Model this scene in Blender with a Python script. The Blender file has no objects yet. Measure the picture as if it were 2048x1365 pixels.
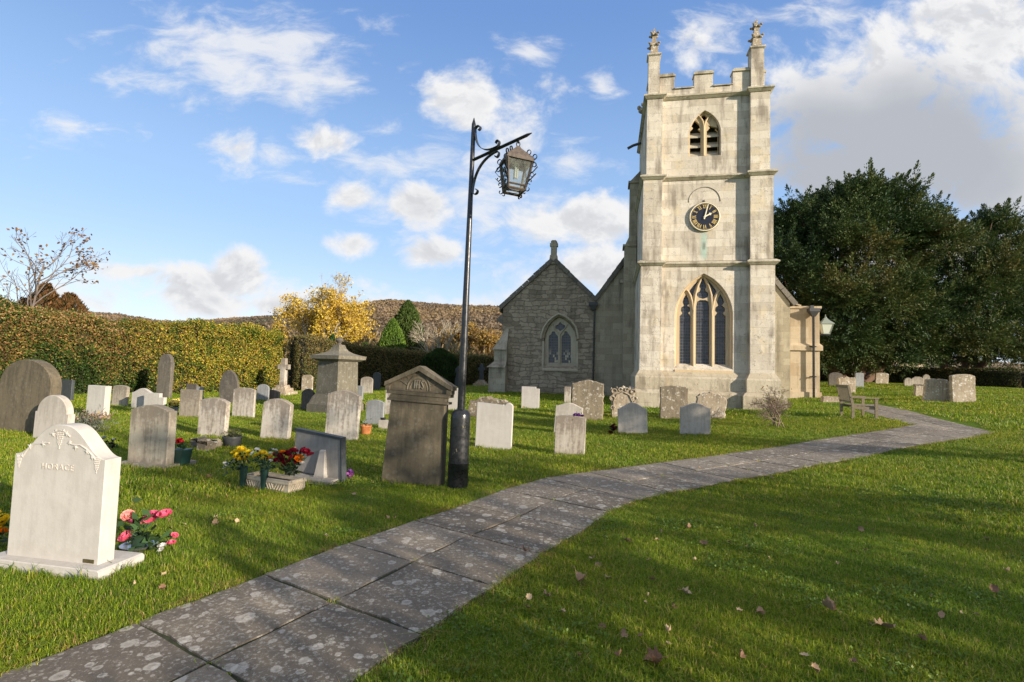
import bpy, bmesh, math, random
import numpy as np
from mathutils import Vector, Matrix
from mathutils.geometry import tessellate_polygon

R_ = math.radians
scene = bpy.context.scene
COL = scene.collection
random.seed(5)

# ------------------------------------------------------------------ camera
FPX = 1000.0                       # focal length in photograph pixels (2048 wide)
CX, CY, CZ = 1024.0, 682.5, 1.55
PITCH = math.atan(57 / 1000.0)
ROLL = R_(1.7)
_F = np.array([0, math.cos(PITCH), math.sin(PITCH)])
_U0 = np.array([0, -math.sin(PITCH), math.cos(PITCH)])
_R0 = np.array([1.0, 0, 0])
_R = math.cos(ROLL) * _R0 + math.sin(ROLL) * _U0
_U = -math.sin(ROLL) * _R0 + math.cos(ROLL) * _U0
_C = np.array([0, 0, CZ])
cam_d = bpy.data.cameras.new("camera")
cam = bpy.data.objects.new("camera", cam_d)
COL.objects.link(cam)
cam_d.sensor_width = 36.0
cam_d.lens = FPX / 2048.0 * 36.0
cam_d.clip_start = 0.05
cam_d.clip_end = 12000
cam.matrix_world = Matrix(((_R[0], _U[0], -_F[0], 0), (_R[1], _U[1], -_F[1], 0), (_R[2], _U[2], -_F[2], CZ), (0, 0, 0, 1)))
scene.camera = cam
scene.view_settings.view_transform = 'Standard'
scene.view_settings.look = 'None'
scene.view_settings.exposure = 1.0
scene.view_settings.gamma = 1.0
scene.cycles.max_bounces = 6
scene.cycles.transparent_max_bounces = 12
scene.cycles.use_denoising = True


def ray(x, y):
    return _F + _R * (x - CX) / FPX - _U * (y - CY) / FPX


# ------------------------------------------------------------------ sun
SUN_AZ, SUN_EL = R_(128.0), R_(15.0)        # azimuth from +Y towards +X
TOSUN = Vector((math.sin(SUN_AZ) * math.cos(SUN_EL), math.cos(SUN_AZ) * math.cos(SUN_EL), math.sin(SUN_EL)))
sd = bpy.data.lights.new("sun", 'SUN')
sd.energy = 4.2
sd.angle = R_(0.5)
sd.color = (1.0, 0.885, 0.73)
sun = bpy.data.objects.new("sun", sd)
COL.objects.link(sun)
sun.rotation_euler = (-TOSUN).to_track_quat('-Z', 'Y').to_euler()
sun.location = (30, -25, 30)


# ------------------------------------------------------------------ node helpers
class NT:
    def __init__(s, tree):
        s.t = tree
        s.n = tree.nodes
        s.l = tree.links

    def new(s, kind, **kw):
        n = s.n.new(kind)
        for k, v in kw.items():
            setattr(n, k, v)
        return n

    def put(s, sock, v):
        if v is None:
            return
        if hasattr(v, 'links') or hasattr(v, 'is_output'):
            s.l.new(v, sock)
        elif isinstance(v, (tuple, list)) and len(v) == 3 and sock.type == 'RGBA':
            sock.default_value = (*v, 1)
        else:
            sock.default_value = v

    def m(s, op, a, b=None, c=None, clamp=False):
        n = s.new('ShaderNodeMath', operation=op, use_clamp=clamp)
        for i, v in enumerate((a, b, c)):
            s.put(n.inputs[i], v)
        return n.outputs[0]

    def mix(s, fac, a, b, blend='MIX'):
        n = s.new('ShaderNodeMix', data_type='RGBA', blend_type=blend)
        n.clamp_factor = True
        s.put(n.inputs[0], fac)
        s.put(n.inputs[6], a)
        s.put(n.inputs[7], b)
        return n.outputs[2]

    def ss(s, v, lo, hi, a=0.0, b=1.0):
        n = s.new('ShaderNodeMapRange', interpolation_type='SMOOTHSTEP')
        s.put(n.inputs[0], v)
        for i, q in enumerate((lo, hi, a, b)):
            s.put(n.inputs[i + 1], q)
        return n.outputs[0]

    def noise(s, vec, scale, detail=4, rough=0.55, dist=0.0):
        n = s.new('ShaderNodeTexNoise')
        s.put(n.inputs['Vector'], vec)
        n.inputs['Scale'].default_value = scale
        n.inputs['Detail'].default_value = detail
        n.inputs['Roughness'].default_value = rough
        n.inputs['Distortion'].default_value = dist
        return n.outputs['Fac']

    def mapping(s, vec, scale=(1, 1, 1), loc=(0, 0, 0)):
        n = s.new('ShaderNodeMapping')
        s.put(n.inputs[0], vec)
        n.inputs['Scale'].default_value = scale
        n.inputs['Location'].default_value = loc
        return n.outputs[0]

    def xyz(s, vec):
        n = s.new('ShaderNodeSeparateXYZ')
        s.put(n.inputs[0], vec)
        return n.outputs

    def comb(s, x, y, z):
        n = s.new('ShaderNodeCombineXYZ')
        for i, v in enumerate((x, y, z)):
            s.put(n.inputs[i], v)
        return n.outputs[0]

    def bump(s, h, strength=0.5, dist=0.02):
        n = s.new('ShaderNodeBump')
        s.put(n.inputs['Height'], h)
        n.inputs['Strength'].default_value = strength
        n.inputs['Distance'].default_value = dist
        return n.outputs[0]


def new_mat(name):
    m = bpy.data.materials.new(name)
    m.use_nodes = True
    t = NT(m.node_tree)
    b = m.node_tree.nodes['Principled BSDF']
    return m, t, b


def coords(t):
    return t.new('ShaderNodeTexCoord')


# ------------------------------------------------------------------ sky with clouds
def make_world():
    w = bpy.data.worlds.new("World")
    scene.world = w
    w.use_nodes = True
    t = NT(w.node_tree)
    bg = w.node_tree.nodes['Background']
    sky = t.new('ShaderNodeTexSky', sky_type='NISHITA')
    sky.sun_disc = False
    sky.sun_elevation = SUN_EL
    sky.sun_rotation = SUN_AZ
    sky.altitude = 100
    sky.air_density = 1.0
    sky.dust_density = 0.6
    sky.ozone_density = 2.0
    tc = t.new('ShaderNodeTexCoord')
    x, y, z = t.xyz(tc.outputs['Generated'])
    yy = t.m('MAXIMUM', t.m('ABSOLUTE', y), 0.08)
    u = t.m('DIVIDE', x, yy)
    v = t.m('DIVIDE', z, yy)
    vec = t.comb(u, v, 0.0)
    n1 = t.noise(t.mapping(vec, (1, 1.3, 1)), 7.5, 10, 0.6, 0.3)
    n1b = t.noise(t.mapping(vec, (1, 1.3, 1), (.012, .030, 0)), 7.5, 10, 0.6, 0.3)
    n2 = t.noise(t.mapping(vec, (1, 1.5, 1), (3.1, 7.7, 0)), 2.6, 5, 0.5)
    n3 = t.noise(t.mapping(vec, (1, 2.2, 1), (9.1, 2.7, 0)), 9.0, 8, 0.62, 0.4)

    def blobs(lst):
        acc = None
        for (px, py, rx, ry, gain) in lst:
            d = ray(px, py)
            u0, v0 = d[0] / d[1], d[2] / d[1]
            a = t.m('MULTIPLY', t.m('SUBTRACT', u, float(u0)), 1000.0 / rx)
            b = t.m('MULTIPLY', t.m('SUBTRACT', v, float(v0)), 1000.0 / ry)
            e = t.m('SUBTRACT', gain, t.m('MULTIPLY', t.m('SQRT', t.m('ADD', t.m('MULTIPLY', a, a), t.m('MULTIPLY', b, b))), gain))
            acc = e if acc is None else t.m('SMOOTH_MAX', acc, e, 0.15)
        return acc

    cum = blobs([(1830, 180, 330, 170, 1.0), (1960, 60, 280, 110, 1.1), (1680, 330, 240, 150, 0.9), (1990, 340, 300, 220, 1.0), (1590, 150, 110, 90, 0.7), (1820, 480, 330, 130, 0.9), (2010, 560, 220, 130, 0.9), (1640, 250, 150, 150, 0.9), (1820, 290, 260, 150, 1.5), (420, 600, 130, 50, 1.0), (500, 560, 80, 60, 1.0), (350, 585, 70, 40, .8),
                 (965, 205, 170, 85, 1.0), (655, 285, 90, 45, 0.9), (705, 395, 70, 48, 0.95), (845, 415, 85, 55, 0.95),
                 (705, 488, 75, 34, 0.8), (860, 508, 100, 42, 0.8), (1150, 445, 170, 75, 0.95), (1180, 550, 190, 90, 0.85), (1020, 300, 130, 70, 0.45),
                 (430, 570, 160, 62, 1.1), (480, 540, 90, 50, 1.0), (260, 542, 100, 24, 0.75), (560, 610, 220, 36, 0.7), (470, 300, 90, 45, 0.55),
                 (1400, 90, 80, 55, 0.5), (950, 620, 260, 50, 0.55), (150, 600, 160, 40, 0.4)])
    wis = blobs([(480, 110, 330, 150, 1.0), (600, 160, 150, 100, 1.1), (420, 90, 140, 80, 1.0), (270, 150, 150, 60, 0.6), (540, 320, 150, 50, 0.6),
                 (1060, 105, 110, 50, 0.7), (1208, 176, 50, 40, 0.8), (1430, 60, 140, 70, 0.9), (930, 400, 260, 180, 0.75), (120, 260, 200, 60, 0.35), (250, 560, 260, 60, .7), (760, 330, 200, 90, .55), (1130, 330, 120, 90, .6),
                 (1700, 30, 180, 70, 0.8), (760, 620, 400, 80, 0.7)])
    dens = t.m('ADD', t.m('MULTIPLY', cum, 1.3), t.m('MULTIPLY', t.m('SUBTRACT', n1, 0.5), 3.4))
    mc = t.ss(dens, -0.02, 0.80)
    dw = t.m('ADD', t.m('MULTIPLY', wis, 0.9), t.m('MULTIPLY', t.m('SUBTRACT', n3, 0.5), 2.2))
    mw = t.m('MULTIPLY', t.ss(dw, 0.10, 0.95), 0.82)
    mask = t.m('MAXIMUM', mc, mw)
    mask = t.m('MULTIPLY', mask, t.ss(z, -0.01, 0.02))
    # thick cores are greyer, thin rims bright; large bank on the right is grey low down
    core = t.ss(t.m('ADD', dens, t.m('MULTIPLY', t.m('SUBTRACT', n2, 0.5), 2.0)), 0.7, 1.9)
    dbank = ray(1800, 330)
    bu = t.m('MULTIPLY', t.m('SUBTRACT', u, float(dbank[0] / dbank[1])), 1000 / 420.0)
    bv = t.m('MULTIPLY', t.m('SUBTRACT', v, float(dbank[2] / dbank[1])), 1000 / 210.0)
    bank = t.ss(t.m('ADD', t.m('SQRT', t.m('ADD', t.m('MULTIPLY', bu, bu), t.m('MULTIPLY', bv, bv))), t.m('MULTIPLY', t.m('SUBTRACT', n2, 0.5), 0.9)), 1.15, 0.45)
    grey = t.m('MAXIMUM', t.m('MULTIPLY', core, 0.55), t.m('MULTIPLY', bank, 0.95))
    relief = t.ss(t.m('SUBTRACT', n1, n1b), -.12, .08)
    grey = t.m('MAXIMUM', grey, t.m('MULTIPLY', t.m('SUBTRACT', 1.0, relief), t.m('MULTIPLY', t.ss(dens, .1, .9), .50)))
    ccol = t.mix(grey, (3.05, 3.05, 3.08), (1.55, 1.64, 1.82))
    skyc = t.mix(1.0, sky.outputs[0], (1.65, 1.43, 1.32), 'MULTIPLY')
    ramp = t.mix(t.ss(z, 0.0, 0.28), (2.15, 2.60, 3.12), (1.18, 1.88, 3.0))
    ramp = t.mix(t.ss(z, 0.22, 0.66), ramp, (0.47, 0.98, 2.18))
    skyc = t.mix(0.88, skyc, ramp)
    # unseen broken white cloud, added overhead to make the ambient light less blue
    over = t.m('MULTIPLY', t.ss(z, .60, .80), t.ss(t.noise(tc.outputs['Generated'], 3.0, 6, .6), .30, .52, .45, .95))
    skyc = t.mix(over, skyc, (2.9, 2.85, 2.8))
    out = t.mix(mask, skyc, ccol)
    t.l.new(out, bg.inputs[0])
    bg.inputs[1].default_value = 0.15


make_world()

# ------------------------------------------------------------------ ground height
_cp = np.array([(0, 0, 0), (-6, 3, 0), (-10, 10, 0), (0, 7, 0), (3, 3, 0), (8, 4, .12), (1.5, 9.3, 0), (4.4, 11.9, .12), (2, 15.5, .13), (9.6, 13.9, .45),
                (5, 18.8, .34), (9.5, 18, .45), (-1, 24, .42), (3, 24, .45), (16.8, 18.5, .86), (20, 28, 1.3), (35, 33, 1.15), (-15, 20, 0), (-30, 25, 0), (-10, 34, .02),
                (0, 40, .3), (20, 8, .6), (15, 3, .35), (-8, 22, 0), (-3, 15, 0), (0, -20, 0), (20, -20, .2), (-25, 5, 0), (13, 24, .7), (14, 34, 1.1)], float)


def _U2(r2):
    return np.where(r2 > 1e-9, r2 * np.log(np.maximum(r2, 1e-9)), 0)


def _fit():
    n = len(_cp)
    d2 = ((_cp[:, None, :2] - _cp[None, :, :2]) ** 2).sum(-1)
    K = _U2(d2) + np.eye(n) * 6.0
    Pm = np.hstack([np.ones((n, 1)), _cp[:, :2]])
    A = np.block([[K, Pm], [Pm.T, np.zeros((3, 3))]])
    return np.linalg.solve(A, np.concatenate([_cp[:, 2], np.zeros(3)]))


_tw = _fit()


def gz(x, y):
    x = np.asarray(x, float)
    y = np.asarray(y, float)
    sh = x.shape
    X, Y = x.ravel(), y.ravel()
    out = _tw[-3] + _tw[-2] * X + _tw[-1] * Y
    for i in range(len(_cp)):
        out = out + _tw[i] * _U2((X - _cp[i, 0]) ** 2 + (Y - _cp[i, 1]) ** 2)
    r = np.sqrt((X - 4) ** 2 + (Y - 14) ** 2)
    k = np.clip((r - 30) / 35, 0, 1)
    k = k * k * (3 - 2 * k)
    out = out * (1 - k) + 0.35 * k
    out = out + 0.012 * np.sin(X * 1.3 + 0.5) * np.sin(Y * 1.1)
    return out.reshape(sh)


def G(x, y):
    return float(gz(np.array([x]), np.array([y]))[0])


def at(px, py):
    d = ray(px, py)
    t0, t = 0.5, 0.5
    while t < 90:
        P = _C + d * t
        if P[2] < G(P[0], P[1]):
            break
        t0 = t
        t += 0.25
    for _ in range(24):
        tm = (t0 + t) / 2
        P = _C + d * tm
        if P[2] < G(P[0], P[1]):
            t = tm
        else:
            t0 = tm
    P = _C + d * t
    return Vector((P[0], P[1], G(P[0], P[1])))


def pt(px, py, Y):
    """point on the sight line of a photo pixel at distance Y north of the camera"""
    d = ray(px, py)
    P = _C + d * (Y / d[1])
    return Vector(P)


# ------------------------------------------------------------------ value noise (numpy)
def vn(p, scale=1.0, seed=0):
    p = np.asarray(p, float) * scale + seed * 17.31
    i = np.floor(p).astype(np.int64)
    f = p - i
    f = f * f * (3 - 2 * f)

    def h(a, b, c):
        n = (a * 374761393 + b * 668265263 + c * 1274126177 + seed * 951274213) & 0xFFFFFFFF
        n = ((n ^ (n >> 13)) * 1274126177) & 0xFFFFFFFF
        return ((n ^ (n >> 16)) & 0xFFFF) / 65535.0
    r = 0
    for dx in (0, 1):
        for dy in (0, 1):
            for dz in (0, 1):
                w = (f[:, 0] if dx else 1 - f[:, 0]) * (f[:, 1] if dy else 1 - f[:, 1]) * (f[:, 2] if dz else 1 - f[:, 2])
                r = r + w * h(i[:, 0] + dx, i[:, 1] + dy, i[:, 2] + dz)
    return r


def fbm(p, scale=1.0, seed=0, o=3):
    a, s, r, tot = 1.0, scale, 0, 0
    for k in range(o):
        r = r + a * vn(p, s, seed + k)
        tot += a
        a *= .5
        s *= 2
    return r / tot


# ------------------------------------------------------------------ mesh helpers
def tag(o, label=None, cat=None, group=None, kind=None):
    if label:
        o['label'] = label
    if cat:
        o['category'] = cat
    if group:
        o['group'] = group
    if kind:
        o['kind'] = kind
    return o


def empty(name, loc, rz=0.0, label=None, cat=None, group=None):
    o = bpy.data.objects.new(name, None)
    o.empty_display_size = 0.1
    COL.objects.link(o)
    o.location = loc
    o.rotation_euler = (0, 0, rz)
    return tag(o, label, cat, group)


def link(name, me, mat, parent=None):
    o = bpy.data.objects.new(name, me)
    COL.objects.link(o)
    if mat is not None:
        for mm in (mat if isinstance(mat, (list, tuple)) else [mat]):
            me.materials.append(mm)
    if parent is not None:
        o.parent = parent
    return o


class MB:
    def __init__(s):
        s.v, s.f = [], []

    def add(s, vs, fs):
        n = len(s.v)
        s.v += [tuple(map(float, q)) for q in vs]
        s.f += [tuple(n + i for i in q) for q in fs]

    def box(s, x0, x1, y0, y1, z0, z1):
        s.add([(x0, y0, z0), (x1, y0, z0), (x1, y1, z0), (x0, y1, z0), (x0, y0, z1), (x1, y0, z1), (x1, y1, z1), (x0, y1, z1)],
              [(3, 2, 1, 0), (4, 5, 6, 7), (0, 1, 5, 4), (1, 2, 6, 5), (2, 3, 7, 6), (3, 0, 4, 7)])

    def frus(s, a, b, z0, z1, c=(0, 0), c1=None):
        """rectangular frustum; a, b half sizes at z0, z1"""
        c1 = c1 or c
        s.add([(c[0] - a[0], c[1] - a[1], z0), (c[0] + a[0], c[1] - a[1], z0), (c[0] + a[0], c[1] + a[1], z0), (c[0] - a[0], c[1] + a[1], z0),
               (c1[0] - b[0], c1[1] - b[1], z1), (c1[0] + b[0], c1[1] - b[1], z1), (c1[0] + b[0], c1[1] + b[1], z1), (c1[0] - b[0], c1[1] + b[1], z1)],
              [(3, 2, 1, 0), (4, 5, 6, 7), (0, 1, 5, 4), (1, 2, 6, 5), (2, 3, 7, 6), (3, 0, 4, 7)])

    def prism(s, pts, y0, y1, bev=0.0):
        """outline in (x,z), from bottom left over the top to bottom right, extruded along y"""
        n = len(pts)
        P = np.array(pts, float)
        loops = [(y0, P), (y1, P)]
        if bev > 0:
            prv, nxt = np.roll(P, 1, 0), np.roll(P, -1, 0)
            e1, e2 = P - prv, nxt - P
            e1 /= np.maximum(np.linalg.norm(e1, axis=1, keepdims=True), 1e-9)
            e2 /= np.maximum(np.linalg.norm(e2, axis=1, keepdims=True), 1e-9)
            n1 = np.stack([e1[:, 1], -e1[:, 0]], 1)
            n2 = np.stack([e2[:, 1], -e2[:, 0]], 1)
            nn = n1 + n2
            nn /= np.maximum(np.linalg.norm(nn, axis=1, keepdims=True), 1e-9)
            I = P + nn * bev
            loops = [(y0, I), (y0 + bev, P), (y1 - bev, P), (y1, I)]
        vs = []
        for (y, L) in loops:
            vs += [(a, y, b) for a, b in L]
        fs = [tuple(range(n))[::-1] if False else tuple(range(n))]
        k = len(loops)
        fs.append(tuple((k - 1) * n + i for i in range(n))[::-1])
        for q in range(k - 1):
            for i in range(n):
                j = (i + 1) % n
                fs.append((q * n + j, q * n + i, (q + 1) * n + i, (q + 1) * n + j))
        s.add(vs, fs)

    def tube(s, path, rad, n=8, cap=True, flat=None):
        path = [Vector(q) for q in path]
        m = len(path)
        rad = [rad] * m if not hasattr(rad, '__len__') else rad
        vs, fs = [], []
        up = None
        for i, q in enumerate(path):
            d = (path[min(i + 1, m - 1)] - path[max(i - 1, 0)])
            if d.length < 1e-9:
                d = Vector((0, 0, 1))
            d.normalize()
            if up is None:
                up = d.orthogonal().normalized()
            up = (up - d * up.dot(d))
            if up.length < 1e-6:
                up = d.orthogonal()
            up.normalize()
            w = d.cross(up)
            for k in range(n):
                a = 2 * math.pi * (k + .5) / n
                vs.append(q + (up * math.cos(a) + w * math.sin(a)) * rad[i])
        for i in range(m - 1):
            for k in range(n):
                k2 = (k + 1) % n
                fs.append((i * n + k, i * n + k2, (i + 1) * n + k2, (i + 1) * n + k))
        if cap:
            fs.append(tuple(range(n))[::-1])
            fs.append(tuple((m - 1) * n + k for k in range(n)))
        s.add(vs, fs)

    def strap(s, path, w, th, axis):
        """flat bar swept along a path, wide along axis"""
        path = [Vector(q) for q in path]
        axis = Vector(axis).normalized()
        m = len(path)
        vs, fs = [], []
        for i, q in enumerate(path):
            d = (path[min(i + 1, m - 1)] - path[max(i - 1, 0)]).normalized()
            nn = d.cross(axis).normalized()
            for a, b in ((-1, -1), (1, -1), (1, 1), (-1, 1)):
                vs.append(q + axis * a * w / 2 + nn * b * th / 2)
        for i in range(m - 1):
            for k in range(4):
                fs.append((i * 4 + k, i * 4 + (k + 1) % 4, i * 4 + 4 + (k + 1) % 4, i * 4 + 4 + k))
        fs += [(3, 2, 1, 0), tuple((m - 1) * 4 + k for k in range(4))]
        s.add(vs, fs)

    def lathe(s, prof, n=20, c=(0, 0, 0), cap=True):
        vs, fs = [], []
        m = len(prof)
        for r, z in prof:
            for k in range(n):
                a = 2 * math.pi * (k + .5) / n
                vs.append((c[0] + r * math.cos(a), c[1] + r * math.sin(a), c[2] + z))
        for i in range(m - 1):
            for k in range(n):
                k2 = (k + 1) % n
                fs.append((i * n + k, i * n + k2, (i + 1) * n + k2, (i + 1) * n + k))
        if cap:
            fs.append(tuple(range(n))[::-1])
            fs.append(tuple((m - 1) * n + k for k in range(n)))
        s.add(vs, fs)

    def plate(s, outer, holes, y0, y1, splay=1.0, outer_side=True, back=True, shrink=None):
        """flat plate in (x,z) with holes; reveals run from y0 to y1, hole scaled by splay at y1"""
        loops = [outer] + list(holes)
        flat = [q for L in loops for q in L]
        tris = tessellate_polygon([[Vector((a, b, 0)) for a, b in L] for L in loops])
        s.add([(a, y0, b) for a, b in flat], tris)
        for li, L in enumerate(loops):
            if li == 0 and not outer_side:
                continue
            cx = sum(q[0] for q in L) / len(L)
            cz = sum(q[1] for q in L) / len(L)
            k = 1.0 if li == 0 else splay
            n = len(L)
            vs = [(a, y0, b) for a, b in L] + [(cx + (a - cx) * k, y1, cz + (b - cz) * k) for a, b in L]
            s.add(vs, [(i, (i + 1) % n, n + (i + 1) % n, n + i) for i in range(n)])
        if back and splay == 1.0:
            s.add([(a, y1, b) for a, b in flat], [t[::-1] for t in tris])

    def bar2d(s, path, w, y0, y1, ch=0.3):
        """chamfered stone bar along an (x,z) path, lying between y0 (front) and y1"""
        P = np.array(path, float)
        T = np.gradient(P, axis=0)
        T /= np.maximum(np.linalg.norm(T, axis=1, keepdims=True), 1e-9)
        N = np.stack([-T[:, 1], T[:, 0]], 1)
        sec = [(-.5, y1), (-.5, y0 + (y1 - y0) * .45), (-.5 * ch, y0), (.5 * ch, y0), (.5, y0 + (y1 - y0) * .45), (.5, y1)]
        k = len(sec)
        vs, fs = [], []
        for p, nn in zip(P, N):
            for a, y in sec:
                q = p + nn * a * w
                vs.append((q[0], y, q[1]))
        for i in range(len(P) - 1):
            for j in range(k):
                j2 = (j + 1) % k
                fs.append((i * k + j, i * k + j2, (i + 1) * k + j2, (i + 1) * k + j))
        fs += [tuple(range(k))[::-1], tuple((len(P) - 1) * k + j for j in range(k))]
        s.add(vs, fs)

    def ball(s, c, r, seg=8, ring=5, sq=(1, 1, 1)):
        vs, fs = [], []
        for i in range(ring + 1):
            th = math.pi * i / ring
            for k in range(seg):
                a = 2 * math.pi * k / seg
                vs.append((c[0] + r * sq[0] * math.sin(th) * math.cos(a), c[1] + r * sq[1] * math.sin(th) * math.sin(a), c[2] + r * sq[2] * math.cos(th)))
        for i in range(ring):
            for k in range(seg):
                k2 = (k + 1) % seg
                fs.append((i * seg + k, (i + 1) * seg + k, (i + 1) * seg + k2, i * seg + k2))
        s.add(vs, fs)

    def mesh(s, name, smooth=None):
        me = bpy.data.meshes.new(name)
        me.from_pydata(s.v, [], s.f)
        bm = bmesh.new()
        bm.from_mesh(me)
        bmesh.ops.remove_doubles(bm, verts=bm.verts, dist=1e-5)
        bmesh.ops.recalc_face_normals(bm, faces=bm.faces)
        bm.to_mesh(me)
        bm.free()
        if smooth:
            me.polygons.foreach_set('use_smooth', [True] * len(me.polygons))
            me.set_sharp_from_angle(angle=R_(smooth))
        me.update()
        return me

    def build(s, name, mat, parent=None, smooth=None, loc=None, rot=None):
        o = link(name, s.mesh(name, smooth), mat, parent)
        if loc is not None:
            o.location = loc
        if rot is not None:
            o.rotation_euler = rot
        return o


def quads(name, V, mat, parent=None, col=None, tri=False):
    """V (N,k,3): N separate faces of k corners; col (N,3): each face's own colour"""
    N, k = V.shape[0], V.shape[1]
    me = bpy.data.meshes.new(name)
    me.vertices.add(N * k)
    me.vertices.foreach_set('co', V.reshape(-1).astype(np.float32))
    me.loops.add(N * k)
    me.loops.foreach_set('vertex_index', np.arange(N * k, dtype=np.int32))
    me.polygons.add(N)
    me.polygons.foreach_set('loop_start', np.arange(0, N * k, k, dtype=np.int32))
    me.update(calc_edges=True)
    if col is not None:
        a = me.attributes.new('col', 'FLOAT_COLOR', 'FACE')
        c = np.ones((N, 4), np.float32)
        c[:, :3] = col
        a.data.foreach_set('color', c.reshape(-1))
    me.validate()
    return link(name, me, mat, parent)


def nrm(a):
    return a / np.maximum(np.linalg.norm(a, axis=-1, keepdims=True), 1e-9)


def diamonds(c, d, L, W, rng, wide=0.45):
    """leaf shaped quads: centre c, axis d, length L, width W, random roll"""
    N = len(c)
    d = nrm(d)
    r = nrm(rng.normal(size=(N, 3)))
    s = nrm(np.cross(d, r))
    L = np.broadcast_to(np.asarray(L, float).reshape(-1, 1), (N, 1))
    W = np.broadcast_to(np.asarray(W, float).reshape(-1, 1), (N, 1))
    b = c - d * L * .5
    m = c - d * L * (.5 - wide)
    return np.stack([b, m + s * W * .5, c + d * L * .5, m - s * W * .5], 1)


def seg_mesh(name, segs, mat, parent=None):
    """branches: segs rows (p0,p1,r0,r1) as one mesh of tapered tubes"""
    A = np.array([list(a) + list(b) + [r0, r1] for a, b, r0, r1 in segs], float)
    out_v, out_f, base = [], [], 0
    big = A[:, 6] > np.percentile(A[:, 6], 85)
    for sel, n in ((big, 6), (~big, 3)):
        B = A[sel]
        if not len(B):
            continue
        p0, p1 = B[:, :3], B[:, 3:6]
        d = nrm(p1 - p0)
        ref = np.where(np.abs(d[:, 2:3]) > .9, np.array([[1., 0, 0]]), np.array([[0, 0, 1.]]))
        s = nrm(np.cross(d, ref))
        w = np.cross(d, s)
        ang = np.arange(n) * 2 * math.pi / n
        ring = s[:, None, :] * np.cos(ang)[None, :, None] + w[:, None, :] * np.sin(ang)[None, :, None]
        v0 = p0[:, None, :] + ring * B[:, 6][:, None, None]
        v1 = (p1 + d * B[:, 7:8] * .5)[:, None, :] + ring * B[:, 7][:, None, None]
        V = np.concatenate([v0, v1], 1).reshape(-1, 3)
        k = np.arange(n)
        F = np.stack([k, (k + 1) % n, n + (k + 1) % n, n + k], 1)
        F = (np.arange(len(B)) * 2 * n)[:, None, None] + F[None] + base
        out_v.append(V)
        out_f.append(F.reshape(-1, 4))
        base += len(V)
    me = bpy.data.meshes.new(name)
    V = np.concatenate(out_v)
    Fq = np.concatenate(out_f)
    me.vertices.add(len(V))
    me.vertices.foreach_set('co', V.reshape(-1).astype(np.float32))
    me.loops.add(len(Fq) * 4)
    me.loops.foreach_set('vertex_index', Fq.reshape(-1).astype(np.int32))
    me.polygons.add(len(Fq))
    me.polygons.foreach_set('loop_start', np.arange(0, len(Fq) * 4, 4, dtype=np.int32))
    me.update(calc_edges=True)
    me.validate()
    me.polygons.foreach_set('use_smooth', [True] * len(me.polygons))
    return link(name, me, mat, parent)


def grow(rng, p, d, L, r, lev, cfg, segs, tips):
    """recursive branching; cfg: list of per level dicts"""
    c = cfg[lev]
    n = c.get('n', 5)
    p = np.array(p, float)
    d = nrm(np.array(d, float))
    pts, dirs = [p], [d]
    for i in range(n):
        d = nrm(d + rng.normal(size=3) * c.get('jit', .12) + np.array([0, 0, c.get('up', .05)]))
        q = p + d * L / n
        r1 = r * (1 - (1 - c.get('taper', .35)) * (i + 1) / n)
        r0 = r * (1 - (1 - c.get('taper', .35)) * i / n)
        segs.append((p, q, max(r0, c.get('rmin', .003)), max(r1, c.get('rmin', .003))))
        p = q
        pts.append(p)
        dirs.append(d)
    if lev + 1 >= len(cfg):
        tips.append((p, d))
        if len(pts) > 3:
            tips.append((pts[len(pts) // 2], d))
        return
    k = c.get('kids', 5)
    for j in range(k):
        f = c.get('from', .3) + (1 - c.get('from', .3)) * (j + rng.random()) / k
        i = min(int(f * n), n - 1)
        fr = f * n - i
        q = pts[i] * (1 - fr) + pts[i + 1] * fr
        dd = dirs[i + 1]
        a = c.get('ang', 45) * (.75 + .5 * rng.random()) * math.pi / 180
        side = nrm(np.cross(dd, rng.normal(size=3)))
        nd = nrm(dd * math.cos(a) + side * math.sin(a))
        Lk = L * c.get('ratio', .55) * (1.1 - .55 * f) * (.8 + .4 * rng.random())
        grow(rng, q, nd, Lk, r * c.get('rr', .45) * (1.1 - .5 * f), lev + 1, cfg, segs, tips)
    tips.append((p, d))


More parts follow.
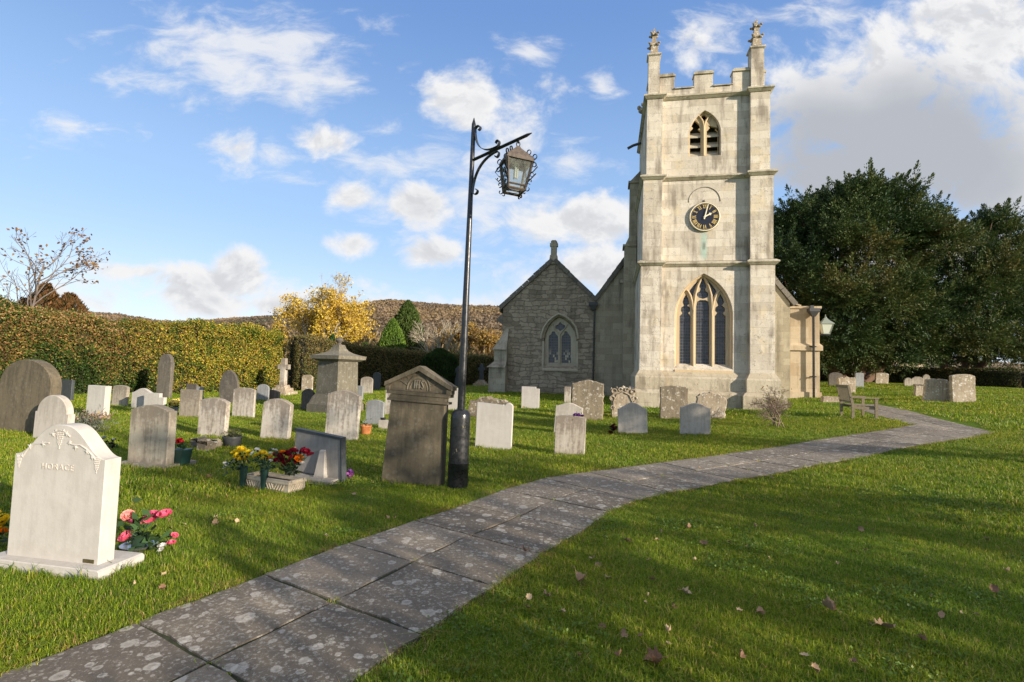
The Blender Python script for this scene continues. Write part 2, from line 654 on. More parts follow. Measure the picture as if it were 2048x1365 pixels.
# ------------------------------------------------------------------ materials
def mat_stone(name, base, alt, stain, stain_amt=0.5, lichen=None, lich_amt=0.0, rough=0.9, grain=0.5, streak=0.6, bump=0.35, top=0.5):
    m, t, b = new_mat(name)
    tc = coords(t)
    oi = t.new('ShaderNodeObjectInfo')
    off = t.comb(t.m('MULTIPLY', oi.outputs['Random'], 37.0), t.m('MULTIPLY', oi.outputs['Random'], 91.0), t.m('MULTIPLY', oi.outputs['Random'], 13.0))
    va = t.new('ShaderNodeVectorMath', operation='ADD')
    t.put(va.inputs[0], tc.outputs['Object'])
    t.put(va.inputs[1], off)
    P = va.outputs[0]
    big = t.noise(P, 3.0, 5, .6)
    fine = t.noise(P, 60.0, 4, .7)
    med = t.noise(P, 14.0, 6, .65)
    st = t.noise(t.mapping(P, (9, 9, 1.0)), 1.6, 6, .65)
    gz_ = t.xyz(tc.outputs['Generated'])[2]
    tint = t.mix(t.ss(t.m('ADD', big, t.m('MULTIPLY', t.m('SUBTRACT', oi.outputs['Random'], .5), .35)), .3, .7), base, alt)
    k = t.m('ADD', t.m('MULTIPLY', st, streak), t.m('MULTIPLY', med, 1 - streak))
    k = t.m('ADD', k, t.m('MULTIPLY', t.ss(gz_, .45, 1.0), .16 * top))
    k = t.m('ADD', k, t.m('MULTIPLY', t.ss(gz_, .16, .0), .12))
    col = t.mix(t.m('MULTIPLY', t.ss(k, .45, .63), stain_amt), tint, stain)
    col = t.mix(t.m('MULTIPLY', t.ss(fine, .52, .75), .35 * grain), col, stain)
    col = t.mix(t.m('MULTIPLY', t.ss(fine, .46, .25), .25 * grain), col, alt)
    if lichen:
        vo = t.new('ShaderNodeTexVoronoi')
        t.put(vo.inputs['Vector'], P)
        vo.inputs['Scale'].default_value = 14
        lm = t.m('ADD', t.m('MULTIPLY', t.noise(P, 7.0, 8, .75), 1.0), t.m('MULTIPLY', vo.outputs['Distance'], -.25))
        col = t.mix(t.m('MULTIPLY', t.ss(lm, .43, .50), lich_amt), col, lichen)
        lm2 = t.noise(t.mapping(P, (1, 1, 1), (5, 3, 1)), 22.0, 6, .7)
        col = t.mix(t.m('MULTIPLY', t.ss(lm2, .60, .66), lich_amt * .8), col, (.30, .17, .04))
    t.put(b.inputs['Base Color'], col)
    b.inputs['Roughness'].default_value = rough
    h = t.m('ADD', t.m('MULTIPLY', fine, .35), med)
    t.put(b.inputs['Normal'], t.bump(h, bump, .012))
    return m


S_WHITE = mat_stone('portland_stone', (.50, .455, .39), (.40, .35, .285), (.165, .13, .10), .78, (.50, .47, .40), .25, top=.85)
S_CLEAN = mat_stone('new_white_stone', (.50, .47, .425), (.45, .42, .375), (.32, .285, .245), .30, grain=.35, bump=.2)
S_CREAM = mat_stone('pale_cream_stone', (.47, .435, .395), (.43, .395, .35), (.30, .275, .24), .35, grain=.4, bump=.2)
S_TAN = mat_stone('tan_weathered_stone', (.40, .36, .28), (.32, .27, .21), (.14, .115, .085), .7, (.5, .47, .4), .25, top=.8)
S_BROWN = mat_stone('brown_algae_stone', (.140, .112, .070), (.105, .085, .053), (.052, .042, .027), .6, (.40, .37, .30), .12)
S_GREY = mat_stone('grey_limestone', (.47, .425, .37), (.41, .37, .315), (.24, .21, .17), .45, grain=.4, bump=.2)
S_BLUE = mat_stone('grey_granite', (.27, .28, .28), (.22, .225, .22), (.10, .10, .10), .4, (.45, .44, .40), .15)
S_SLATE = mat_stone('dark_slate', (.052, .060, .064), (.04, .046, .05), (.03, .032, .03), .4, (.2, .2, .18), .08, rough=.6, bump=.15)
S_BLACK = mat_stone('polished_black_granite', (.016, .017, .02), (.02, .02, .022), (.05, .045, .04), .2, rough=.18, bump=.04)
S_OLD = mat_stone('lichen_old_stone', (.25, .20, .13), (.19, .15, .10), (.09, .075, .055), .6, (.50, .46, .38), .75, bump=.8)
S_OLDW = mat_stone('pale_lichen_stone', (.42, .35, .25), (.33, .26, .18), (.15, .12, .08), .6, (.62, .58, .50), .8, bump=.8)
S_DARK = mat_stone('soot_dark_stone', (.10, .085, .07), (.14, .12, .095), (.05, .045, .04), .6, (.35, .33, .28), .2)
S_TOMB = mat_stone('olive_grey_tomb_stone', (.175, .155, .112), (.14, .125, .09), (.075, .066, .048), .6, (.42, .41, .36), .25)
S_LETTER = mat_stone('cut_letter_stone', (.50, .46, .41), (.46, .42, .37), (.36, .32, .28), .3, grain=.3, bump=.2)
S_TRACERY = mat_stone('honey_tracery_stone', (.55, .42, .25), (.50, .39, .25), (.36, .28, .18), .4, grain=.4, bump=.25, top=.1)
S_TRACGREY = mat_stone('grey_tracery_stone', (.46, .41, .30), (.41, .36, .26), (.2, .17, .13), .4, grain=.4, bump=.25, top=.1)


def mat_simple(name, col, rough=.6, metal=0.0, spec=None, coat=0.0):
    m, t, b = new_mat(name)
    b.inputs['Base Color'].default_value = (*col, 1)
    b.inputs['Roughness'].default_value = rough
    b.inputs['Metallic'].default_value = metal
    if coat:
        b.inputs['Coat Weight'].default_value = coat
    return m


def mat_var(name, c1, c2, scale=12, rough=.7, bump=.2, stretch=(1, 1, 1), metal=0.0):
    m, t, b = new_mat(name)
    tc = coords(t)
    n = t.noise(t.mapping(tc.outputs['Object'], stretch), scale, 6, .65)
    t.put(b.inputs['Base Color'], t.mix(t.ss(n, .35, .65), c1, c2))
    b.inputs['Roughness'].default_value = rough
    b.inputs['Metallic'].default_value = metal
    t.put(b.inputs['Normal'], t.bump(n, bump, .01))
    return m


def mat_leaf(name, trans=.35, rough=.6, gain=1.0):
    m, t, b = new_mat(name)
    at_ = t.new('ShaderNodeAttribute', attribute_name='col')
    col = at_.outputs['Color']
    b.inputs['Roughness'].default_value = rough
    b.inputs['Specular IOR Level'].default_value = .25
    t.put(b.inputs['Base Color'], col)
    tr = t.new('ShaderNodeBsdfTranslucent')
    t.put(tr.inputs[0], col)
    mx = t.new('ShaderNodeMixShader')
    mx.inputs[0].default_value = trans
    t.l.new(b.outputs[0], mx.inputs[1])
    t.l.new(tr.outputs[0], mx.inputs[2])
    out = m.node_tree.nodes['Material Output']
    t.l.new(mx.outputs[0], out.inputs[0])
    return m


LEAF = mat_leaf('leaf')
NEEDLE = mat_leaf('needle', .15)
PETAL = mat_leaf('petal', .3, .5)
BARK = mat_var('bark', (.10, .075, .05), (.18, .15, .11), 9, .9, .6, (6, 6, 1))
BARK_PALE = mat_var('pale_bark', (.30, .25, .18), (.42, .36, .27), 9, .9, .5, (6, 6, 1))
BARK_RED = mat_var('yew_bark', (.10, .05, .03), (.17, .10, .06), 9, .9, .6, (6, 6, 1))
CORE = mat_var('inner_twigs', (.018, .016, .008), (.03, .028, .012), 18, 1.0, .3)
GRANITE_LEAD = mat_simple('lead', (.05, .05, .052), .55)


def mat_iron():
    m, t, b = new_mat('black_painted_iron')
    tc = coords(t)
    P = tc.outputs['Object']
    z = t.xyz(P)[2]
    n = t.noise(P, 16, 6, .7)
    n2 = t.noise(t.mapping(P, (1, 1, .45)), 9, 5, .6)
    chip = t.ss(n2, .655, .68)
    low = t.ss(z, 1.25, .35)
    col = t.mix(t.ss(n, .4, .7), (.012, .013, .015), (.028, .028, .028))
    col = t.mix(t.m('MULTIPLY', chip, t.m('ADD', t.m('MULTIPLY', low, .85), .1)), col, (.30, .25, .14))
    t.put(b.inputs['Base Color'], col)
    t.put(b.inputs['Roughness'], t.ss(n, .3, .7, .22, .42))
    t.put(b.inputs['Normal'], t.bump(n, .12, .006))
    return m


IRON = mat_iron()
RUST = mat_var('rusty_lantern_copper', (.060, .046, .036), (.115, .088, .066), 22, .75, .3)
GLASS_DIRTY = None


def mat_glass(name, tint=(.8, .85, .85), dirt=.25):
    m, t, b = new_mat(name)
    tc = coords(t)
    n = t.noise(tc.outputs['Object'], 14, 6, .7)
    gl = t.new('ShaderNodeBsdfGlossy')
    gl.inputs['Roughness'].default_value = .05
    tr = t.new('ShaderNodeBsdfTransparent')
    tr.inputs[0].default_value = (*tint, 1)
    fr = t.new('ShaderNodeFresnel')
    fr.inputs[0].default_value = 1.45
    mx = t.new('ShaderNodeMixShader')
    t.l.new(fr.outputs[0], mx.inputs[0])
    t.l.new(tr.outputs[0], mx.inputs[1])
    t.l.new(gl.outputs[0], mx.inputs[2])
    df = t.new('ShaderNodeBsdfDiffuse')
    df.inputs[0].default_value = (.35, .36, .30, 1)
    mx2 = t.new('ShaderNodeMixShader')
    t.put(mx2.inputs[0], t.ss(n, .35, .8, dirt * .3, dirt * 1.6))
    t.l.new(mx.outputs[0], mx2.inputs[1])
    t.l.new(df.outputs[0], mx2.inputs[2])
    t.l.new(mx2.outputs[0], m.node_tree.nodes['Material Output'].inputs[0])
    return m


LGLASS = mat_glass('lantern_glass')


def mat_leaded(name, base=(.018, .020, .026), size=(.11, .16), line=.1, tilt=.03):
    m, t, b = new_mat(name)
    tc = coords(t)
    x, y, z = t.xyz(tc.outputs['Object'])
    fx = t.m('ABSOLUTE', t.m('SUBTRACT', t.m('FRACT', t.m('DIVIDE', x, size[0])), .5))
    fz = t.m('ABSOLUTE', t.m('SUBTRACT', t.m('FRACT', t.m('DIVIDE', z, size[1])), .5))
    ln = t.m('GREATER_THAN', t.m('MAXIMUM', fx, fz), .5 - line / 2)
    cell = t.comb(t.m('FLOOR', t.m('DIVIDE', x, size[0])), t.m('FLOOR', t.m('DIVIDE', z, size[1])), 0.0)
    wn = t.new('ShaderNodeTexWhiteNoise', noise_dimensions='3D')
    t.put(wn.inputs['Vector'], cell)
    pane = t.mix(wn.outputs['Value'], base, tuple(q * 2.2 for q in base))
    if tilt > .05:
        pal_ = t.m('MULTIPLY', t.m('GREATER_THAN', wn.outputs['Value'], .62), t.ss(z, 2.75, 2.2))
        pane = t.mix(pal_, pane, (.42, .36, .24))  # light seen through the window, painted as random pale panes low down
    col = t.mix(ln, pane, (.10, .10, .105))
    t.put(b.inputs['Base Color'], col)
    t.put(b.inputs['Roughness'], t.m('ADD', t.m('MULTIPLY', ln, .5), .12))
    nn = t.new('ShaderNodeVectorMath', operation='MULTIPLY_ADD')
    t.put(nn.inputs[0], wn.outputs['Color'])
    nn.inputs[1].default_value = (tilt, tilt, tilt)
    geo = t.new('ShaderNodeNewGeometry')
    t.put(nn.inputs[2], geo.outputs['Normal'])
    nz = t.new('ShaderNodeVectorMath', operation='NORMALIZE')
    t.put(nz.inputs[0], nn.outputs[0])
    t.put(b.inputs['Normal'], nz.outputs[0])
    return m


LEADED = mat_leaded('leaded_glass', size=(.09, .115), line=.12)
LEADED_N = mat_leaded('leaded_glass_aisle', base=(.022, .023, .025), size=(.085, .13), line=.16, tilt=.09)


def mat_ashlar(name, c1, c2, stain, bw=.62, bh=.30, mortar=.25, stain_amt=.6, verd=False, rub=0.0, bumpk=.5, warm=None):
    """squared stone walling: object x+y runs along the wall, z up"""
    m, t, b = new_mat(name)
    tc = coords(t)
    P = tc.outputs['Object']
    x, y, z = t.xyz(P)
    wob = t.noise(P, 5.0 if rub else 2.0, 3, .5)
    wob2 = t.noise(t.mapping(P, (1, 1, 1), (4, 9, 2)), 4.0 if rub else 2.0, 3, .5)
    u = t.m('ADD', t.m('ADD', x, y), t.m('MULTIPLY', t.m('SUBTRACT', wob, .5), .02 + rub))
    v = t.m('ADD', z, t.m('MULTIPLY', t.m('SUBTRACT', wob2, .5), .012 + rub * .55))
    if rub:
        v = t.m('ADD', v, t.m('MULTIPLY', t.noise(t.comb(t.m('MULTIPLY', x, .35), 0.0, z), 2.0, 3, .6), .6))
        u = t.m('ADD', u, t.m('MULTIPLY', t.noise(t.comb(t.m('MULTIPLY', x, .5), 0.0, t.m('MULTIPLY', z, 3.0)), 1.9, 2, .6), .5))
    br = t.new('ShaderNodeTexBrick')
    t.put(br.inputs['Vector'], t.comb(u, v, 0.0))
    br.offset = .43
    br.squash = .8 if rub else 1.0
    br.squash_frequency = 3
    br.inputs['Color1'].default_value = (0, 0, 0, 1)
    br.inputs['Color2'].default_value = (1, 1, 1, 1)
    br.inputs['Mortar'].default_value = (.5, .5, .5, 1)
    br.inputs['Scale'].default_value = 1.0
    br.inputs['Mortar Size'].default_value = .014 if rub else .004
    br.inputs['Mortar Smooth'].default_value = .35
    br.inputs['Bias'].default_value = 0.0
    br.inputs['Brick Width'].default_value = bw
    br.inputs['Row Height'].default_value = bh
    big = t.noise(P, .9, 5, .6)
    med = t.noise(P, 6.0, 7, .68)
    fine = t.noise(P, 38.0, 5, .7)
    strk = t.noise(t.mapping(P, (3.0, 3.0, .45)), 1.3, 6, .62)
    tone = t.m('ADD', t.m('MULTIPLY', br.outputs['Color'], .75 if rub else .42), t.m('MULTIPLY', med, .7))
    col = t.mix(t.ss(tone, .2, .85), c1, c2)
    if warm:
        col = t.mix(t.m('MULTIPLY', t.ss(t.noise(t.mapping(P, (1, 1, 1), (2, 8, 5)), 1.6, 5, .6), .52, .68), .6), col, warm)
    col = t.mix(t.m('MULTIPLY', t.ss(t.m('ADD', t.m('MULTIPLY', strk, .6), t.m('MULTIPLY', big, .45)), .50, .68), stain_amt), col, stain)
    col = t.mix(t.m('MULTIPLY', t.ss(t.m('ADD', t.m('MULTIPLY', fine, .6), t.m('MULTIPLY', med, .5)), .575, .68), stain_amt), col, stain)
    col = t.mix(t.m('MULTIPLY', br.outputs['Fac'], mortar), col, tuple(q * .55 for q in c1))
    pit = t.ss(t.noise(t.mapping(P, (1, 1, .8), (7, 1, 3)), 13.0, 6, .75), .62, .70)
    col = t.mix(t.m('MULTIPLY', pit, .45), col, tuple(q * .5 for q in stain))
    if verd:
        dx = t.m('ABSOLUTE', t.m('ADD', x, .05))
        msk = t.m('MULTIPLY', t.ss(t.m('ADD', dx, t.m('MULTIPLY', t.m('SUBTRACT', med, .5), .14)), .16, .06), t.m('MULTIPLY', t.ss(z, 5.72, 6.0), t.ss(z, 7.0, 6.7)))
        msk = t.m('MULTIPLY', msk, t.ss(y, .06, .02))
        col = t.mix(t.m('MULTIPLY', msk, t.ss(strk, .3, .6, .45, .95)), col, (.36, .46, .38))
        m2 = t.m('MULTIPLY', t.m('MULTIPLY', t.ss(dx, .07, .03), t.m('MULTIPLY', t.ss(z, 6.15, 6.25), t.ss(z, 6.55, 6.4))), t.ss(y, .06, .02))
        col = t.mix(t.m('MULTIPLY', m2, .6), col, (.12, .12, .10))
    t.put(b.inputs['Base Color'], col)
    b.inputs['Roughness'].default_value = .93
    b.inputs['Specular IOR Level'].default_value = .25
    h = t.m('ADD', t.m('MULTIPLY', med, .7), t.m('MULTIPLY', fine, .3))
    h = t.m('SUBTRACT', h, t.m('MULTIPLY', br.outputs['Fac'], .9 if rub else .25))
    h = t.m('SUBTRACT', h, t.m('MULTIPLY', pit, .8))
    t.put(b.inputs['Normal'], t.bump(h, bumpk, .03))
    return m


M_TOWER = mat_ashlar('tower_limestone', (.45, .39, .305), (.655, .59, .485), (.215, .18, .14), .62, .30, .22, .85, verd=True, warm=(.58, .48, .31), bumpk=.8)
M_PLINTH = mat_ashlar('plinth_limestone', (.40, .34, .24), (.50, .44, .33), (.19, .155, .105), .9, .5, .2, .8, bumpk=.9)
M_STRING = mat_ashlar('string_course_limestone', (.42, .37, .27), (.50, .45, .34), (.15, .12, .085), 1.1, 1.0, .2, .75, bumpk=.8)
M_RUBBLE = mat_ashlar('rubble_limestone', (.20, .162, .115), (.38, .315, .23), (.12, .098, .072),   .42, .20, .52, .5, rub=.085, bumpk=1.0)
M_NAVE = mat_ashlar('nave_limestone', (.30, .26, .18), (.42, .37, .265), (.15, .13, .095), .6, .30, .45, .7, bumpk=.7)
M_AISLE = mat_ashlar('warm_aisle_limestone', (.40, .31, .20), (.50, .41, .28), (.24, .17, .10), .75, .55, .3, .5, bumpk=.6, warm=(.44, .31, .18))
M_BUTT = mat_ashlar('aisle_buttress_stone', (.30, .265, .20), (.43, .385, .30), (.14, .122, .092), .5, .28, .4, .75, bumpk=.8)


def mat_tiles():
    m, t, b = new_mat('stone_roof_tiles')
    tc = coords(t)
    P = tc.outputs['Object']
    br = t.new('ShaderNodeTexBrick')
    x, y, z = t.xyz(P)
    t.put(br.inputs['Vector'], t.comb(y, t.m('MULTIPLY', z, 1.25), 0.0))
    br.inputs['Scale'].default_value = 1
    br.inputs['Brick Width'].default_value = .32
    br.inputs['Row Height'].default_value = .24
    br.inputs['Mortar Size'].default_value = .012
    br.inputs['Color1'].default_value = (.12, .10, .08, 1)
    br.inputs['Color2'].default_value = (.22, .19, .15, 1)
    br.inputs['Mortar'].default_value = (.03, .028, .022, 1)
    n = t.noise(P, 8, 6, .7)
    t.put(b.inputs['Base Color'], t.mix(t.m('MULTIPLY', t.ss(n, .5, .7), .5), br.outputs['Color'], (.08, .08, .05)))
    b.inputs['Roughness'].default_value = .9
    t.put(b.inputs['Normal'], t.bump(t.m('SUBTRACT', n, br.outputs['Fac']), .6, .03))
    return m


TILES = mat_tiles()
COPING = mat_ashlar('dark_coping_stone', (.13, .12, .10), (.20, .18, .15), (.07, .06, .05), .7, .5, .4, .6, bumpk=.8)


def mat_ground():
    m, t, b = new_mat('lawn_soil')
    geo = t.new('ShaderNodeNewGeometry')
    P = geo.outputs['Position']
    n1 = t.noise(P, .35, 5, .6)
    n2 = t.noise(P, 2.5, 6, .65)
    n3 = t.noise(P, 28, 6, .75)
    n4 = t.noise(t.mapping(P, (1, 1, 1), (3, 3, 3)), 120, 3, .7)
    c = t.mix(t.ss(n1, .35, .65), (.085, .150, .010), (.125, .185, .012))
    c = t.mix(t.m('MULTIPLY', t.ss(n2, .52, .72), .5), c, (.145, .18, .02))
    c = t.mix(t.m('MULTIPLY', t.ss(n3, .45, .7), .7), c, (.028, .06, .005))
    c = t.mix(t.m('MULTIPLY', t.ss(n4, .55, .8), .5), c, (.18, .25, .02))
    t.put(b.inputs['Base Color'], c)
    b.inputs['Roughness'].default_value = .95
    b.inputs['Specular IOR Level'].default_value = .1
    t.put(b.inputs['Normal'], t.bump(t.m('ADD', n3, t.m('MULTIPLY', n4, .5)), .9, .04))
    return m


M_GROUND = mat_ground()


def mat_path():
    m, t, b = new_mat('lichened_paving_stone')
    geo = t.new('ShaderNodeNewGeometry')
    P = geo.outputs['Position']
    px, py, pz = t.xyz(P)
    P2 = t.comb(px, py, 0.0)
    big = t.noise(P2, 1.1, 5, .6)
    med = t.noise(P2, 9, 6, .65)
    fine = t.noise(P2, 90, 4, .75)
    at_ = t.new('ShaderNodeAttribute', attribute_name='col')
    tone = t.xyz(at_.outputs['Color'])[0]
    c = t.mix(t.ss(t.m('ADD', t.m('MULTIPLY', med, .6), t.m('MULTIPLY', tone, .5)), .3, .75), (.112, .090, .066), (.182, .147, .108))
    c = t.mix(t.m('MULTIPLY', t.ss(big, .5, .7), .5), c, (.29, .225, .145))
    c = t.mix(t.m('MULTIPLY', t.ss(fine, .55, .75), .55), c, (.070, .058, .045))
    c = t.mix(t.m('MULTIPLY', t.ss(fine, .45, .28), .45), c, (.32, .28, .23))
    dist = t.noise(P2, 16, 4, .6)
    for sc, thr, lo, amt, off in ((4.6, .27, .2, .9, 0), (8.0, .32, .22, .9, 5), (15.0, .34, .25, .85, 11), (27.0, .34, .35, .7, 17)):
        vo = t.new('ShaderNodeTexVoronoi')
        t.put(vo.inputs['Vector'], t.comb(t.m('ADD', px, float(off)), t.m('ADD', py, float(off * .7)), 0.0))
        vo.inputs['Scale'].default_value = sc
        rnd = t.xyz(vo.outputs['Color'])
        d = t.m('ADD', vo.outputs['Distance'], t.m('MULTIPLY', t.m('SUBTRACT', dist, .5), .42))
        rad = t.m('MULTIPLY', t.ss(rnd[0], lo, 1.0, .05, 1.0), thr)
        on = t.m('MULTIPLY', t.m('GREATER_THAN', rnd[0], lo), t.ss(t.m('DIVIDE', d, rad), 1.08, .88))
        ring = t.ss(t.m('DIVIDE', d, rad), .2, .8, .55, 1.0)
        brk = t.ss(t.m('ADD', fine, t.m('MULTIPLY', med, .4)), .40, .72, 1.0, .5)
        c = t.mix(t.m('MULTIPLY', t.m('MULTIPLY', on, amt), t.m('MULTIPLY', ring, brk)), c, (.56, .52, .45))
    mot = t.noise(P2, 34, 7, .78)
    c = t.mix(t.m('MULTIPLY', t.ss(t.m('ADD', mot, t.m('MULTIPLY', t.m('SUBTRACT', big, .5), .25)), .53, .60), .55), c, (.42, .38, .32))
    c = t.mix(t.m('MULTIPLY', t.ss(t.noise(t.mapping(P2, (1, 1, 1), (3, 1, 0)), 26, 7, .78), .54, .62), .5), c, (.06, .052, .04))
    t.put(b.inputs['Base Color'], c)
    b.inputs['Roughness'].default_value = .88
    t.put(b.inputs['Normal'], t.bump(t.m('ADD', t.m('MULTIPLY', fine, .5), med), .55, .012))
    return m


M_PATH = mat_path()
M_BED = mat_var('joint_soil', (.020, .022, .008), (.035, .045, .012), 14, 1.0, .5)
M_GRASS = mat_leaf('grass_blade', .38, .55)

# ------------------------------------------------------------------ ground sheet
def make_ground():
    near_x = np.arange(-46, 62.1, .6)
    near_y = np.arange(-44, 72.1, .6)
    far = np.array([90, 140, 240, 420, 800, 1600, 4000.])
    xs = np.concatenate([-far[::-1], near_x, far + 0])
    ys = np.concatenate([-far[::-1], near_y, far + 0])
    X, Y = np.meshgrid(xs, ys)
    Z = gz(X, Y)
    V = np.stack([X, Y, Z], -1).reshape(-1, 3)
    nx, ny = len(xs), len(ys)
    i = np.arange(nx - 1)[None, :] + (np.arange(ny - 1) * nx)[:, None]
    F = np.stack([i, i + 1, i + nx + 1, i + nx], -1).reshape(-1, 4)
    me = bpy.data.meshes.new('ground')
    me.from_pydata(V.tolist(), [], F.tolist())
    me.polygons.foreach_set('use_smooth', [True] * len(me.polygons))
    o = link('ground', me, M_GROUND)
    tag(o, kind='structure')


make_ground()

# ------------------------------------------------------------------ path
def smooth_line(P, step):
    P = np.array(P, float)
    out = []
    for i in range(len(P) - 1):
        p0, p1, p2, p3 = P[max(i - 1, 0)], P[i], P[i + 1], P[min(i + 2, len(P) - 1)]
        for t in np.linspace(0, 1, 30, endpoint=False):
            out.append(.5 * ((2 * p1) + (-p0 + p2) * t + (2 * p0 - 5 * p1 + 4 * p2 - p3) * t * t + (-p0 + 3 * p1 - 3 * p2 + p3) * t ** 3))
    out.append(P[-1])
    out = np.array(out)
    s = np.concatenate([[0], np.cumsum(np.linalg.norm(np.diff(out, axis=0), axis=1))])
    n = max(2, int(round(s[-1] / step)))
    q = np.linspace(0, s[-1], n + 1)
    return np.stack([np.interp(q, s, out[:, 0]), np.interp(q, s, out[:, 1])], 1)


def mid(a, b):
    A, B = at(*a), at(*b)
    return ((A.x + B.x) / 2, (A.y + B.y) / 2), math.hypot(A.x - B.x, A.y - B.y)


_main = [(-2.62, .55), (-2.07, 1.62), (-1.62, 2.47), (-1.14, 3.28), (-.74, 3.99), (-.37, 4.63), (.18, 5.45)]
for a, b in (((1000, 984), (1180, 1046)), ((1085, 964), (1290, 993)), ((1260, 940), (1440, 962)), ((1450, 911), (1590, 940)), ((1640, 882), (1760, 906)), ((1790, 862), (1890, 880)), ((1850, 852), (1972, 863))):
    _main.append(mid(a, b)[0])
PATH_A = smooth_line(_main, .80)
_far = [mid(a, b)[0] for a, b in (((1852, 856), (1975, 866)), ((1800, 840), (1880, 842)), ((1748, 825), (1790, 819)), ((1690, 812), (1740, 806)))]
PATH_B = smooth_line(_far, .80)
HALF = .74


def make_path():
    rng = np.random.default_rng(3)
    V, F, C = [], [], []
    bedV, bedF = [], []
    for P, hw, zo in ((PATH_A, HALF, .021), (PATH_B, .62, .013)):
        T = np.gradient(P, axis=0)
        T = nrm(T)
        N = np.stack([-T[:, 1], T[:, 0]], 1)
        k = len(P)
        wl = hw + rng.normal(size=k) * .012
        wr = hw + rng.normal(size=k) * .012
        for i in range(k):
            for w in (wl[i] + .01, -wr[i] - .01):
                q = P[i] + N[i] * w
                bedV.append((q[0], q[1], G(*q) + zo - .0155))
        b0 = len(bedV) - 2 * k
        for i in range(k - 1):
            bedF.append((b0 + 2 * i + 1, b0 + 2 * i + 3, b0 + 2 * i + 2, b0 + 2 * i))
        for i in range(k - 1):
            cj = rng.normal() * .015
            for sgn in (0, 1):
                if sgn == 0:
                    cs = [P[i] + N[i] * wl[i], P[i] + N[i] * cj, P[i + 1] + N[i + 1] * cj, P[i + 1] + N[i + 1] * wl[i + 1]]
                else:
                    cs = [P[i] + N[i] * cj, P[i] - N[i] * wr[i], P[i + 1] - N[i + 1] * wr[i + 1], P[i + 1] + N[i + 1] * cj]
                c = sum(cs) / 4
                dz = rng.normal() * .0012
                tl = rng.normal(size=2) * .0016
                tone = rng.random()
                # outer ring (bottom), outer top, inner top subdivided 4x4
                gap = .011 + rng.random() * .006
                S = 5
                base = len(V)
                for bb in range(S + 1):
                    for aa in range(S + 1):
                        fa, fb = aa / S, bb / S
                        q = (cs[0] * (1 - fa) + cs[1] * fa) * (1 - fb) + (cs[3] * (1 - fa) + cs[2] * fa) * fb
                        dirc = c - q
                        L = np.linalg.norm(dirc)
                        edge = aa in (0, S) or bb in (0, S)
                        q = q + dirc / max(L, 1e-6) * (gap if edge else 0) + (rng.normal(size=2) * .006 if edge else 0)
                        z = G(*q) + zo + dz + (q - c) @ tl - (.004 if edge else 0)
                        V.append((q[0], q[1], z))
                for bb in range(S):
                    for aa in range(S):
                        j = base + bb * (S + 1) + aa
                        F.append((j, j + 1, j + S + 2, j + S + 1))
                        C.append(tone)
                ring = [base + a for a in range(S + 1)] + [base + (S + 1) * b + S for b in range(1, S + 1)] + \
                       [base + (S + 1) * S + a for a in range(S - 1, -1, -1)] + [base + (S + 1) * b for b in range(S - 1, 0, -1)]
                low = len(V)
                for r in ring:
                    V.append((V[r][0], V[r][1], V[r][2] - .05))
                for q in range(len(ring)):
                    q2 = (q + 1) % len(ring)
                    F.append((ring[q2], ring[q], low + q, low + q2))
                    C.append(tone)
    me = bpy.data.meshes.new('path')
    me.from_pydata(V, [], F)
    a = me.attributes.new('col', 'FLOAT_COLOR', 'FACE')
    c4 = np.ones((len(F), 4), np.float32)
    c4[:, :3] = np.array(C)[:, None]
    a.data.foreach_set('color', c4.reshape(-1))
    tag(link('path', me, M_PATH), kind='structure')
    me = bpy.data.meshes.new('path_bed')
    me.from_pydata(bedV, [], bedF)
    tag(link('path_bed', me, M_BED), kind='structure')


make_path()


def path_clear(X, Y):
    """signed distance outside the path edge (negative on the paving)"""
    best = np.full(X.shape, 1e9)
    for P, hw in ((PATH_A, HALF), (PATH_B, .62)):
        for i in range(len(P) - 1):
            a, b = P[i], P[i + 1]
            ab = b - a
            t = np.clip(((X - a[0]) * ab[0] + (Y - a[1]) * ab[1]) / (ab @ ab), 0, 1)
            d = np.hypot(X - a[0] - t * ab[0], Y - a[1] - t * ab[1]) - hw
            best = np.minimum(best, d)
    return best


EXCL = []        # (cx, cy, half x, half y, yaw) footprints without grass

# ------------------------------------------------------------------ church
CH_YAW = R_(11)
CH0 = np.array([7.06, 18.3, 0.0])
_ux = np.array([math.cos(CH_YAW), -math.sin(CH_YAW), 0])
_un = np.array([-math.sin(CH_YAW), -math.cos(CH_YAW), 0])


def fc(px, py, back=0.0):
    """photo pixel -> church facade coordinates (x along the wall, z up) on the plane 'back' metres behind the tower front"""
    P0 = CH0 - _un * back
    d = ray(px, py)
    t = ((P0 - _C) @ _un) / (d @ _un)
    q = _C + d * t - P0
    return (float(q @ _ux), float(q[2]))


def zoomer(ox, oy, s, back):
    return lambda L: [fc(ox + a / s, oy + b / s, back) for a, b in L]


church = empty('parish_church', (CH0[0], CH0[1], 0), -CH_YAW,
               'honey and grey stone village church with battlemented clock tower beside the lawn', 'church')


def tower_outline(hw, pj, bl, br, D=4.6):
    return [(-hw, -pj), (bl, -pj), (bl, 0), (br, 0), (br, -pj), (hw, -pj), (hw, D), (-hw, D)]


def offset(poly, d):
    P = np.array(poly, float)
    n = len(P)
    out = []
    for i in range(n):
        a, b, c = P[i - 1], P[i], P[(i + 1) % n]
        e1, e2 = (b - a) / np.linalg.norm(b - a), (c - b) / np.linalg.norm(c - b)
        n1, n2 = np.array([e1[1], -e1[0]]), np.array([e2[1], -e2[0]])
        m = n1 + n2
        out.append(b + m * d / max(1 + n1 @ n2, .2))
    return out


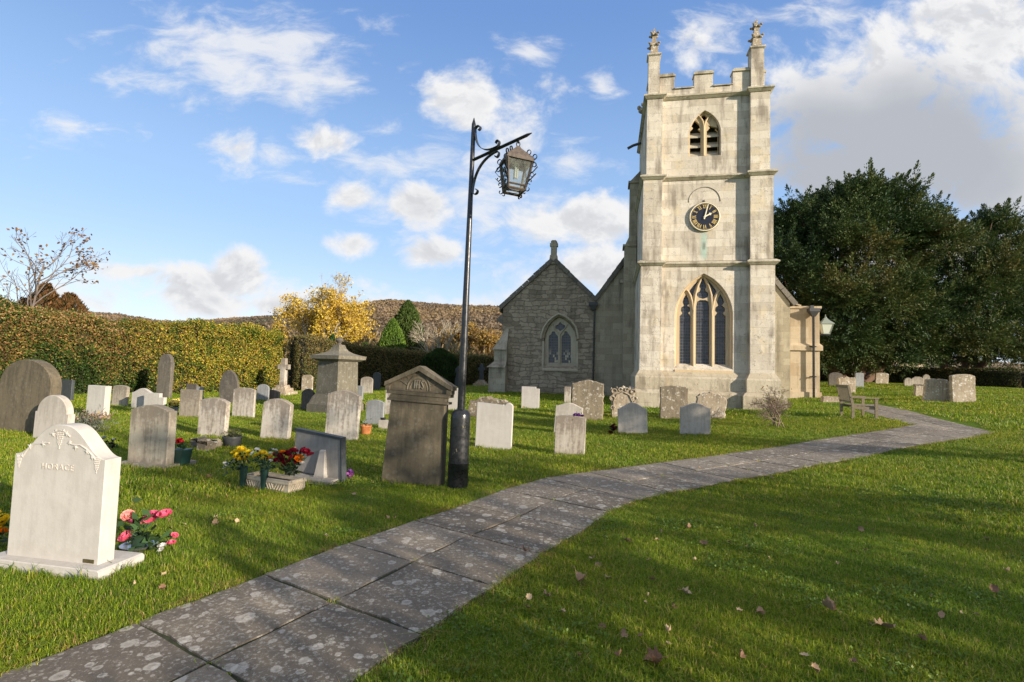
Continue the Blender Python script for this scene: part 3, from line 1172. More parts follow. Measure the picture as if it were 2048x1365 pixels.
def sweep(mb, poly, prof):
    """profile rows (offset, z) swept around a closed plan outline"""
    loops = [offset(poly, o) for o, z in prof]
    n = len(poly)
    vs, fs = [], []
    for L, (o, z) in zip(loops, prof):
        vs += [(p[0], p[1], z) for p in L]
    for k in range(len(prof) - 1):
        for i in range(n):
            j = (i + 1) % n
            fs.append((k * n + i, k * n + j, (k + 1) * n + j, (k + 1) * n + i))
    mb.add(vs, fs)


def pointed(xl, xr, zb, zs, za, n=12, bulge=1.0):
    """pointed arch outline: bottom left, up, over, bottom right"""
    c, hw = (xl + xr) / 2, (xr - xl) / 2
    rise = za - zs
    Rr = (hw * hw + rise * rise) / (2 * hw)
    Rr = Rr * bulge
    # circle through (hw,0) and (0,rise) with centre on z=0 line when bulge=1
    cx = hw - Rr
    L = []
    for i in range(n + 1):
        f = i / n
        a = math.atan2(rise, -cx) * f
        L.append((cx + Rr * math.cos(a), Rr * math.sin(a)))
    right = [(c + a, zs + b) for a, b in L]
    left = [(c - a, zs + b) for a, b in L]
    return [(xl, zb)] + left[:-1] + [(c, za)] + right[:-1][::-1] + [(xr, zb)]


def make_tower():
    st = [(2.32, .25, -1.56, 1.50, 0.0, 5.58), (2.27, .23, -1.58, 1.50, 5.78, 8.86), (2.17, .21, -1.60, 1.50, 9.0, 12.0)]
    z3 = zoomer(1250, 520, 4.266, 0.0)
    z1 = zoomer(1250, 30, 4.0156, 0.0)
    wa = pointed(-1.06, .98, 1.78, 3.72, 5.31)
    wb = pointed(-.62, .53, 9.76, 10.62, 11.52)
    body = MB()
    for si, (hw, pj, bl, br, z0, z1_) in enumerate(st):
        o = tower_outline(hw, pj, bl, br)
        n = len(o)
        for i in range(n):
            if i == 2:
                continue
            a, b = o[i], o[(i + 1) % n]
            body.add([(a[0], a[1], z0), (b[0], b[1], z0), (b[0], b[1], z1_), (a[0], a[1], z1_)], [(0, 1, 2, 3)])
        holes = [wa] if si == 0 else ([wb] if si == 2 else [])
        body.plate([(bl, z0), (bl, z1_), (br, z1_), (br, z0)], holes, 0.0, .26, splay=.93, outer_side=False)
    body.build('tower_wall', M_TOWER, church)
    # dark room behind the openings
    pl = MB()
    o = tower_outline(2.32, .25, -1.56, 1.50)
    sweep(pl, o, [(.30, 0), (.30, .86), (.24, .95), (.15, 1.0), (.15, 1.42), (.10, 1.52), (0.002, 1.68)])
    pl.build('plinth', M_PLINTH, church)
    for z, hw, hw2, pj, bl, br in ((5.56, 2.32, 2.27, .25, -1.56, 1.50), (8.84, 2.27, 2.17, .23, -1.58, 1.50), (11.98, 2.17, 2.12, .21, -1.60, 1.50)):
        s = MB()
        sweep(s, tower_outline(hw, pj, bl, br), [(-.02, z), (.03, z), (.10, z + .07), (.13, z + .09), (.13, z + .14), (.03, z + .20), (-.12, z + .235)])
        s.build('string_course', M_STRING, church)
    # parapet
    hw, pj, D = 2.10, .22, 4.6
    par = MB()
    zb, zc, zm = 12.2, 12.42, 12.93
    th = .32
    a0, a1 = -1.70, 1.52
    mer = [(a0, -1.16), (-.44, .23), (.94, a1)]
    cr = [(-1.16, -.44), (.23, .94)]
    par.box(a0, a1, 0, th, zb, zc)
    for x0, x1 in mer:
        par.box(x0, x1, 0, th, zc, zm)
    par.box(a0, a1, D - th, D, zb, zc)
    for x0, x1 in mer:
        par.box(x0, x1, D - th, D, zc, zm)
    for sx in (-1, 1):
        xa, xb = (-hw, -hw + th) if sx < 0 else (hw - th, hw)
        par.box(xa, xb, .2, D - th, zb, zc)
        for y0 in (.2, 1.25, 2.45, 3.6):
            par.box(xa, xb, y0, y0 + .68, zc, zm)
    par.build('parapet', M_TOWER, church)
    for x0, x1 in mer:
        for ya, yb in ((-.05, th + .05), (D - th - .05, D + .05)):
            cop = MB()
            cop.prism([(x0 - .03, zm), (x0 - .03, zm + .05), (x0 + .04, zm + .11), (x1 - .04, zm + .11), (x1 + .03, zm + .05), (x1 + .03, zm)], ya, yb)
            cop.build('coping', M_STRING, church)
    for x0, x1 in cr:
        cop = MB()
        cop.add([(x0, -.05, zc), (x1, -.05, zc), (x1, -.05, zc + .04), (x0, -.05, zc + .04), (x0, .1, zc + .10), (x1, .1, zc + .10), (x1, th, zc + .10), (x0, th, zc + .10)],
                [(0, 1, 2, 3), (3, 2, 5, 4), (4, 5, 6, 7)])
        cop.build('coping', M_STRING, church)
    for sx in (-1, 1):
        xa, xb = (-hw - .04, -hw + th + .04) if sx < 0 else (hw - th - .04, hw + .04)
        for y0 in (.2, 1.25, 2.45, 3.6):
            cop = MB()
            cop.box(xa, xb, y0 - .03, y0 + .71, zm + .002, zm + .09)
            cop.build('coping', M_STRING, church)
    # pinnacles
    rng = random.Random(2)
    for (cx, w, zt, top) in ((-1.93, .21, 13.72, 14.98), (1.76, .225, 13.66, 14.95)):
        cy = -.16 + w + .02
        p = MB()
        p.box(cx - w, cx + w, cy - w, cy + w, 12.18, zt)
        p.frus((w, w), (w + .05, w + .05), zt, zt + .05, (cx, cy))
        p.box(cx - w - .05, cx + w + .05, cy - w - .05, cy + w + .05, zt + .05, zt + .10)
        po = p.build('pinnacle', M_TOWER, church)
        s = MB()
        h0 = zt + .10
        s.frus((w * .78, w * .78), (.035, .035), h0, top - .12, (cx, cy))
        s.frus((.05, .05), (.01, .01), top - .14, top, (cx, cy))
        for lev in (.36, .74):
            zz = h0 + (top - h0) * lev
            r = w * .78 * (1 - lev) + .05
            for a in range(4):
                an = a * math.pi / 2 + .78 + rng.random() * .2
                for k in (0, 1):
                    q = (cx + math.cos(an) * (r + .075 * k + .02), cy + math.sin(an) * (r + .075 * k + .02), zz + .04 * k)
                    s.ball(q, .075 - .02 * k, 6, 4, (1, 1, .7))
            s.ball((cx, cy, zz), r + .03, 6, 4, (1, 1, .5))
        s.build('crocketed_spire', S_OLDW, po)
    # north side buttress at the rear, spouts
    nb = MB()
    nb.box(-2.82, -2.3, 3.6, 4.45, 0, 7.3)
    nb.add([(-2.82, 3.6, 7.3), (-2.3, 3.6, 7.3), (-2.3, 4.45, 7.3), (-2.82, 4.45, 7.3), (-2.62, 3.6, 7.75), (-2.3, 3.6, 7.75), (-2.3, 4.45, 7.75), (-2.62, 4.45, 7.75)],
           [(0, 1, 5, 4), (1, 2, 6, 5), (2, 3, 7, 6), (3, 0, 4, 7), (4, 5, 6, 7)])
    nb.box(-2.90, -2.3, 3.55, 4.5, 7.28, 7.36)
    nb.box(-2.62, -2.2, 3.65, 4.4, 7.75, 10.2)
    nb.box(-2.70, -2.2, 3.6, 4.45, 10.2, 10.30)
    nb.add([(-2.62, 3.65, 10.3), (-2.1, 3.65, 10.3), (-2.1, 4.4, 10.3), (-2.62, 4.4, 10.3), (-2.2, 3.65, 10.75), (-2.1, 3.65, 10.75), (-2.1, 4.4, 10.75), (-2.2, 4.4, 10.75)],
           [(0, 1, 5, 4), (1, 2, 6, 5), (2, 3, 7, 6), (3, 0, 4, 7), (4, 5, 6, 7)])
    nb.build('buttress', M_NAVE, church)
    sp = MB()
    sp.tube([(-2.2, 2.9, 11.72), (-2.55, 2.9, 11.62), (-2.78, 2.9, 11.50)], .06, 8)
    sp.build('rain_spout', GRANITE_LEAD, church)
    gg = MB()
    gg.ball((-2.28, 1.2, 12.3), .13, 7, 5, (1.3, 1, 1))
    gg.ball((-2.4, 1.2, 12.42), .09, 7, 5)
    gg.ball((-2.25, 1.2, 12.55), .08, 7, 5)
    gg.build('gargoyle', S_OLDW, church)
    rf = MB()
    rf.add([(-2.05, .1, 12.15), (2.05, .1, 12.15), (2.05, 4.5, 12.15), (-2.05, 4.5, 12.15)], [(0, 1, 2, 3)])
    rf.build('tower_roof', GRANITE_LEAD, church)

    # ---- west window
    win = MB()
    out = [(-.05 + (a + .05) * .94, 1.80 + (b - 1.80) * .985) for a, b in wa]
    zz = zoomer(1250, 520, 4.266, .20)
    Lh = zz([(464, 908), (466, 480), (490, 457), (476, 436), (479, 408), (502, 393), (491, 362), (500, 330), (522, 292), (543, 335), (553, 370), (533, 391), (557, 407), (560, 434), (541, 454), (561, 482), (560, 912)])
    Ch = zz([(604, 913), (607, 400), (616, 358), (640, 344), (690, 344), (714, 358), (721, 400), (720, 917)])
    Tp = zz([(628, 322), (612, 303), (614, 284), (636, 270), (645, 248), (634, 232), (641, 190), (661, 152), (676, 172), (692, 205), (697, 232), (686, 248), (692, 268), (712, 282), (714, 302), (702, 322), (665, 334)])
    Rh = zz([(765, 915), (766, 482), (786, 455), (768, 435), (771, 408), (795, 391), (784, 362), (794, 325), (815, 290), (838, 330), (847, 364), (828, 391), (853, 408), (856, 436), (836, 456), (861, 482), (860, 920)])
    Ls = zz([(560, 290), (549, 266), (590, 212), (632, 172), (606, 225), (590, 272), (580, 320)])
    Rs = zz([(770, 292), (782, 268), (742, 212), (703, 172), (727, 225), (742, 272), (750, 322)])
    win.plate(out, [Lh, Ch, Tp, Rh, Ls, Rs], .20, .30, outer_side=True)
    for xa in (582, 742):
        p = zz([(xa, 915), (xa, 480)])
        win.bar2d([p[0], ((p[0][0] + p[1][0]) / 2, (p[0][1] + p[1][1]) / 2), p[1]], .085, .12, .21)
    arcL = zz([(582, 480), (588, 390), (600, 300), (622, 220), (662, 138)])
    arcR = zz([(742, 480), (740, 390), (734, 300), (712, 220), (668, 138)])
    sL = zz([(582, 430), (572, 360), (556, 305), (536, 268), (524, 262)])
    sR = zz([(744, 430), (756, 360), (776, 305), (800, 268), (812, 264)])
    for a in (arcL, arcR, sL, sR):
        win.bar2d(a, .07, .135, .21)
    wo = win.build('west_window', S_TRACERY, church)
    # splayed frame round the opening and sloping sill
    fr = MB()
    o1 = wa
    ring_o = [(a * 1.0 + (a + .04) * .0, b) for a, b in o1]
    fr.bar2d([(a - .0, b) for a, b in [(-.05 + (a + .05) * .97, 1.8 + (b - 1.8) * .99) for a, b in wa][0:]], .09, .07, .22)
    fr.build('window_frame', S_TRACERY, wo)
    sl = MB()
    sl.add([(-1.04, -.03, 1.72), (.96, -.03, 1.72), (.96, .24, 1.86), (-1.04, .24, 1.86), (-1.04, -.03, 1.62), (.96, -.03, 1.62)], [(0, 1, 2, 3), (4, 5, 1, 0)])
    sl.build('window_sill', S_TRACERY, wo)
    gl = MB()
    gl.add([(-1.1, .285, 1.7), (1.05, .285, 1.7), (1.05, .285, 5.4), (-1.1, .285, 5.4)], [(0, 1, 2, 3)])
    gl.build('glass', LEADED, wo)
    sb = MB()
    for z in (2.35, 2.95, 3.55, 3.98):
        sb.box(-1.0, .92, .262, .278, z, z + .014)
    sb.build('saddle_bars', GRANITE_LEAD, wo)

    # ---- belfry window
    bz = zoomer(1250, 30, 4.0156, .16)
    bw = MB()
    out = [(-.045 + (a + .045) * .96, 9.78 + (b - 9.78) * .985) for a, b in wb]
    Lb = bz([(520, 1140), (521, 935), (545, 912), (528, 895), (560, 822), (596, 880), (606, 912), (588, 920), (609, 938), (609, 1138)])
    Rb = bz([(656, 1138), (656, 935), (680, 912), (664, 890), (698, 815), (735, 885), (742, 910), (724, 918), (746, 938), (746, 1136)])
    Qb = bz([(634, 858), (622, 838), (610, 825), (622, 812), (634, 788), (648, 812), (662, 824), (650, 838)])
    bw.plate(out, [Lb, Rb, Qb], .14, .24)
    bw.bar2d(bz([(632, 1138), (632, 1040), (632, 900)]), .085, .07, .15)
    bw.bar2d(bz([(632, 900), (622, 860), (600, 825), (572, 808)]), .06, .08, .15)
    bw.bar2d(bz([(634, 900), (646, 860), (670, 825), (706, 800)]), .06, .08, .15)
    bo = bw.build('belfry_window', S_TRACERY, church)
    lv = MB()
    for zc_ in bz([(560, 965), (560, 1045), (560, 1115)]):
        z = zc_[1]
        lv.add([(-.60, .17, z - .12), (.52, .17, z - .12), (.52, .42, z + .14), (-.60, .42, z + .14), (-.60, .17, z - .07), (.52, .17, z - .07), (.52, .42, z + .19), (-.60, .42, z + .19)],
               [(0, 1, 2, 3), (4, 5, 6, 7), (0, 1, 5, 4)])
    lv.build('louvre', S_TRACGREY, bo)
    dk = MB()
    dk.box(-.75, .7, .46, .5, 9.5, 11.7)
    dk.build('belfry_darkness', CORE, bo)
    # ---- clock
    cc = fc(1409, 435)
    clk = MB()
    clk.lathe([(.0, 0), (.53, 0), (.55, .02), (.55, .06), (.515, .075), (.51, .05), (0, .05)], 40)
    rotx = Matrix.Rotation(math.pi / 2, 4, 'X')
    clk.v = [tuple(rotx @ Vector(q)) for q in clk.v]
    NAVY = mat_simple('navy_clock_face', (.008, .009, .02), .4)
    GOLD = mat_simple('gold_leaf', (.75, .52, .18), .35, .5)
    PALEGOLD = mat_simple('pale_gilt', (.85, .74, .52), .45, .1)
    co = clk.build('clock_face', NAVY, church, smooth=30, loc=(cc[0], -.01, cc[1]))
    rg = MB()
    rg.lathe([(.505, .052), (.53, .065), (.555, .03), (.535, .078), (.510, .080), (.505, .052)], 40, cap=False)
    rg.v = [tuple(rotx @ Vector(q)) for q in rg.v]
    rg.build('clock_rim', PALEGOLD, co)
    tk = MB()
    for i in range(60):
        a = i * math.pi / 30
        r0, r1 = .465, .495
        w = .007 if i % 5 else .012
        s, c = math.sin(a), math.cos(a)
        tk.add([(s * r0 - c * w, -.062, c * r0 + s * w), (s * r0 + c * w, -.062, c * r0 - s * w), (s * r1 + c * w, -.062, c * r1 - s * w), (s * r1 - c * w, -.062, c * r1 + s * w)], [(0, 1, 2, 3)])
    tk.build('minute_track', GOLD, co)
    for i, rn in enumerate(['XII', 'I', 'II', 'III', 'IIII', 'V', 'VI', 'VII', 'VIII', 'IX', 'X', 'XI']):
        a = i * math.pi / 6
        nm_ = MB()
        wid = sum({'I': .042, 'V': .08, 'X': .08}[ch] for ch in rn)
        sc = min(1, .19 / wid)
        x = -wid * sc / 2
        z0, z1n = .31, .45

        def stroke(xa, za, xb, zb, w):
            q = [(xa - w, za), (xa + w, za), (xb + w, zb), (xb - w, zb)]
            s, c = math.sin(a), math.cos(a)
            nm_.add([(px_ * c + pz_ * s, -.064, -px_ * s + pz_ * c) for px_, pz_ in q], [(0, 1, 2, 3)])
        for ch in rn:
            if ch == 'I':
                stroke(x + .021 * sc, z0, x + .021 * sc, z1n, .012)
                x += .042 * sc
            elif ch == 'V':
                stroke(x + .04 * sc, z0, x + .015 * sc, z1n, .012)
                stroke(x + .04 * sc, z0, x + .065 * sc, z1n, .006)
                x += .08 * sc
            else:
                stroke(x + .065 * sc, z0, x + .015 * sc, z1n, .012)
                stroke(x + .015 * sc, z0, x + .065 * sc, z1n, .006)
                x += .08 * sc
        nm_.build('numeral', GOLD, co)
    for ang, ln, w, spade in ((math.radians(14), .47, .022, 0), (math.radians(63), .30, .022, 1)):
        h = MB()
        pts = [(-w, -.10), (w, -.10), (w * .6, ln * .98), (0, ln), (-w * .6, ln * .98)]
        if spade:
            pts = [(-w, -.06), (w, -.06), (w, ln * .55), (.055, ln * .68), (w * .6, ln * .82), (0, ln), (-w * .6, ln * .82), (-.055, ln * .68), (-w, ln * .55)]
        s, c = math.sin(ang), math.cos(ang)
        h.prism([(a * c + b * s, -a * s + b * c) for a, b in pts][::-1], -.085 - .012 * (1 - spade), -.076 - .012 * (1 - spade))
        h.build('clock_hand', PALEGOLD, co)
    hub = MB()
    hub.lathe([(0, .06), (.035, .06), (.035, .10), (0, .105)], 12)
    hub.v = [tuple(rotx @ Vector(q)) for q in hub.v]
    hub.build('clock_hub', PALEGOLD, co)
    # relief arc above the clock
    ar = MB()
    c2 = fc(1409, 402)
    ar.tube([(c2[0] + .56 * math.cos(a), -.004, c2[1] + .56 * math.sin(a) - .04) for a in np.linspace(0, math.pi, 24)], .018, 6)
    ar.ball((c2[0], -.01, c2[1]), .04, 8, 5)
    ar.build('clock_relief_arch', S_TAN, church)


make_tower()


def make_nave():
    B = 4.8                                         # gable plane behind the tower front
    za = zoomer(960, 470, 4.1355, B)
    # ---- north aisle gable
    xl, xr, zb = -8.62, -4.15, 0.0
    apex, eL, eR = fc(1107, 522, B), fc(1006, 612, B), fc(1189, 602, B)
    o = za([(518, 1100), (522, 900), (535, 820), (565, 750), (610, 700), (652, 672), (695, 690), (745, 730), (785, 790), (800, 850), (806, 1100)])
    w = MB()
    outl = [(xl, zb), (xl, eL[1] - .12), apex, (xr, eR[1]), (xr, zb)]
    w.plate(outl, [o], B, B + .32, splay=.9, outer_side=False)
    w.add([(xl, B, 0), (xl, B + 12, 0), (xl, B + 12, eL[1] - .1), (xl, B, eL[1] - .12)], [(0, 1, 2, 3)])
    w.build('aisle_gable_wall', M_RUBBLE, church)
    # nave west wall
    n = MB()
    k = fc(1579, 607, B)
    slope = (7.64 - 5.0) / (4.14 - 2.2)
    topz = eR[1] + slope * (0.15 - xr)
    n.add([(xr, B + .015, 0), (4.46, B + .015, 0), (4.46, B + .015, k[1]), (.15, B + .015, topz), (xr, B + .015, eR[1])], [(0, 1, 2, 3, 4)])
    n.add([(4.46, B + .015, 0), (4.46, B + 12, 0), (4.46, B + 12, k[1]), (4.46, B + .015, k[1])], [(0, 1, 2, 3)])
    n.build('nave_west_wall', M_NAVE, church)
    # shallow pilaster strip with moulding against the tower
    ps = MB()
    p0, p1 = fc(1243, 565, B), fc(1243, 780, B)
    ps.box(p0[0], -2.2, B - .12, B + .01, 0, p0[1])
    ps.add([(p0[0] - .06, B - .18, p0[1]), (-2.2, B - .18, p0[1]), (-2.2, B, p0[1] + .16), (p0[0] - .06, B, p0[1] + .16), (p0[0] - .06, B - .18, p0[1] - .07), (-2.2, B - .18, p0[1] - .07),
            (p0[0] - .06, B, p0[1] - .07)], [(0, 1, 2, 3), (4, 5, 1, 0), (6, 4, 0, 3)])
    ps.build('pilaster', M_NAVE, church)
    # roofs
    r = MB()

    def roofplane(a, b, y0, y1, th=.12):
        r.add([(a[0], y0, a[1]), (b[0], y0, b[1]), (b[0], y1, b[1]), (a[0], y1, a[1]), (a[0], y0, a[1] + th), (b[0], y0, b[1] + th), (b[0], y1, b[1] + th), (a[0], y1, a[1] + th)],
              [(0, 1, 2, 3), (4, 5, 6, 7), (0, 1, 5, 4), (1, 2, 6, 5), (2, 3, 7, 6), (3, 0, 4, 7)])
    y0 = B + .1
    roofplane((xl - .22, eL[1] - .28), apex, y0, B + 12)
    roofplane(apex, (xr, eR[1]), y0, B + 12)
    roofplane((xr, eR[1]), (.15, topz), y0, B + 16)
    roofplane((.15, topz), (4.6, k[1] - .05), y0, B + 16)
    r.build('stone_tiled_roof', TILES, church)
    rng = random.Random(4)

    def cope(a, b, w0=.16, n_=9, y1=.28):
        a, b = np.array(a), np.array(b)
        d = (b - a) / np.linalg.norm(b - a)
        nn = np.array([-d[1], d[0]])
        if nn[1] < 0:
            nn = -nn
        L = np.linalg.norm(b - a)
        cp = MB()
        for i in range(n_):
            s0, s1 = L * i / n_, L * (i + 1) / n_ - .012
            e = rng.random() * .03
            P = [a + d * s0 - nn * .03, a + d * s0 + nn * (w0 + e), a + d * s1 + nn * (w0 + e * .4), a + d * s1 - nn * .03]
            cp.prism([tuple(q) for q in P], B - .07 - e, B + y1)
        cp.build('gable_coping', COPING, church)
    cope((eL[0] - .12, eL[1] - .16), apex)
    cope((xr + .02, eR[1]), apex)
    cope((xr + .06, eR[1] - .02), (-2.15, eR[1] + slope * (-2.15 - xr)))
    cope((4.62, k[1] - .1), (2.2, k[1] + (topz - k[1]) * (4.46 - 2.2) / (4.46 - .15)))
    fi = MB()
    fx, fz = fc(1107, 518, B)
    fi.frus((.22, .18), (.17, .15), fz - .25, fz + .18, (fx, B + .1))
    fi.box(fx - .14, fx + .14, B - .02, B + .22, fz + .18, fz + .86)
    fi.box(fx - .19, fx + .19, B - .04, B + .24, fz + .62, fz + .78)
    fi.frus((.15, .13), (.09, .10), fz + .86, fz + .93, (fx, B + .1))
    fi.build('gable_finial', M_NAVE, church)
    # corner buttress, two stepped weatherings
    bt = MB()
    q1, q2, q3 = fc(985, 700, B), fc(985, 735, B), fc(1022, 665, B)
    for (x0, x1, z0, z1, xi) in ((-9.12, -8.3, 0, q2[1], 0), (-8.92, -8.3, q2[1], q1[1] + .05, 0)):
        bt.box(x0, x1, B - .55 if z0 == 0 else B - .38, B + .5, z0, z1)
    bt.add([(-9.0, B - .48, q1[1]), (-8.3, B - .48, q1[1]), (-8.3, B + .55, q1[1]), (-9.0, B + .55, q1[1]), (-8.45, B - .02, q3[1] + .15), (-8.3, B - .02, q3[1] + .15), (-8.3, B + .5, q3[1] + .15), (-8.45, B + .5, q3[1] + .15)],
           [(0, 1, 5, 4), (1, 2, 6, 5), (2, 3, 7, 6), (3, 0, 4, 7), (4, 5, 6, 7), (3, 2, 1, 0)])
    bt.add([(-9.22, B - .65, q2[1]), (-8.3, B - .65, q2[1]), (-8.3, B + .55, q2[1]), (-9.22, B + .55, q2[1]), (-8.90, B - .36, q2[1] + .3), (-8.3, B - .36, q2[1] + .3), (-8.3, B + .5, q2[1] + .3), (-8.90, B + .5, q2[1] + .3)],
           [(0, 1, 5, 4), (1, 2, 6, 5), (2, 3, 7, 6), (3, 0, 4, 7), (3, 2, 1, 0)])
    bt.build('corner_buttress', M_BUTT, church)
    kn = MB()
    kn.prism([(xl - .28, eL[1] - .75), (xl - .28, eL[1] - .62), (xl - .05, eL[1] - .42), (xl, eL[1] - .42), (xl, eL[1] - .95)], B - .02, B + .4)
    kn.build('eaves_corbel', COPING, church)
    # ---- aisle window
    aw = MB()
    zz = zoomer(960, 470, 4.1355, B + .22)
    o2 = [(q[0], q[1]) for q in zz([(548, 1064), (550, 900), (556, 830), (585, 765), (630, 715), (665, 702), (705, 722), (748, 770), (772, 830), (775, 900), (775, 1064)])]
    Lh = zz([(567, 1060), (568, 870), (572, 835), (590, 822), (597, 800), (620, 800), (628, 822), (645, 838), (647, 870), (645, 1060)])
    Rh = zz([(675, 1062), (674, 870), (678, 838), (695, 822), (702, 798), (722, 800), (732, 822), (748, 840), (752, 870), (754, 1062)])
    Q = zz([(665, 800), (650, 785), (622, 775), (625, 752), (648, 742), (662, 718), (680, 740), (705, 750), (708, 772), (682, 785)])
    sl_ = zz([(568, 800), (582, 776), (604, 752), (606, 780), (590, 795)])
    _cx = sum(q[0] for q in o) / len(o)
    _cz = sum(q[1] for q in o) / len(o)
    o2 = [(_cx + (a - _cx) * .965, _cz + (b - _cz) * .965) for a, b in o]
    aw.plate(o2, [Lh, Rh, Q], B + .18, B + .28)
    aw.bar2d(zz([(660, 1064), (660, 950), (660, 825)]), .07, B + .10, B + .19)
    aw.bar2d(zz([(660, 830), (640, 800), (612, 760), (606, 740)]), .05, B + .11, B + .19)
    aw.bar2d(zz([(660, 830), (682, 800), (712, 765), (722, 745)]), .05, B + .11, B + .19)
    awo = aw.build('aisle_window', S_TRACGREY, church)
    hm = MB()
    hp = za([(505, 860), (512, 820), (530, 765), (565, 715), (610, 678), (652, 655), (700, 672), (755, 712), (795, 765), (808, 820), (814, 860)])
    hm.bar2d(hp, .10, B - .09, B + .002)
    jl = za([(520, 1100), (521, 1000), (524, 880)])
    jr = za([(806, 1100), (805, 1000), (802, 880)])
    hm.bar2d(jl, .09, B - .02, B + .002, .8)
    hm.bar2d(jr, .09, B - .02, B + .002, .8)
    hm.build('hood_mould', S_TRACGREY, awo)
    si = MB()
    s0, s1 = za([(515, 1104)])[0], za([(810, 1104)])[0]
    si.add([(s0[0], B - .08, s0[1] - .03), (s1[0], B - .08, s0[1] - .03), (s1[0], B + .2, s0[1] + .14), (s0[0], B + .2, s0[1] + .14), (s0[0], B - .08, s0[1] - .12), (s1[0], B - .08, s0[1] - .12)],
           [(0, 1, 2, 3), (4, 5, 1, 0), (4, 0, 3), (5, 2, 1)])
    si.build('window_sill', S_TRACGREY, awo)
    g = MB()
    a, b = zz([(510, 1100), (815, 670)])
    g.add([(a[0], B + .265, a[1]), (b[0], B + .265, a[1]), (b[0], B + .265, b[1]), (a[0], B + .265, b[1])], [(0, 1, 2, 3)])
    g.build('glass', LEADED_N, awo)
    # ---- downpipe in the valley
    dp = MB()
    vx, vz = fc(1189.5, 606, B - .1)
    dp.tube([(vx, B - .1, vz - .3), (vx, B - .1, 0)], .045, 8)
    for z in (1.6, 3.1):
        dp.tube([(vx, B - .1, z), (vx, B - .1, z + .06)], .062, 8)
    dpo = dp.build('downpipe', IRON, church, smooth=40)
    hd = MB()
    hd.frus((.07, .06), (.20, .12), vz - .36, vz - .12, (vx - .06, B - .12))
    hd.box(vx - .28, vx + .15, B - .25, B + .0, vz - .12, vz + .02)
    hd.build('hopper_head', GRANITE_LEAD, dpo)
    # ---- south aisle
    BS = B + .12
    z5 = zoomer(1500, 560, 4.55, BS)
    tl, tr = z5([(308, 252)])[0], z5([(632, 252)])[0]
    x0, x1, zt = 4.2, tr[0], tr[1]
    s = MB()
    s.box(x0, x1, BS, BS + 9, 0, zt - .05)
    s.build('south_aisle_wall', M_AISLE, church)
    zb1, zb2 = z5([(560, 645)])[0][1], z5([(560, 590)])[0][1]
    t = MB()
    t.add([(x0, BS - .10, zb1), (x1 + .10, BS - .10, zb1), (x1 + .10, BS - .10, zb2 - .06), (x0, BS - .10, zb2 - .06), (x0, BS, zb2 + .06), (x1, BS, zb2 + .06), (x1 + .10, BS + 9, zb2 - .06), (x1, BS + 9, zb2 + .06), (x1 + .10, BS + 9, zb1),
           (x0, BS, zb1), (x1, BS, zb1)],
          [(0, 1, 2, 3), (3, 2, 5, 4), (1, 8, 6, 2), (2, 6, 7, 5), (9, 10, 1, 0)])
    t.box(x0, x1 + .06, BS - .06, BS - .002, 0, .95)
    t.build('string_course', M_AISLE, church)
    c = MB()
    c.box(x0 - .25, x1 + .07, BS - .06, BS + 9, zt - .05, zt + .05)
    c.prism([(x0 - .6, zt + .55), (x0 - .55, zt + .62), (x0 + .75, zt + .10), (x0 + .75, zt + .03)], BS - .04, BS + .3)
    c.build('parapet_coping', M_AISLE, church)
    # drain pipe with hopper
    d = MB()
    pxx, pz = z5([(562, 300)])[0]
    d.tube([(pxx, BS - .18, pz - .1), (pxx, BS - .18, 0.3)], .05, 8)
    for z in (zb2 - .12, 1.6):
        d.tube([(pxx, BS - .18, z), (pxx, BS - .18, z + .06)], .07, 8)
        d.box(pxx - .14, pxx + .14, BS - .12, BS - .08, z + .01, z + .05)
    do = d.build('downpipe', IRON, church, smooth=40)
    h = MB()
    h.frus((.06, .06), (.19, .16), pz - .20, pz + .02, (pxx, BS - .20))
    h.box(pxx - .21, pxx + .21, BS - .37, BS - .0, pz + .02, pz + .16)
    h.box(pxx - .12, pxx + .02, BS - .2, BS - .0, pz + .16, pz + .30)
    h.build('hopper_head', GRANITE_LEAD, do)


make_nave()
cM = Matrix.Rotation(-CH_YAW, 4, 'Z')


def ch_world(x, y, z):
    q = cM @ Vector((x, y, z))
    return Vector((q.x + CH0[0], q.y + CH0[1], q.z))


EXCL.append((ch_world(0, 2.3, 0).x, ch_world(0, 2.3, 0).y, 2.6, 2.9, CH_YAW))
EXCL.append((ch_world(-1.5, 9.8, 0).x, ch_world(-1.5, 9.8, 0).y, 7.3, 5.0, CH_YAW))


def make_wall_lamp():
    Y0 = (ch_world(5.7, 5.6, 0)).y
    p = pt(1651, 656, Y0)
    o = empty('wall_lantern', (p.x, p.y, p.z), -CH_YAW, 'pale green tapered lantern bracketed to the south aisle wall beside the yew', 'wall lamp')
    VERD = mat_simple('green_painted_metal', (.20, .23, .19), .5)
    MILK = mat_simple('milky_glass', (.55, .58, .50), .25)
    m = MB()
    m.frus((.13, .13), (.24, .24), -.26, .16)
    m.build('lantern_glass', MILK, o)
    b = MB()
    for sx in (-1, 1):
        for sy in (-1, 1):
            b.tube([(sx * .135, sy * .135, -.27), (sx * .25, sy * .25, .17)], .014, 6)
    b.frus((.28, .28), (.27, .27), .16, .19)
    b.frus((.27, .27), (.10, .10), .19, .36)
    b.frus((.10, .10), (.06, .06), .36, .44)
    b.ball((0, 0, .47), .05, 8, 5)
    b.ball((0, 0, .56), .02, 6, 5, (1, 1, 3))
    b.frus((.15, .15), (.14, .14), -.30, -.26)
    b.build('lantern_frame', VERD, o)
    a = MB()
    a.box(-.22, .16, -.05, .05, -.36, -.30)
    a.tube([(-.20, 0, -.33), (-.26, 0, -.4), (-.30, 0, -.55)], .02, 6)
    a.build('bracket', IRON, o)


make_wall_lamp()

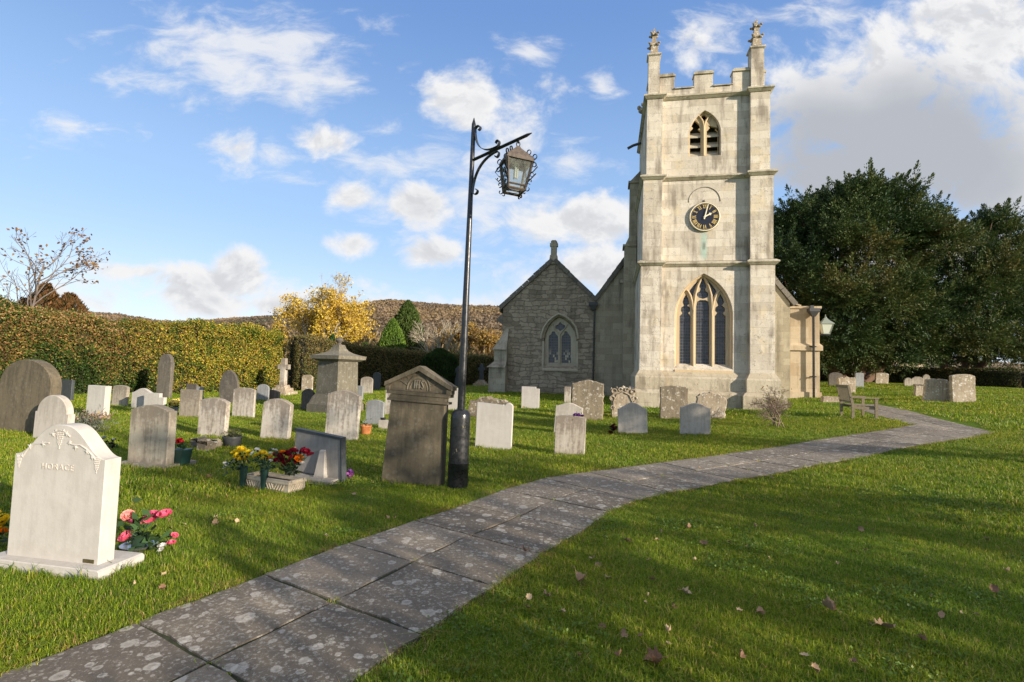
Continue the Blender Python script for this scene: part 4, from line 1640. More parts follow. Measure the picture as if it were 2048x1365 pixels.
# ------------------------------------------------------------------ gravestones
def profile(kind, w, h, rng, p=0.3):
    hw = w / 2
    if kind == 'flat':
        top = [(-hw, h), (hw, h)]
    elif kind == 'soft':
        top = [(-hw + w * .5 * (1 - math.cos(a)), h - w * .05 * (1 - math.sin(a)) ) for a in np.linspace(0, math.pi, 15)]
        top = [(x, h - w * .09 * abs(2 * (x + hw) / w - 1) ** 3) for x, _ in top]
    elif kind == 'arc':                       # shallow arched top
        r = p * w
        top = [(-hw + w * i / 18, h - r * (2 * i / 18 - 1) ** 2) for i in range(19)]
    elif kind == 'arcsh':                     # arched top between square shoulders
        r = p * w
        s_ = w * .07
        top = [(-hw, h - r), (-hw + s_, h - r)] + [(-hw + s_ + (w - 2 * s_) * i / 16, h - r + r * (.18 + .82 * math.sin(math.pi * i / 16))) for i in range(17)] + [(hw - s_, h - r), (hw, h - r)]
    elif kind == 'round':
        r = p * w
        top = [(-hw * math.cos(a), h - r + r * math.sin(a)) for a in np.linspace(0, math.pi, 21)]
    elif kind == 'roundsh':
        r = p * w
        s_ = w * .05
        top = [(-hw, h - r)] + [(-(hw - s_) * math.cos(a), h - r + r * math.sin(a)) for a in np.linspace(0, math.pi, 21)] + [(hw, h - r)]
    elif kind == 'ogee':
        r = p * w
        top = [(-hw + w * i / 22, h - r + r * (.5 - .5 * math.cos(2 * math.pi * i / 22)) ** .8) for i in range(23)]
    elif kind == 'oval':
        top = []
        for a in np.linspace(math.radians(-38), math.pi + math.radians(38), 27):
            x, z = math.cos(a), math.sin(a)
            top.append((-hw * 1.0 * x, h * .42 + h * .58 * z if z > 0 else h * .42 + h * .6 * z))
        return [(-hw * .78, 0)] + top + [(hw * .78, 0)]
    elif kind == 'gable':
        top = [(-hw, h - p * w), (-hw * .3, h - p * w * .25), (0, h), (hw * .35, h - p * w * .3), (hw, h - p * w)]
    elif kind == 'slope':
        top = [(-hw, h), (hw, h - p * w)]
    elif kind == 'trap':
        return [(-hw, 0), (-hw * .80, h * .93), (-hw * .6, h), (hw * .72, h * .98), (hw * .98, h * .80), (hw, 0)]
    elif kind == 'notch':
        top = [(-hw, h), (hw * .62, h), (hw * .62, h - w * .09), (hw, h - w * .10)]
    elif kind == 'step':
        top = [(-hw, h), (hw * .55, h), (hw * .55, h - w * .16), (hw, h - w * .16)]
    elif kind == 'scroll':
        top = [(-hw, h - w * .03), (-hw + w * .02, h - w * .015), (hw * .40, h - w * .05), (hw * .48, h - w * .035)]
        top += [(hw * .76 + w * .12 * math.cos(a), h - w * .10 + w * .11 * math.sin(a)) for a in np.linspace(math.radians(165), math.radians(-5), 14)]
    elif kind == 'horace':
        f = lambda t: (.5 + .5 * math.cos(math.pi * t))
        top = []
        for i in range(-20, 21):
            t = abs(i) / 20
            z = h - w * .29 * (1 - f(t)) ** 1.4
            top.append((hw * i / 20, z))
    elif kind == 'knob':
        top = [(-hw, h * .25), (-hw * .85, h * .6), (-hw * .5, h * .78), (-hw * .05, h * .78), (hw * .2, h * .70)]
        top += [(hw * .62 + hw * .36 * math.cos(a), h * .72 + h * .28 * math.sin(a)) for a in np.linspace(math.radians(185), 0, 12)]
        top += [(hw, h * .5)]
    elif kind == 'baroque':
        top = [(-hw * .9, h * .45), (-hw, h * .62), (-hw * .82, h * .70), (-hw * 1.0, h * .84), (-hw * .92, h * .93), (-hw * .72, h * .82), (-hw * .52, h * .86), (-hw * .50, h * .98), (-hw * .30, h * .86),
               (-hw * .1, h * .96), (0, h), (hw * .14, h * .95), (hw * .34, h * .88), (hw * .5, h * .98), (hw * .60, h * .86), (hw * .80, h * .84), (hw * .95, h * .96), (hw, h * .82), (hw * .84, h * .70), (hw * .98, h * .6), (hw * .9, h * .42)]
        return [(-hw * .82, 0)] + top + [(hw * .82, 0)]
    elif kind == 'scallop':
        top = []
        for k in range(3):
            for a in np.linspace(math.pi * .95, .05 * math.pi, 8):
                top.append((-hw + w * (k + .5) / 3 + w / 6 * math.cos(a), h - w * .10 + w * (.10 if k == 1 else .07) * math.sin(a)))
    return [(-hw, 0)] + top + [(hw, 0)]


GRAVES = 'gravestones standing in the churchyard grass'
rgS = np.random.default_rng(12)


def place(xl, xr, yb, yaw):
    """ground point, depth scale and metric width of a front edge seen between two photo pixels"""
    B = at((xl + xr) / 2, yb)
    d = float((np.array(B) - _C) @ _F)
    a = R_(yaw)
    k = math.cos(a) + (B.x / max(B.y, .1)) * math.sin(a)
    k = k if B.x < 0 else math.cos(a) + (B.x / B.y) * math.sin(a)
    return B, d / FPX, (xr - xl) * d / FPX / abs(math.cos(a) - (B.x / B.y) * (-math.sin(a)))


def stone(label, xl, xr, yb, yt, kind='arc', mat=None, th=.10, yaw=13, lean=0.0, back=0.0, p=.22, rug=0.0, bev=None, name='gravestone', cat='gravestone', group=GRAVES, sink=.12):
    yaw = 11 + (yaw - 11) * .35
    B, s, w = place(xl, xr, yb, yaw)
    h = (yb - yt) * s
    P = profile(kind, w, h, rgS, p)
    P[0] = (P[0][0], -sink)
    P[-1] = (P[-1][0], -sink)
    if rug:
        # more points along the sides, then roughen
        Q = []
        for i in range(len(P)):
            a, b = np.array(P[i]), np.array(P[(i + 1) % len(P)])
            n = max(1, int(np.linalg.norm(b - a) / .07)) if i < len(P) - 1 else 1
            for k in range(n):
                Q.append(a + (b - a) * k / n)
        P = [(q[0] + rgS.normal() * rug, q[1] + rgS.normal() * rug) for q in Q]
    m = MB()
    m.prism([tuple(q) for q in P], 0, th, bev if bev is not None else (.012 if not rug else .02))
    o = m.build(name, mat, None, smooth=28)
    o.location = B
    o.rotation_euler = (R_(-back), R_(lean), -R_(yaw))
    tag(o, label, cat, group)
    EXCL.append((B.x + math.sin(R_(yaw)) * th * .5, B.y + math.cos(R_(yaw)) * th * .5, w / 2 - .02, th / 2 - .01, R_(yaw)))
    o['_w'], o['_h'], o['_s'] = w, h, s
    return o


T = []
A = T.append
# label, xl, xr, yb, yt, kind, material, thickness, options
A(("large brown round-topped gravestone cut by the left edge of the photo", -14, 90, 866, 719, 'round', S_BROWN, .20, dict(yaw=19, p=.36, lean=3)))
A(("pale grey round-shouldered gravestone just behind the carved vine headstone", 64, 131, 880, 791, 'roundsh', S_GREY, .13, dict(yaw=18, p=.40, lean=2)))
A(("small white block-topped stone between the brown round gravestone and dark slate", 100, 113, 800, 778, 'flat', S_WHITE, .09, dict(yaw=16)))
A(("dark slate gravestone before the hedge, left of the plain white slab", 117, 141, 803, 760, 'flat', S_SLATE, .10, dict(yaw=18)))
A(("plain thick white slab gravestone beside the dark slate one", 170, 206, 836, 772, 'flat', S_CLEAN, .16, dict(yaw=17, lean=1)))
A(("small streaked tan gravestone between the white slab and the wavy-topped one", 222, 251, 812, 771, 'soft', S_TAN, .10, dict(yaw=16, lean=2)))
A(("tall narrow dark round-headed gravestone against the yellow hedge", 311, 337, 796, 708, 'roundsh', S_DARK, .16, dict(yaw=15, p=.5, lean=1)))
A(("small pinkish tilted stone leaning behind the tall dark round-headed one", 333, 350, 782, 747, 'soft', S_OLDW, .09, dict(yaw=10, lean=14)))
A(("white gravestone with wavy bell-shaped top in the left rows", 261, 303, 818, 777, 'ogee', S_CREAM, .09, dict(yaw=14, p=.18)))
A(("low white stepped gravestone overlapping the wavy-topped one", 286, 326, 822, 787, 'step', S_CLEAN, .11, dict(yaw=14)))
A(("streaked olive gravestone right of the pot of pale yellow flowers", 357, 397, 836, 780, 'flat', S_TAN, .09, dict(yaw=13)))
A(("little dark stone peeping over the streaked olive gravestone", 371, 391, 792, 768, 'flat', S_DARK, .09, dict(yaw=12)))
A(("little blue-grey stone just right of the little dark one", 391, 404, 800, 774, 'flat', S_BLUE, .06, dict(yaw=12)))
A(("pinkish streaked gravestone with arched top behind the dark round tub", 393, 447, 874, 796, 'arc', S_WHITE, .12, dict(yaw=14, p=.12, lean=2)))
A(("dark grey oval gravestone leaning in front of the yellow hedge", 437, 475, 808, 741, 'oval', S_DARK, .10, dict(yaw=15, lean=-3)))
A(("flat-topped streaked white gravestone in front of the dark oval one", 463, 506, 836, 776, 'soft', S_WHITE, .08, dict(yaw=13, lean=0)))
A(("small grey round gravestone beside the polished black one", 512, 536, 801, 769, 'round', S_BLUE, .07, dict(yaw=12, p=.3)))
A(("low lichened lump of stone near the hedge left of the pale round stones", 489, 503, 781, 767, 'round', S_OLDW, .2, dict(yaw=12, p=.4, rug=.01)))
A(("yellowish round-topped stone by the hedge nearest the white cross", 519, 535, 776, 753, 'round', S_OLDW, .10, dict(yaw=12, p=.4)))
A(("small pale stone between the yellowish round one and the white cross", 538, 549, 776, 757, 'round', S_WHITE, .06, dict(yaw=12, p=.2)))
A(("low polished black gravestone with cut corners in front of the white cross", 526, 557, 801, 780, 'arcsh', S_BLACK, .10, dict(yaw=13, p=.1)))
A(("pale upright slab directly behind the white stone cross", 569, 580, 777, 743, 'flat', S_OLDW, .10, dict(yaw=12)))
A(("tiny grey gravestone at the hedge foot right of the white cross", 581, 588, 772, 757, 'round', S_BLUE, .06, dict(yaw=12, p=.2)))
A(("pale round-topped gravestone left of the pedestal tomb, above the dark one", 602, 624, 783, 750, 'round', S_OLDW, .08, dict(yaw=12, p=.25)))
A(("dark curved-top gravestone against the foot of the pedestal tomb", 601, 625, 821, 778, 'arc', S_DARK, .10, dict(yaw=13, p=.3)))
A(("white mottled round-shouldered gravestone in the middle rows behind the yellow roses", 519, 574, 879, 798, 'arc', S_WHITE, .12, dict(yaw=14, p=.16, lean=3)))
A(("tall bright white gravestone with arched top right of the sloping slab", 648, 712, 881, 781, 'arcsh', S_WHITE, .10, dict(yaw=14, p=.13, lean=2)))
A(("grey-blue low stone half hidden behind the tall white arched one", 706, 724, 803, 772, 'soft', S_BLUE, .10, dict(yaw=13)))
A(("pale lichened round gravestone right of the pedestal tomb", 720, 744, 788, 754, 'round', S_WHITE, .08, dict(yaw=12, p=.25)))
A(("dark green-black round slate gravestone by the shaded hedge", 744, 760, 781, 745, 'round', S_SLATE, .08, dict(yaw=12, p=.4)))
A(("small grey granite gravestone left of the pedimented one", 730, 765, 851, 800, 'arc', S_BLUE, .08, dict(yaw=13, p=.14, lean=1)))
A(("pale edge of a stone behind the left side of the pedimented gravestone", 769, 790, 830, 768, 'flat', S_WHITE, .08, dict(yaw=13)))
A(("white gravestone seen between the pedimented stone and the lamp post", 880, 917, 820, 776, 'flat', S_CREAM, .07, dict(yaw=12)))
A(("bright white modern gravestone with a scrolled right corner by the lamp post", 949, 1022, 899, 806, 'scroll', S_CLEAN, .07, dict(yaw=13, lean=1)))
A(("white gravestone with a notched corner before the shaded gable", 1042, 1078, 817, 774, 'notch', S_CREAM, .06, dict(yaw=12)))
A(("narrow pale post-like stone beside the big lichened gravestone", 1128, 1141, 806, 774, 'flat', S_WHITE, .10, dict(yaw=12)))
A(("big brown gravestone with white lichen blotches before the church corner", 1142, 1206, 841, 760, 'gable', S_OLD, .16, dict(yaw=12, p=.13, rug=.008)))
A(("grey bell-topped gravestone leaning behind the mottled white one", 1107, 1162, 869, 806, 'ogee', S_GREY, .07, dict(yaw=13, p=.15, lean=3)))
A(("mottled white gravestone nearest the path with purple flowers on top", 1108, 1169, 911, 832, 'arc', S_WHITE, .10, dict(yaw=12, p=.06, lean=1)))
A(("grey bell-topped gravestone left of the dark red flowers' companion, mid lawn", 1236, 1295, 869, 806, 'ogee', S_GREY, .07, dict(yaw=9, p=.22, lean=-2)))
A(("old arched brown gravestone standing under the three-light tower window", 1320, 1376, 839, 772, 'arc', S_OLD, .13, dict(yaw=10, p=.08, rug=.007)))
A(("squat lichen-covered gravestone tilted to the right below the tower window", 1390, 1450, 839, 786, 'arc', S_OLDW, .15, dict(yaw=9, p=.18, rug=.011, lean=4)))
A(("pale grey bell-topped gravestone in front of the squat lichened one", 1360, 1421, 871, 807, 'ogee', S_GREY, .07, dict(yaw=9, p=.16)))
A(("white scallop-topped gravestone just behind the wooden bench", 1677, 1712, 787, 754, 'scallop', S_OLDW, .16, dict(yaw=9, rug=.008)))
A(("dark shaded gravestone under the yew beside the church corner", 1658, 1686, 772, 745, 'round', S_DARK, .12, dict(yaw=9, p=.3)))
A(("grey shaded gravestone under the yew right of the scalloped stone", 1711, 1728, 775, 746, 'soft', S_BLUE, .12, dict(yaw=9)))
A(("honey-coloured leaning gravestone under the yew at the hedge", 1751, 1777, 769, 746, 'soft', S_OLDW, .12, dict(yaw=9, lean=3)))
A(("half-round olive gravestone overlapped by the knobbed one", 1809, 1825, 773, 756, 'round', S_TAN, .10, dict(yaw=9, p=.5)))
A(("olive gravestone with a round knob on its right shoulder", 1821, 1861, 772, 749, 'knob', S_TAN, .10, dict(yaw=9)))
A(("short white-lichened stub of stone left of the trapezoid gravestone", 1831, 1853, 793, 769, 'soft', S_OLDW, .16, dict(yaw=9, rug=.012)))
A(("leaning trapezoid gravestone covered in orange lichen on the right lawn", 1847, 1903, 803, 758, 'trap', S_OLDW, .15, dict(yaw=8, rug=.006, lean=1)))
A(("tall square lichened gravestone at the far right of the lawn", 1905, 1953, 805, 749, 'soft', S_OLDW, .16, dict(yaw=8, rug=.006, lean=-1)))
for (lb, xl, xr, yb, yt, kd, mt, th, kw) in T:
    stone(lb, xl, xr, yb, yt, kd, mt, th, **kw)

# ---- ornate baroque headstone with carved border
bo_ = stone("ornate carved gravestone with jagged scrolling top by the tower plinth", 1219, 1272, 837, 771, 'baroque', S_OLDW, .12, yaw=10, rug=.004)
w_, h_ = bo_['_w'], bo_['_h']
m = MB()
for sx in (-1, 1):
    for k, (cx, cz, r) in enumerate(((.40, .30, .10), (.43, .58, .12), (.36, .80, .12), (.12, .86, .09))):
        m.tube([(sx * w_ * cx + math.cos(a) * w_ * r * (1 - a / 9), -.012, h_ * cz + math.sin(a) * w_ * r * (1 - a / 9)) for a in np.linspace(0, 5.5, 14)], .022, 6)
    m.tube([(sx * w_ * .34, -.012, h_ * .25), (sx * w_ * .36, -.012, h_ * .5), (sx * w_ * .24, -.012, h_ * .70), (0, -.012, h_ * .80)], .02, 6)
m.build('carved_scrollwork', S_OLDW, bo_, smooth=40)


# ---- the vine headstone in the left foreground
def make_horace():
    xl, xr, yb, yt, yaw = 9, 195, 1140, 853, 18
    yaw = R_(10)
    B, _s, w = place(9, 193, 1141, 10)
    d = _s * FPX
    h = (1141 - 852) * _s
    pl_h = .075
    o = empty('headstone', (B.x, B.y, B.z), -yaw, 'clean white headstone carved with a grape vine and the name HORACE, front left', 'gravestone', GRAVES)
    th = .125
    P = profile('horace', w, h, rgS)
    m = MB()
    m.prism([(a, b + (pl_h - .01 if b == 0 else 0)) for a, b in P], 0, th, .006)
    m.build('stone_tablet', S_CLEAN, o, smooth=28)
    p = MB()
    p.prism([(-w * .5 - .11, -.12), (-w * .5 - .11, pl_h - .012), (-w * .5 - .09, pl_h), (w * .5 + .09, pl_h), (w * .5 + .11, pl_h - .012), (w * .5 + .11, -.12)], -.085, th + .15, .006)
    p.build('plinth', S_CLEAN, o)
    # carved vine
    ua = np.array([math.cos(yaw), -math.sin(yaw), 0])
    na = np.array([-math.sin(yaw), -math.cos(yaw), 0])

    def loc(L, ox=0, oy=680, s=4.876):
        r = []
        for a, b in L:
            dd = ray(ox + a / s, oy + b / s)
            t = ((np.array(B) - _C) @ na) / (dd @ na)
            q = _C + dd * t - np.array(B)
            r.append((float(q @ ua), float(q[2]) - .012))
        return r
    v = MB()
    rng = random.Random(8)

    def cluster(cx, cz, wd, hh):
        rows = 9
        for r in range(rows):
            f = r / (rows - 1)
            n = max(1, int(round(5 * (1 - f) ** .7)))
            for k in range(n):
                x = cx + (k - (n - 1) / 2) * wd / 4.4
                v.ball((x, -.001, cz + hh * (.5 - f)), wd * .125, 7, 4, (1, .75, 1))

    def leaf(cx, cz, r, rot):
        pts = []
        for k in range(10):
            a = rot + k * math.pi / 5
            rr = r * (1 if k % 2 == 0 else .48)
            pts.append((cx + rr * math.cos(a), -.004, cz + rr * math.sin(a)))
        n = len(v.v)
        v.v += [(cx, -.011, cz)] + pts
        v.f += [(n, n + 1 + k, n + 1 + (k + 1) % 10) for k in range(10)]

    def vine(L):
        v.tube([(a, -.003, b) for a, b in L], .006, 6)
    (c1, c2, c3) = loc([(585, 965), (190, 1170), (945, 1210)])
    cluster(c1[0], c1[1], .062, .115)
    cluster(c2[0], c2[1], .045, .085)
    cluster(c3[0], c3[1], .050, .105)
    lv = loc([(525, 905), (655, 900), (430, 1000), (300, 1025), (745, 1030), (690, 985), (855, 1075), (225, 1115), (905, 1130), (630, 870), (555, 870)])
    for (a, b), r, ro in zip(lv, (.029, .029, .028, .029, .031, .025, .030, .020, .022, .018, .018), (.3, 1.2, .8, .1, 2.2, .5, 1.7, .4, 1.1, 0, .6)):
        leaf(a, b, r, ro)
    vine(loc([(235, 1110), (275, 1050), (340, 1000), (420, 990), (485, 990)]))
    vine(loc([(670, 990), (730, 1010), (790, 1010), (850, 1050), (905, 1110), (935, 1150)]))
    vine(loc([(500, 900), (540, 880), (590, 865), (640, 880), (690, 930)]))
    v.build('vine_carving', S_CLEAN, o, smooth=50)
    # name
    cu = bpy.data.curves.new('name_lettering', 'FONT')
    cu.body = 'HORACE'
    cu.extrude = .003
    cu.align_x = 'CENTER'
    cu.space_character = 1.25
    (l0, l1) = loc([(412, 1240), (718, 1240)])
    cu.size = .088
    to = bpy.data.objects.new('tmp', cu)
    COL.objects.link(to)
    bpy.context.view_layer.update()
    me = bpy.data.meshes.new_from_object(to.evaluated_get(bpy.context.evaluated_depsgraph_get()))
    bpy.data.objects.remove(to)
    wid = max(q.co.x for q in me.vertices) - min(q.co.x for q in me.vertices)
    k = (l1[0] - l0[0]) / wid
    for q in me.vertices:
        x, y, z = q.co
        q.co = (x * k, -z * .8, y * k)
    lo = link('name_lettering', me, S_LETTER, o)
    lo.location = ((l0[0] + l1[0]) / 2, -.0025, l0[1])
    # small brass plate
    pq = loc([(617, 1050), (694, 1086)], 0, 830, 3.69)
    q = MB()
    q.box(pq[0][0], pq[1][0], -.004, .002, pq[1][1], pq[0][1])
    q.build('brass_plate', mat_var('dull_brass', (.075, .06, .025), (.12, .10, .04), 60, .45, .2, metal=.4), o)
    EXCL.append((B.x + math.sin(yaw) * .1, B.y + math.cos(yaw) * .1, w / 2 + .10, .18, yaw))
    return B, yaw, w


HB, HYAW, HW = make_horace()


# ---- stone with plinth, centre left
def make_plinth_stone():
    B, s, w = place(253, 331, 936, 14)
    h = (936 - 811) * s
    o = empty('headstone', B, -R_(14), 'large dusty grey-tan headstone on a low plinth with a green planter at its side', 'gravestone', GRAVES)
    P = profile('arcsh', w, h, rgS, .11)
    m = MB()
    m.prism([(a, b + (.06 if b == 0 else 0)) for a, b in P], 0, .13, .008)
    m.build('stone_tablet', S_TAN, o, smooth=28)
    p = MB()
    p.box(-w / 2 - .09, w / 2 + .08, -.05, .44, -.1, .065)
    p.build('plinth', S_TAN, o)
    EXCL.append((B.x, B.y + .2, w / 2 + .06, .24, R_(14)))


make_plinth_stone()


# ---- pedimented stone
def make_pediment():
    yaw = 12
    B, s, w = place(758, 884, 971, yaw)
    h = (971 - 792) * s
    o = empty('headstone', B, -R_(yaw), 'tall dark brown pedimented headstone carved IHS beside the lamp post', 'gravestone', GRAVES)
    o.rotation_euler = (R_(-1), R_(2.2), -R_(yaw))
    m = MB()
    m.prism([(-w * .49, -.15), (-w * .435, h), (w * .435, h), (w * .49, -.15)], 0, .15, .015)
    m.build('stone_slab', S_BROWN, o)
    hw = w * .515
    z0 = h
    za = (971 - 735) * s
    zs = (971 - 772) * s
    c = MB()
    c.box(-hw * .97, hw * .97, -.03, .18, z0, z0 + .045)
    c.box(-hw * .94, hw * .94, -.022, .17, z0 - .09, z0 - .06)
    n = 26
    for i in range(n):                                 # rope moulding
        x = -hw * .9 + 1.8 * hw * i / n
        c.add([(x, -.02, z0 - .058), (x + .035, -.02, z0 - .058), (x + .06, -.02, z0 - .004), (x + .025, -.02, z0 - .004), (x, .0, z0 - .058), (x + .035, .0, z0 - .058), (x + .06, .0, z0 - .004), (x + .025, .0, z0 - .004)],
              [(0, 1, 2, 3), (0, 4, 5, 1), (1, 5, 6, 2), (2, 6, 7, 3), (3, 7, 4, 0)])
    c.build('rope_moulding', S_BROWN, o)
    pd = MB()
    pd.prism([(-hw, z0 + .045), (-hw, zs), (0, za), (hw, zs), (hw, z0 + .045)], 0, .17, .006)
    t = .055
    pd.prism([(-hw - .02, zs - .035), (-hw - .02, zs + .02), (0, za + .022), (0, za - .045)], -.045, .18)
    pd.prism([(0, za - .045), (0, za + .022), (hw + .02, zs + .02), (hw + .02, zs - .035)], -.045, .18)
    pd.box(-hw - .005, -hw + .05, -.035, .0, z0 + .045, zs - .03)
    pd.box(hw - .05, hw + .005, -.035, .0, z0 + .045, zs - .03)
    pd.build('pediment', S_BROWN, o)
    ar = MB()
    cz = z0 + .07
    for r, rr in ((.15, .014), (.115, .010)):
        ar.tube([(math.cos(a) * r * 1.1, .004, cz + math.sin(a) * r * 1.35) for a in np.linspace(0, math.pi, 18)], rr, 6)
    for sx in (-1, 1):
        ar.tube([(sx * (.17 + .30 * f), .004, cz + .06 + .10 * math.sin(f * 3.0) - .10 * f) for f in np.linspace(0, 1, 10)], .012, 6)
        ar.tube([(sx * (.20 + .05 * math.cos(a)), .003, cz + .13 + .04 * math.sin(a)) for a in np.linspace(0, 5, 10)], .009, 6)
    ar.build('carved_arch', S_BROWN, o, smooth=40)
    ih = MB()
    for x0, L in ((-.055, 'I'), (-.012, 'H'), (.045, 'S')):
        if L == 'I':
            ih.box(x0 - .009, x0 + .009, -.014, .0, cz + .02, cz + .13)
        elif L == 'H':
            ih.box(x0 - .02, x0 - .006, -.014, .0, cz + .02, cz + .13)
            ih.box(x0 + .012, x0 + .026, -.014, .0, cz + .02, cz + .13)
            ih.box(x0 - .006, x0 + .012, -.012, .0, cz + .07, cz + .085)
        else:
            ih.tube([(x0 + .022, -.006, cz + .115), (x0 + .005, -.006, cz + .13), (x0 - .006, -.006, cz + .105), (x0 + .008, -.006, cz + .078), (x0 + .024, -.006, cz + .05), (x0 + .012, -.006, cz + .022), (x0 - .006, -.006, cz + .035)], .008, 6)
    ih.build('monogram', S_TOMB, o)
    EXCL.append((B.x + .02, B.y + .08, w / 2 - .03, .07, R_(yaw)))


make_pediment()


# ---- pedestal tomb with urn
def make_tomb():
    yaw = R_(26)
    B = at(672, 824)
    s = float((np.array(B) - _C) @ _F) / FPX
    o = empty('pedestal_tomb', B, -yaw, 'tall olive-grey pedestal tomb with curved pyramid cap and small finial', 'tomb', GRAVES)
    z = lambda py: (824 - py) * s
    a = 26 * s * 1.05
    b0 = MB()
    b0.frus((a * 1.45, a * 1.45), (a * 1.42, a * 1.42), -.1, z(808))
    b0.frus((a * 1.36, a * 1.36), (a * 1.2, a * 1.2), z(808), z(795))
    b0.frus((a * 1.2, a * 1.2), (a * 1.05, a * 1.05), z(795), z(788))
    b0.build('stepped_base', S_TOMB, o)
    d = MB()
    d.frus((a * 1.03, a * 1.03), (a * .97, a * .97), z(788), z(723))
    d.build('die', S_TOMB, o)
    c = MB()
    c.frus((a * 1.05, a * 1.05), (a * 1.32, a * 1.32), z(723), z(719))
    c.frus((a * 1.36, a * 1.36), (a * 1.40, a * 1.40), z(719), z(712))
    hs = [(1.34, 712), (1.0, 709.5), (.72, 706.5), (.5, 702.5), (.36, 697), (.28, 690)]
    for (r0, p0), (r1, p1) in zip(hs[:-1], hs[1:]):
        c.frus((a * r0, a * r0), (a * r1, a * r1), z(p0), z(p1))
    c.build('cap', S_TOMB, o)
    u = MB()
    u.lathe([(a * .2, z(690)), (a * .12, z(687)), (a * .2, z(684)), (a * .28, z(681)), (a * .2, z(677)), (.02, z(673))], 14)
    u.build('finial', S_DARK, o, smooth=40)
    EXCL.append((B.x, B.y, a * 1.4, a * 1.4, yaw))


make_tomb()


# ---- white cross on steps
def make_cross(label, px, pb, pt_, wpx, mat, arm=.30, steps=True, yaw=14):
    B = at(px, pb)
    s = float((np.array(B) - _C) @ _F) / FPX
    h = (pb - pt_) * s
    w = wpx * s
    o = empty('stone_cross', B, -R_(yaw), label, 'grave cross', GRAVES)
    zb = h * .27 if steps else 0
    m = MB()
    t = w * .5
    m.frus((w * .62, t * .9), (w * .5, t * .75), zb - .02, h, (0, 0))
    m.box(-arm * h, arm * h, -t * .7, t * .7, h * .70, h * .70 + w * 1.0)
    m.build('cross_shaft', mat, o)
    if steps:
        b = MB()
        b.frus((w * 2.3, w * 2.0), (w * 2.2, w * 1.9), -.1, h * .10)
        b.frus((w * 1.6, w * 1.4), (w * 1.5, w * 1.3), h * .10, h * .19)
        b.frus((w * 1.1, w * 1.0), (w * .95, w * .85), h * .19, h * .27)
        b.build('stepped_base', S_OLDW, o)
    return o


make_cross("white stone cross on a stepped base in front of the yellow hedge", 565, 790, 717, 9.5, S_WHITE, .17)
make_cross("dark iron-grey cross standing in shade by the aisle buttress", 962, 772, 728, 6, S_SLATE, .16, True)
stone("dark narrow pillar stone just left of the lamp pole by the shaded hedge", 909, 921, 774, 733, 'gable', S_SLATE, .14, yaw=12, p=.4)


# ---- sloping slab on a base with obelisk
def make_slab():
    yaw = 24
    B = at(628, 962)
    s = float((np.array(B) - _C) @ _F) / FPX
    o = empty('slab_memorial', B, -R_(yaw), 'grey lopsided slab memorial with dark rim on a flat base behind the flower trough', 'gravestone', GRAVES)
    b = MB()
    b.box(-.34, .36, -.16, .22, -.1, .055)
    b.build('flat_base', S_GREY, o)
    w = .44
    H = (955 - 862) * s
    m = MB()
    m.prism([(-w, .09), (-w * 1.02, H + .02), (w * .84, H - .05), (w * .94, .03)], .06, .13, .004)
    so = m.build('slab', mat_stone('mid_grey_slab', (.31, .29, .265), (.27, .25, .225), (.16, .145, .12), .4, grain=.4, bump=.2), o)
    r = MB()
    r.prism([(-w * 1.04, H + .005), (-w * 1.04, H + .04), (w * .88, H - .025), (w * .88, H - .06)], .05, .14)
    r.prism([(w * .83, H - .062), (w * .88, H - .062), (w * .985, .02), (w * .935, .02)], .049, .141)
    r.build('dark_rim', S_SLATE, o)
    ob = at(645, 962)
    oo = empty('stone_obelisk', (ob.x, ob.y, ob.z + .05), -R_(20), 'small white tapered obelisk standing before the lopsided grey slab', 'obelisk')
    q = MB()
    k = (962 - 903) * s
    q.frus((.085, .085), (.085, .085), 0, .03)
    q.frus((.078, .078), (.040, .040), .03, k - .05)
    q.build('shaft', S_CREAM, oo)
    q = MB()
    q.frus((.040, .040), (.03, .03), k - .05, k - .03)
    q.build('cap', S_CREAM, oo)
    EXCL.append((B.x, B.y, .4, .2, R_(yaw)))
    return B, s


SLB, SLs = make_slab()

# low rough tomb behind the scrolled white stone, fallen stones, kerb, small block
stone("low rough lichened chest tomb behind the white scrolled gravestone", 935, 1012, 836, 796, 'gable', S_OLD, .55, yaw=18, p=.10, rug=.02, name='chest_tomb', cat='tomb')
stone("low grey kerb stone in the grass at the church corner by the bench", 1646, 1700, 805, 794, 'flat', S_OLDW, .25, yaw=9, rug=.008, name='kerb_stone', cat='kerb stone', group=None)
stone("small stone block carrying a black flower vase beside the pedimented headstone", 756, 776, 860, 841, 'flat', S_GREY, .16, yaw=13, name='stone_block', cat='stone block', group=None)
for i, (a, b, c, d, lab) in enumerate(((379, 398, 897, 879, 'broken lichened stone lying left of the dark tub, largest of three'), (391, 413, 903, 884, 'broken pale stone block lying between two other lumps near the dark tub'), (413, 423, 899, 885, 'small white-spotted broken stone nearest the dark tub'))):
    stone(lab, a, b, c, d, 'soft', (S_DARK, S_OLD, S_OLDW)[i], .22, yaw=5 + 20 * i, rug=.018, name='broken_stone', cat='broken stone', group='broken stones in the grass', sink=.04)


# ------------------------------------------------------------------ lamp post
def spiral(c, r, a0, turns, ax, az, n=18, end=.25):
    out = []
    for i in range(n + 1):
        f = i / n
        a = a0 + turns * 2 * math.pi * f
        rr = r * (1 - (1 - end) * f)
        out.append(Vector(c) + Vector(ax) * rr * math.cos(a) + Vector(az) * rr * math.sin(a))
    return out


IRON_M = mat_simple('matt_black_iron', (.010, .011, .012), .7)


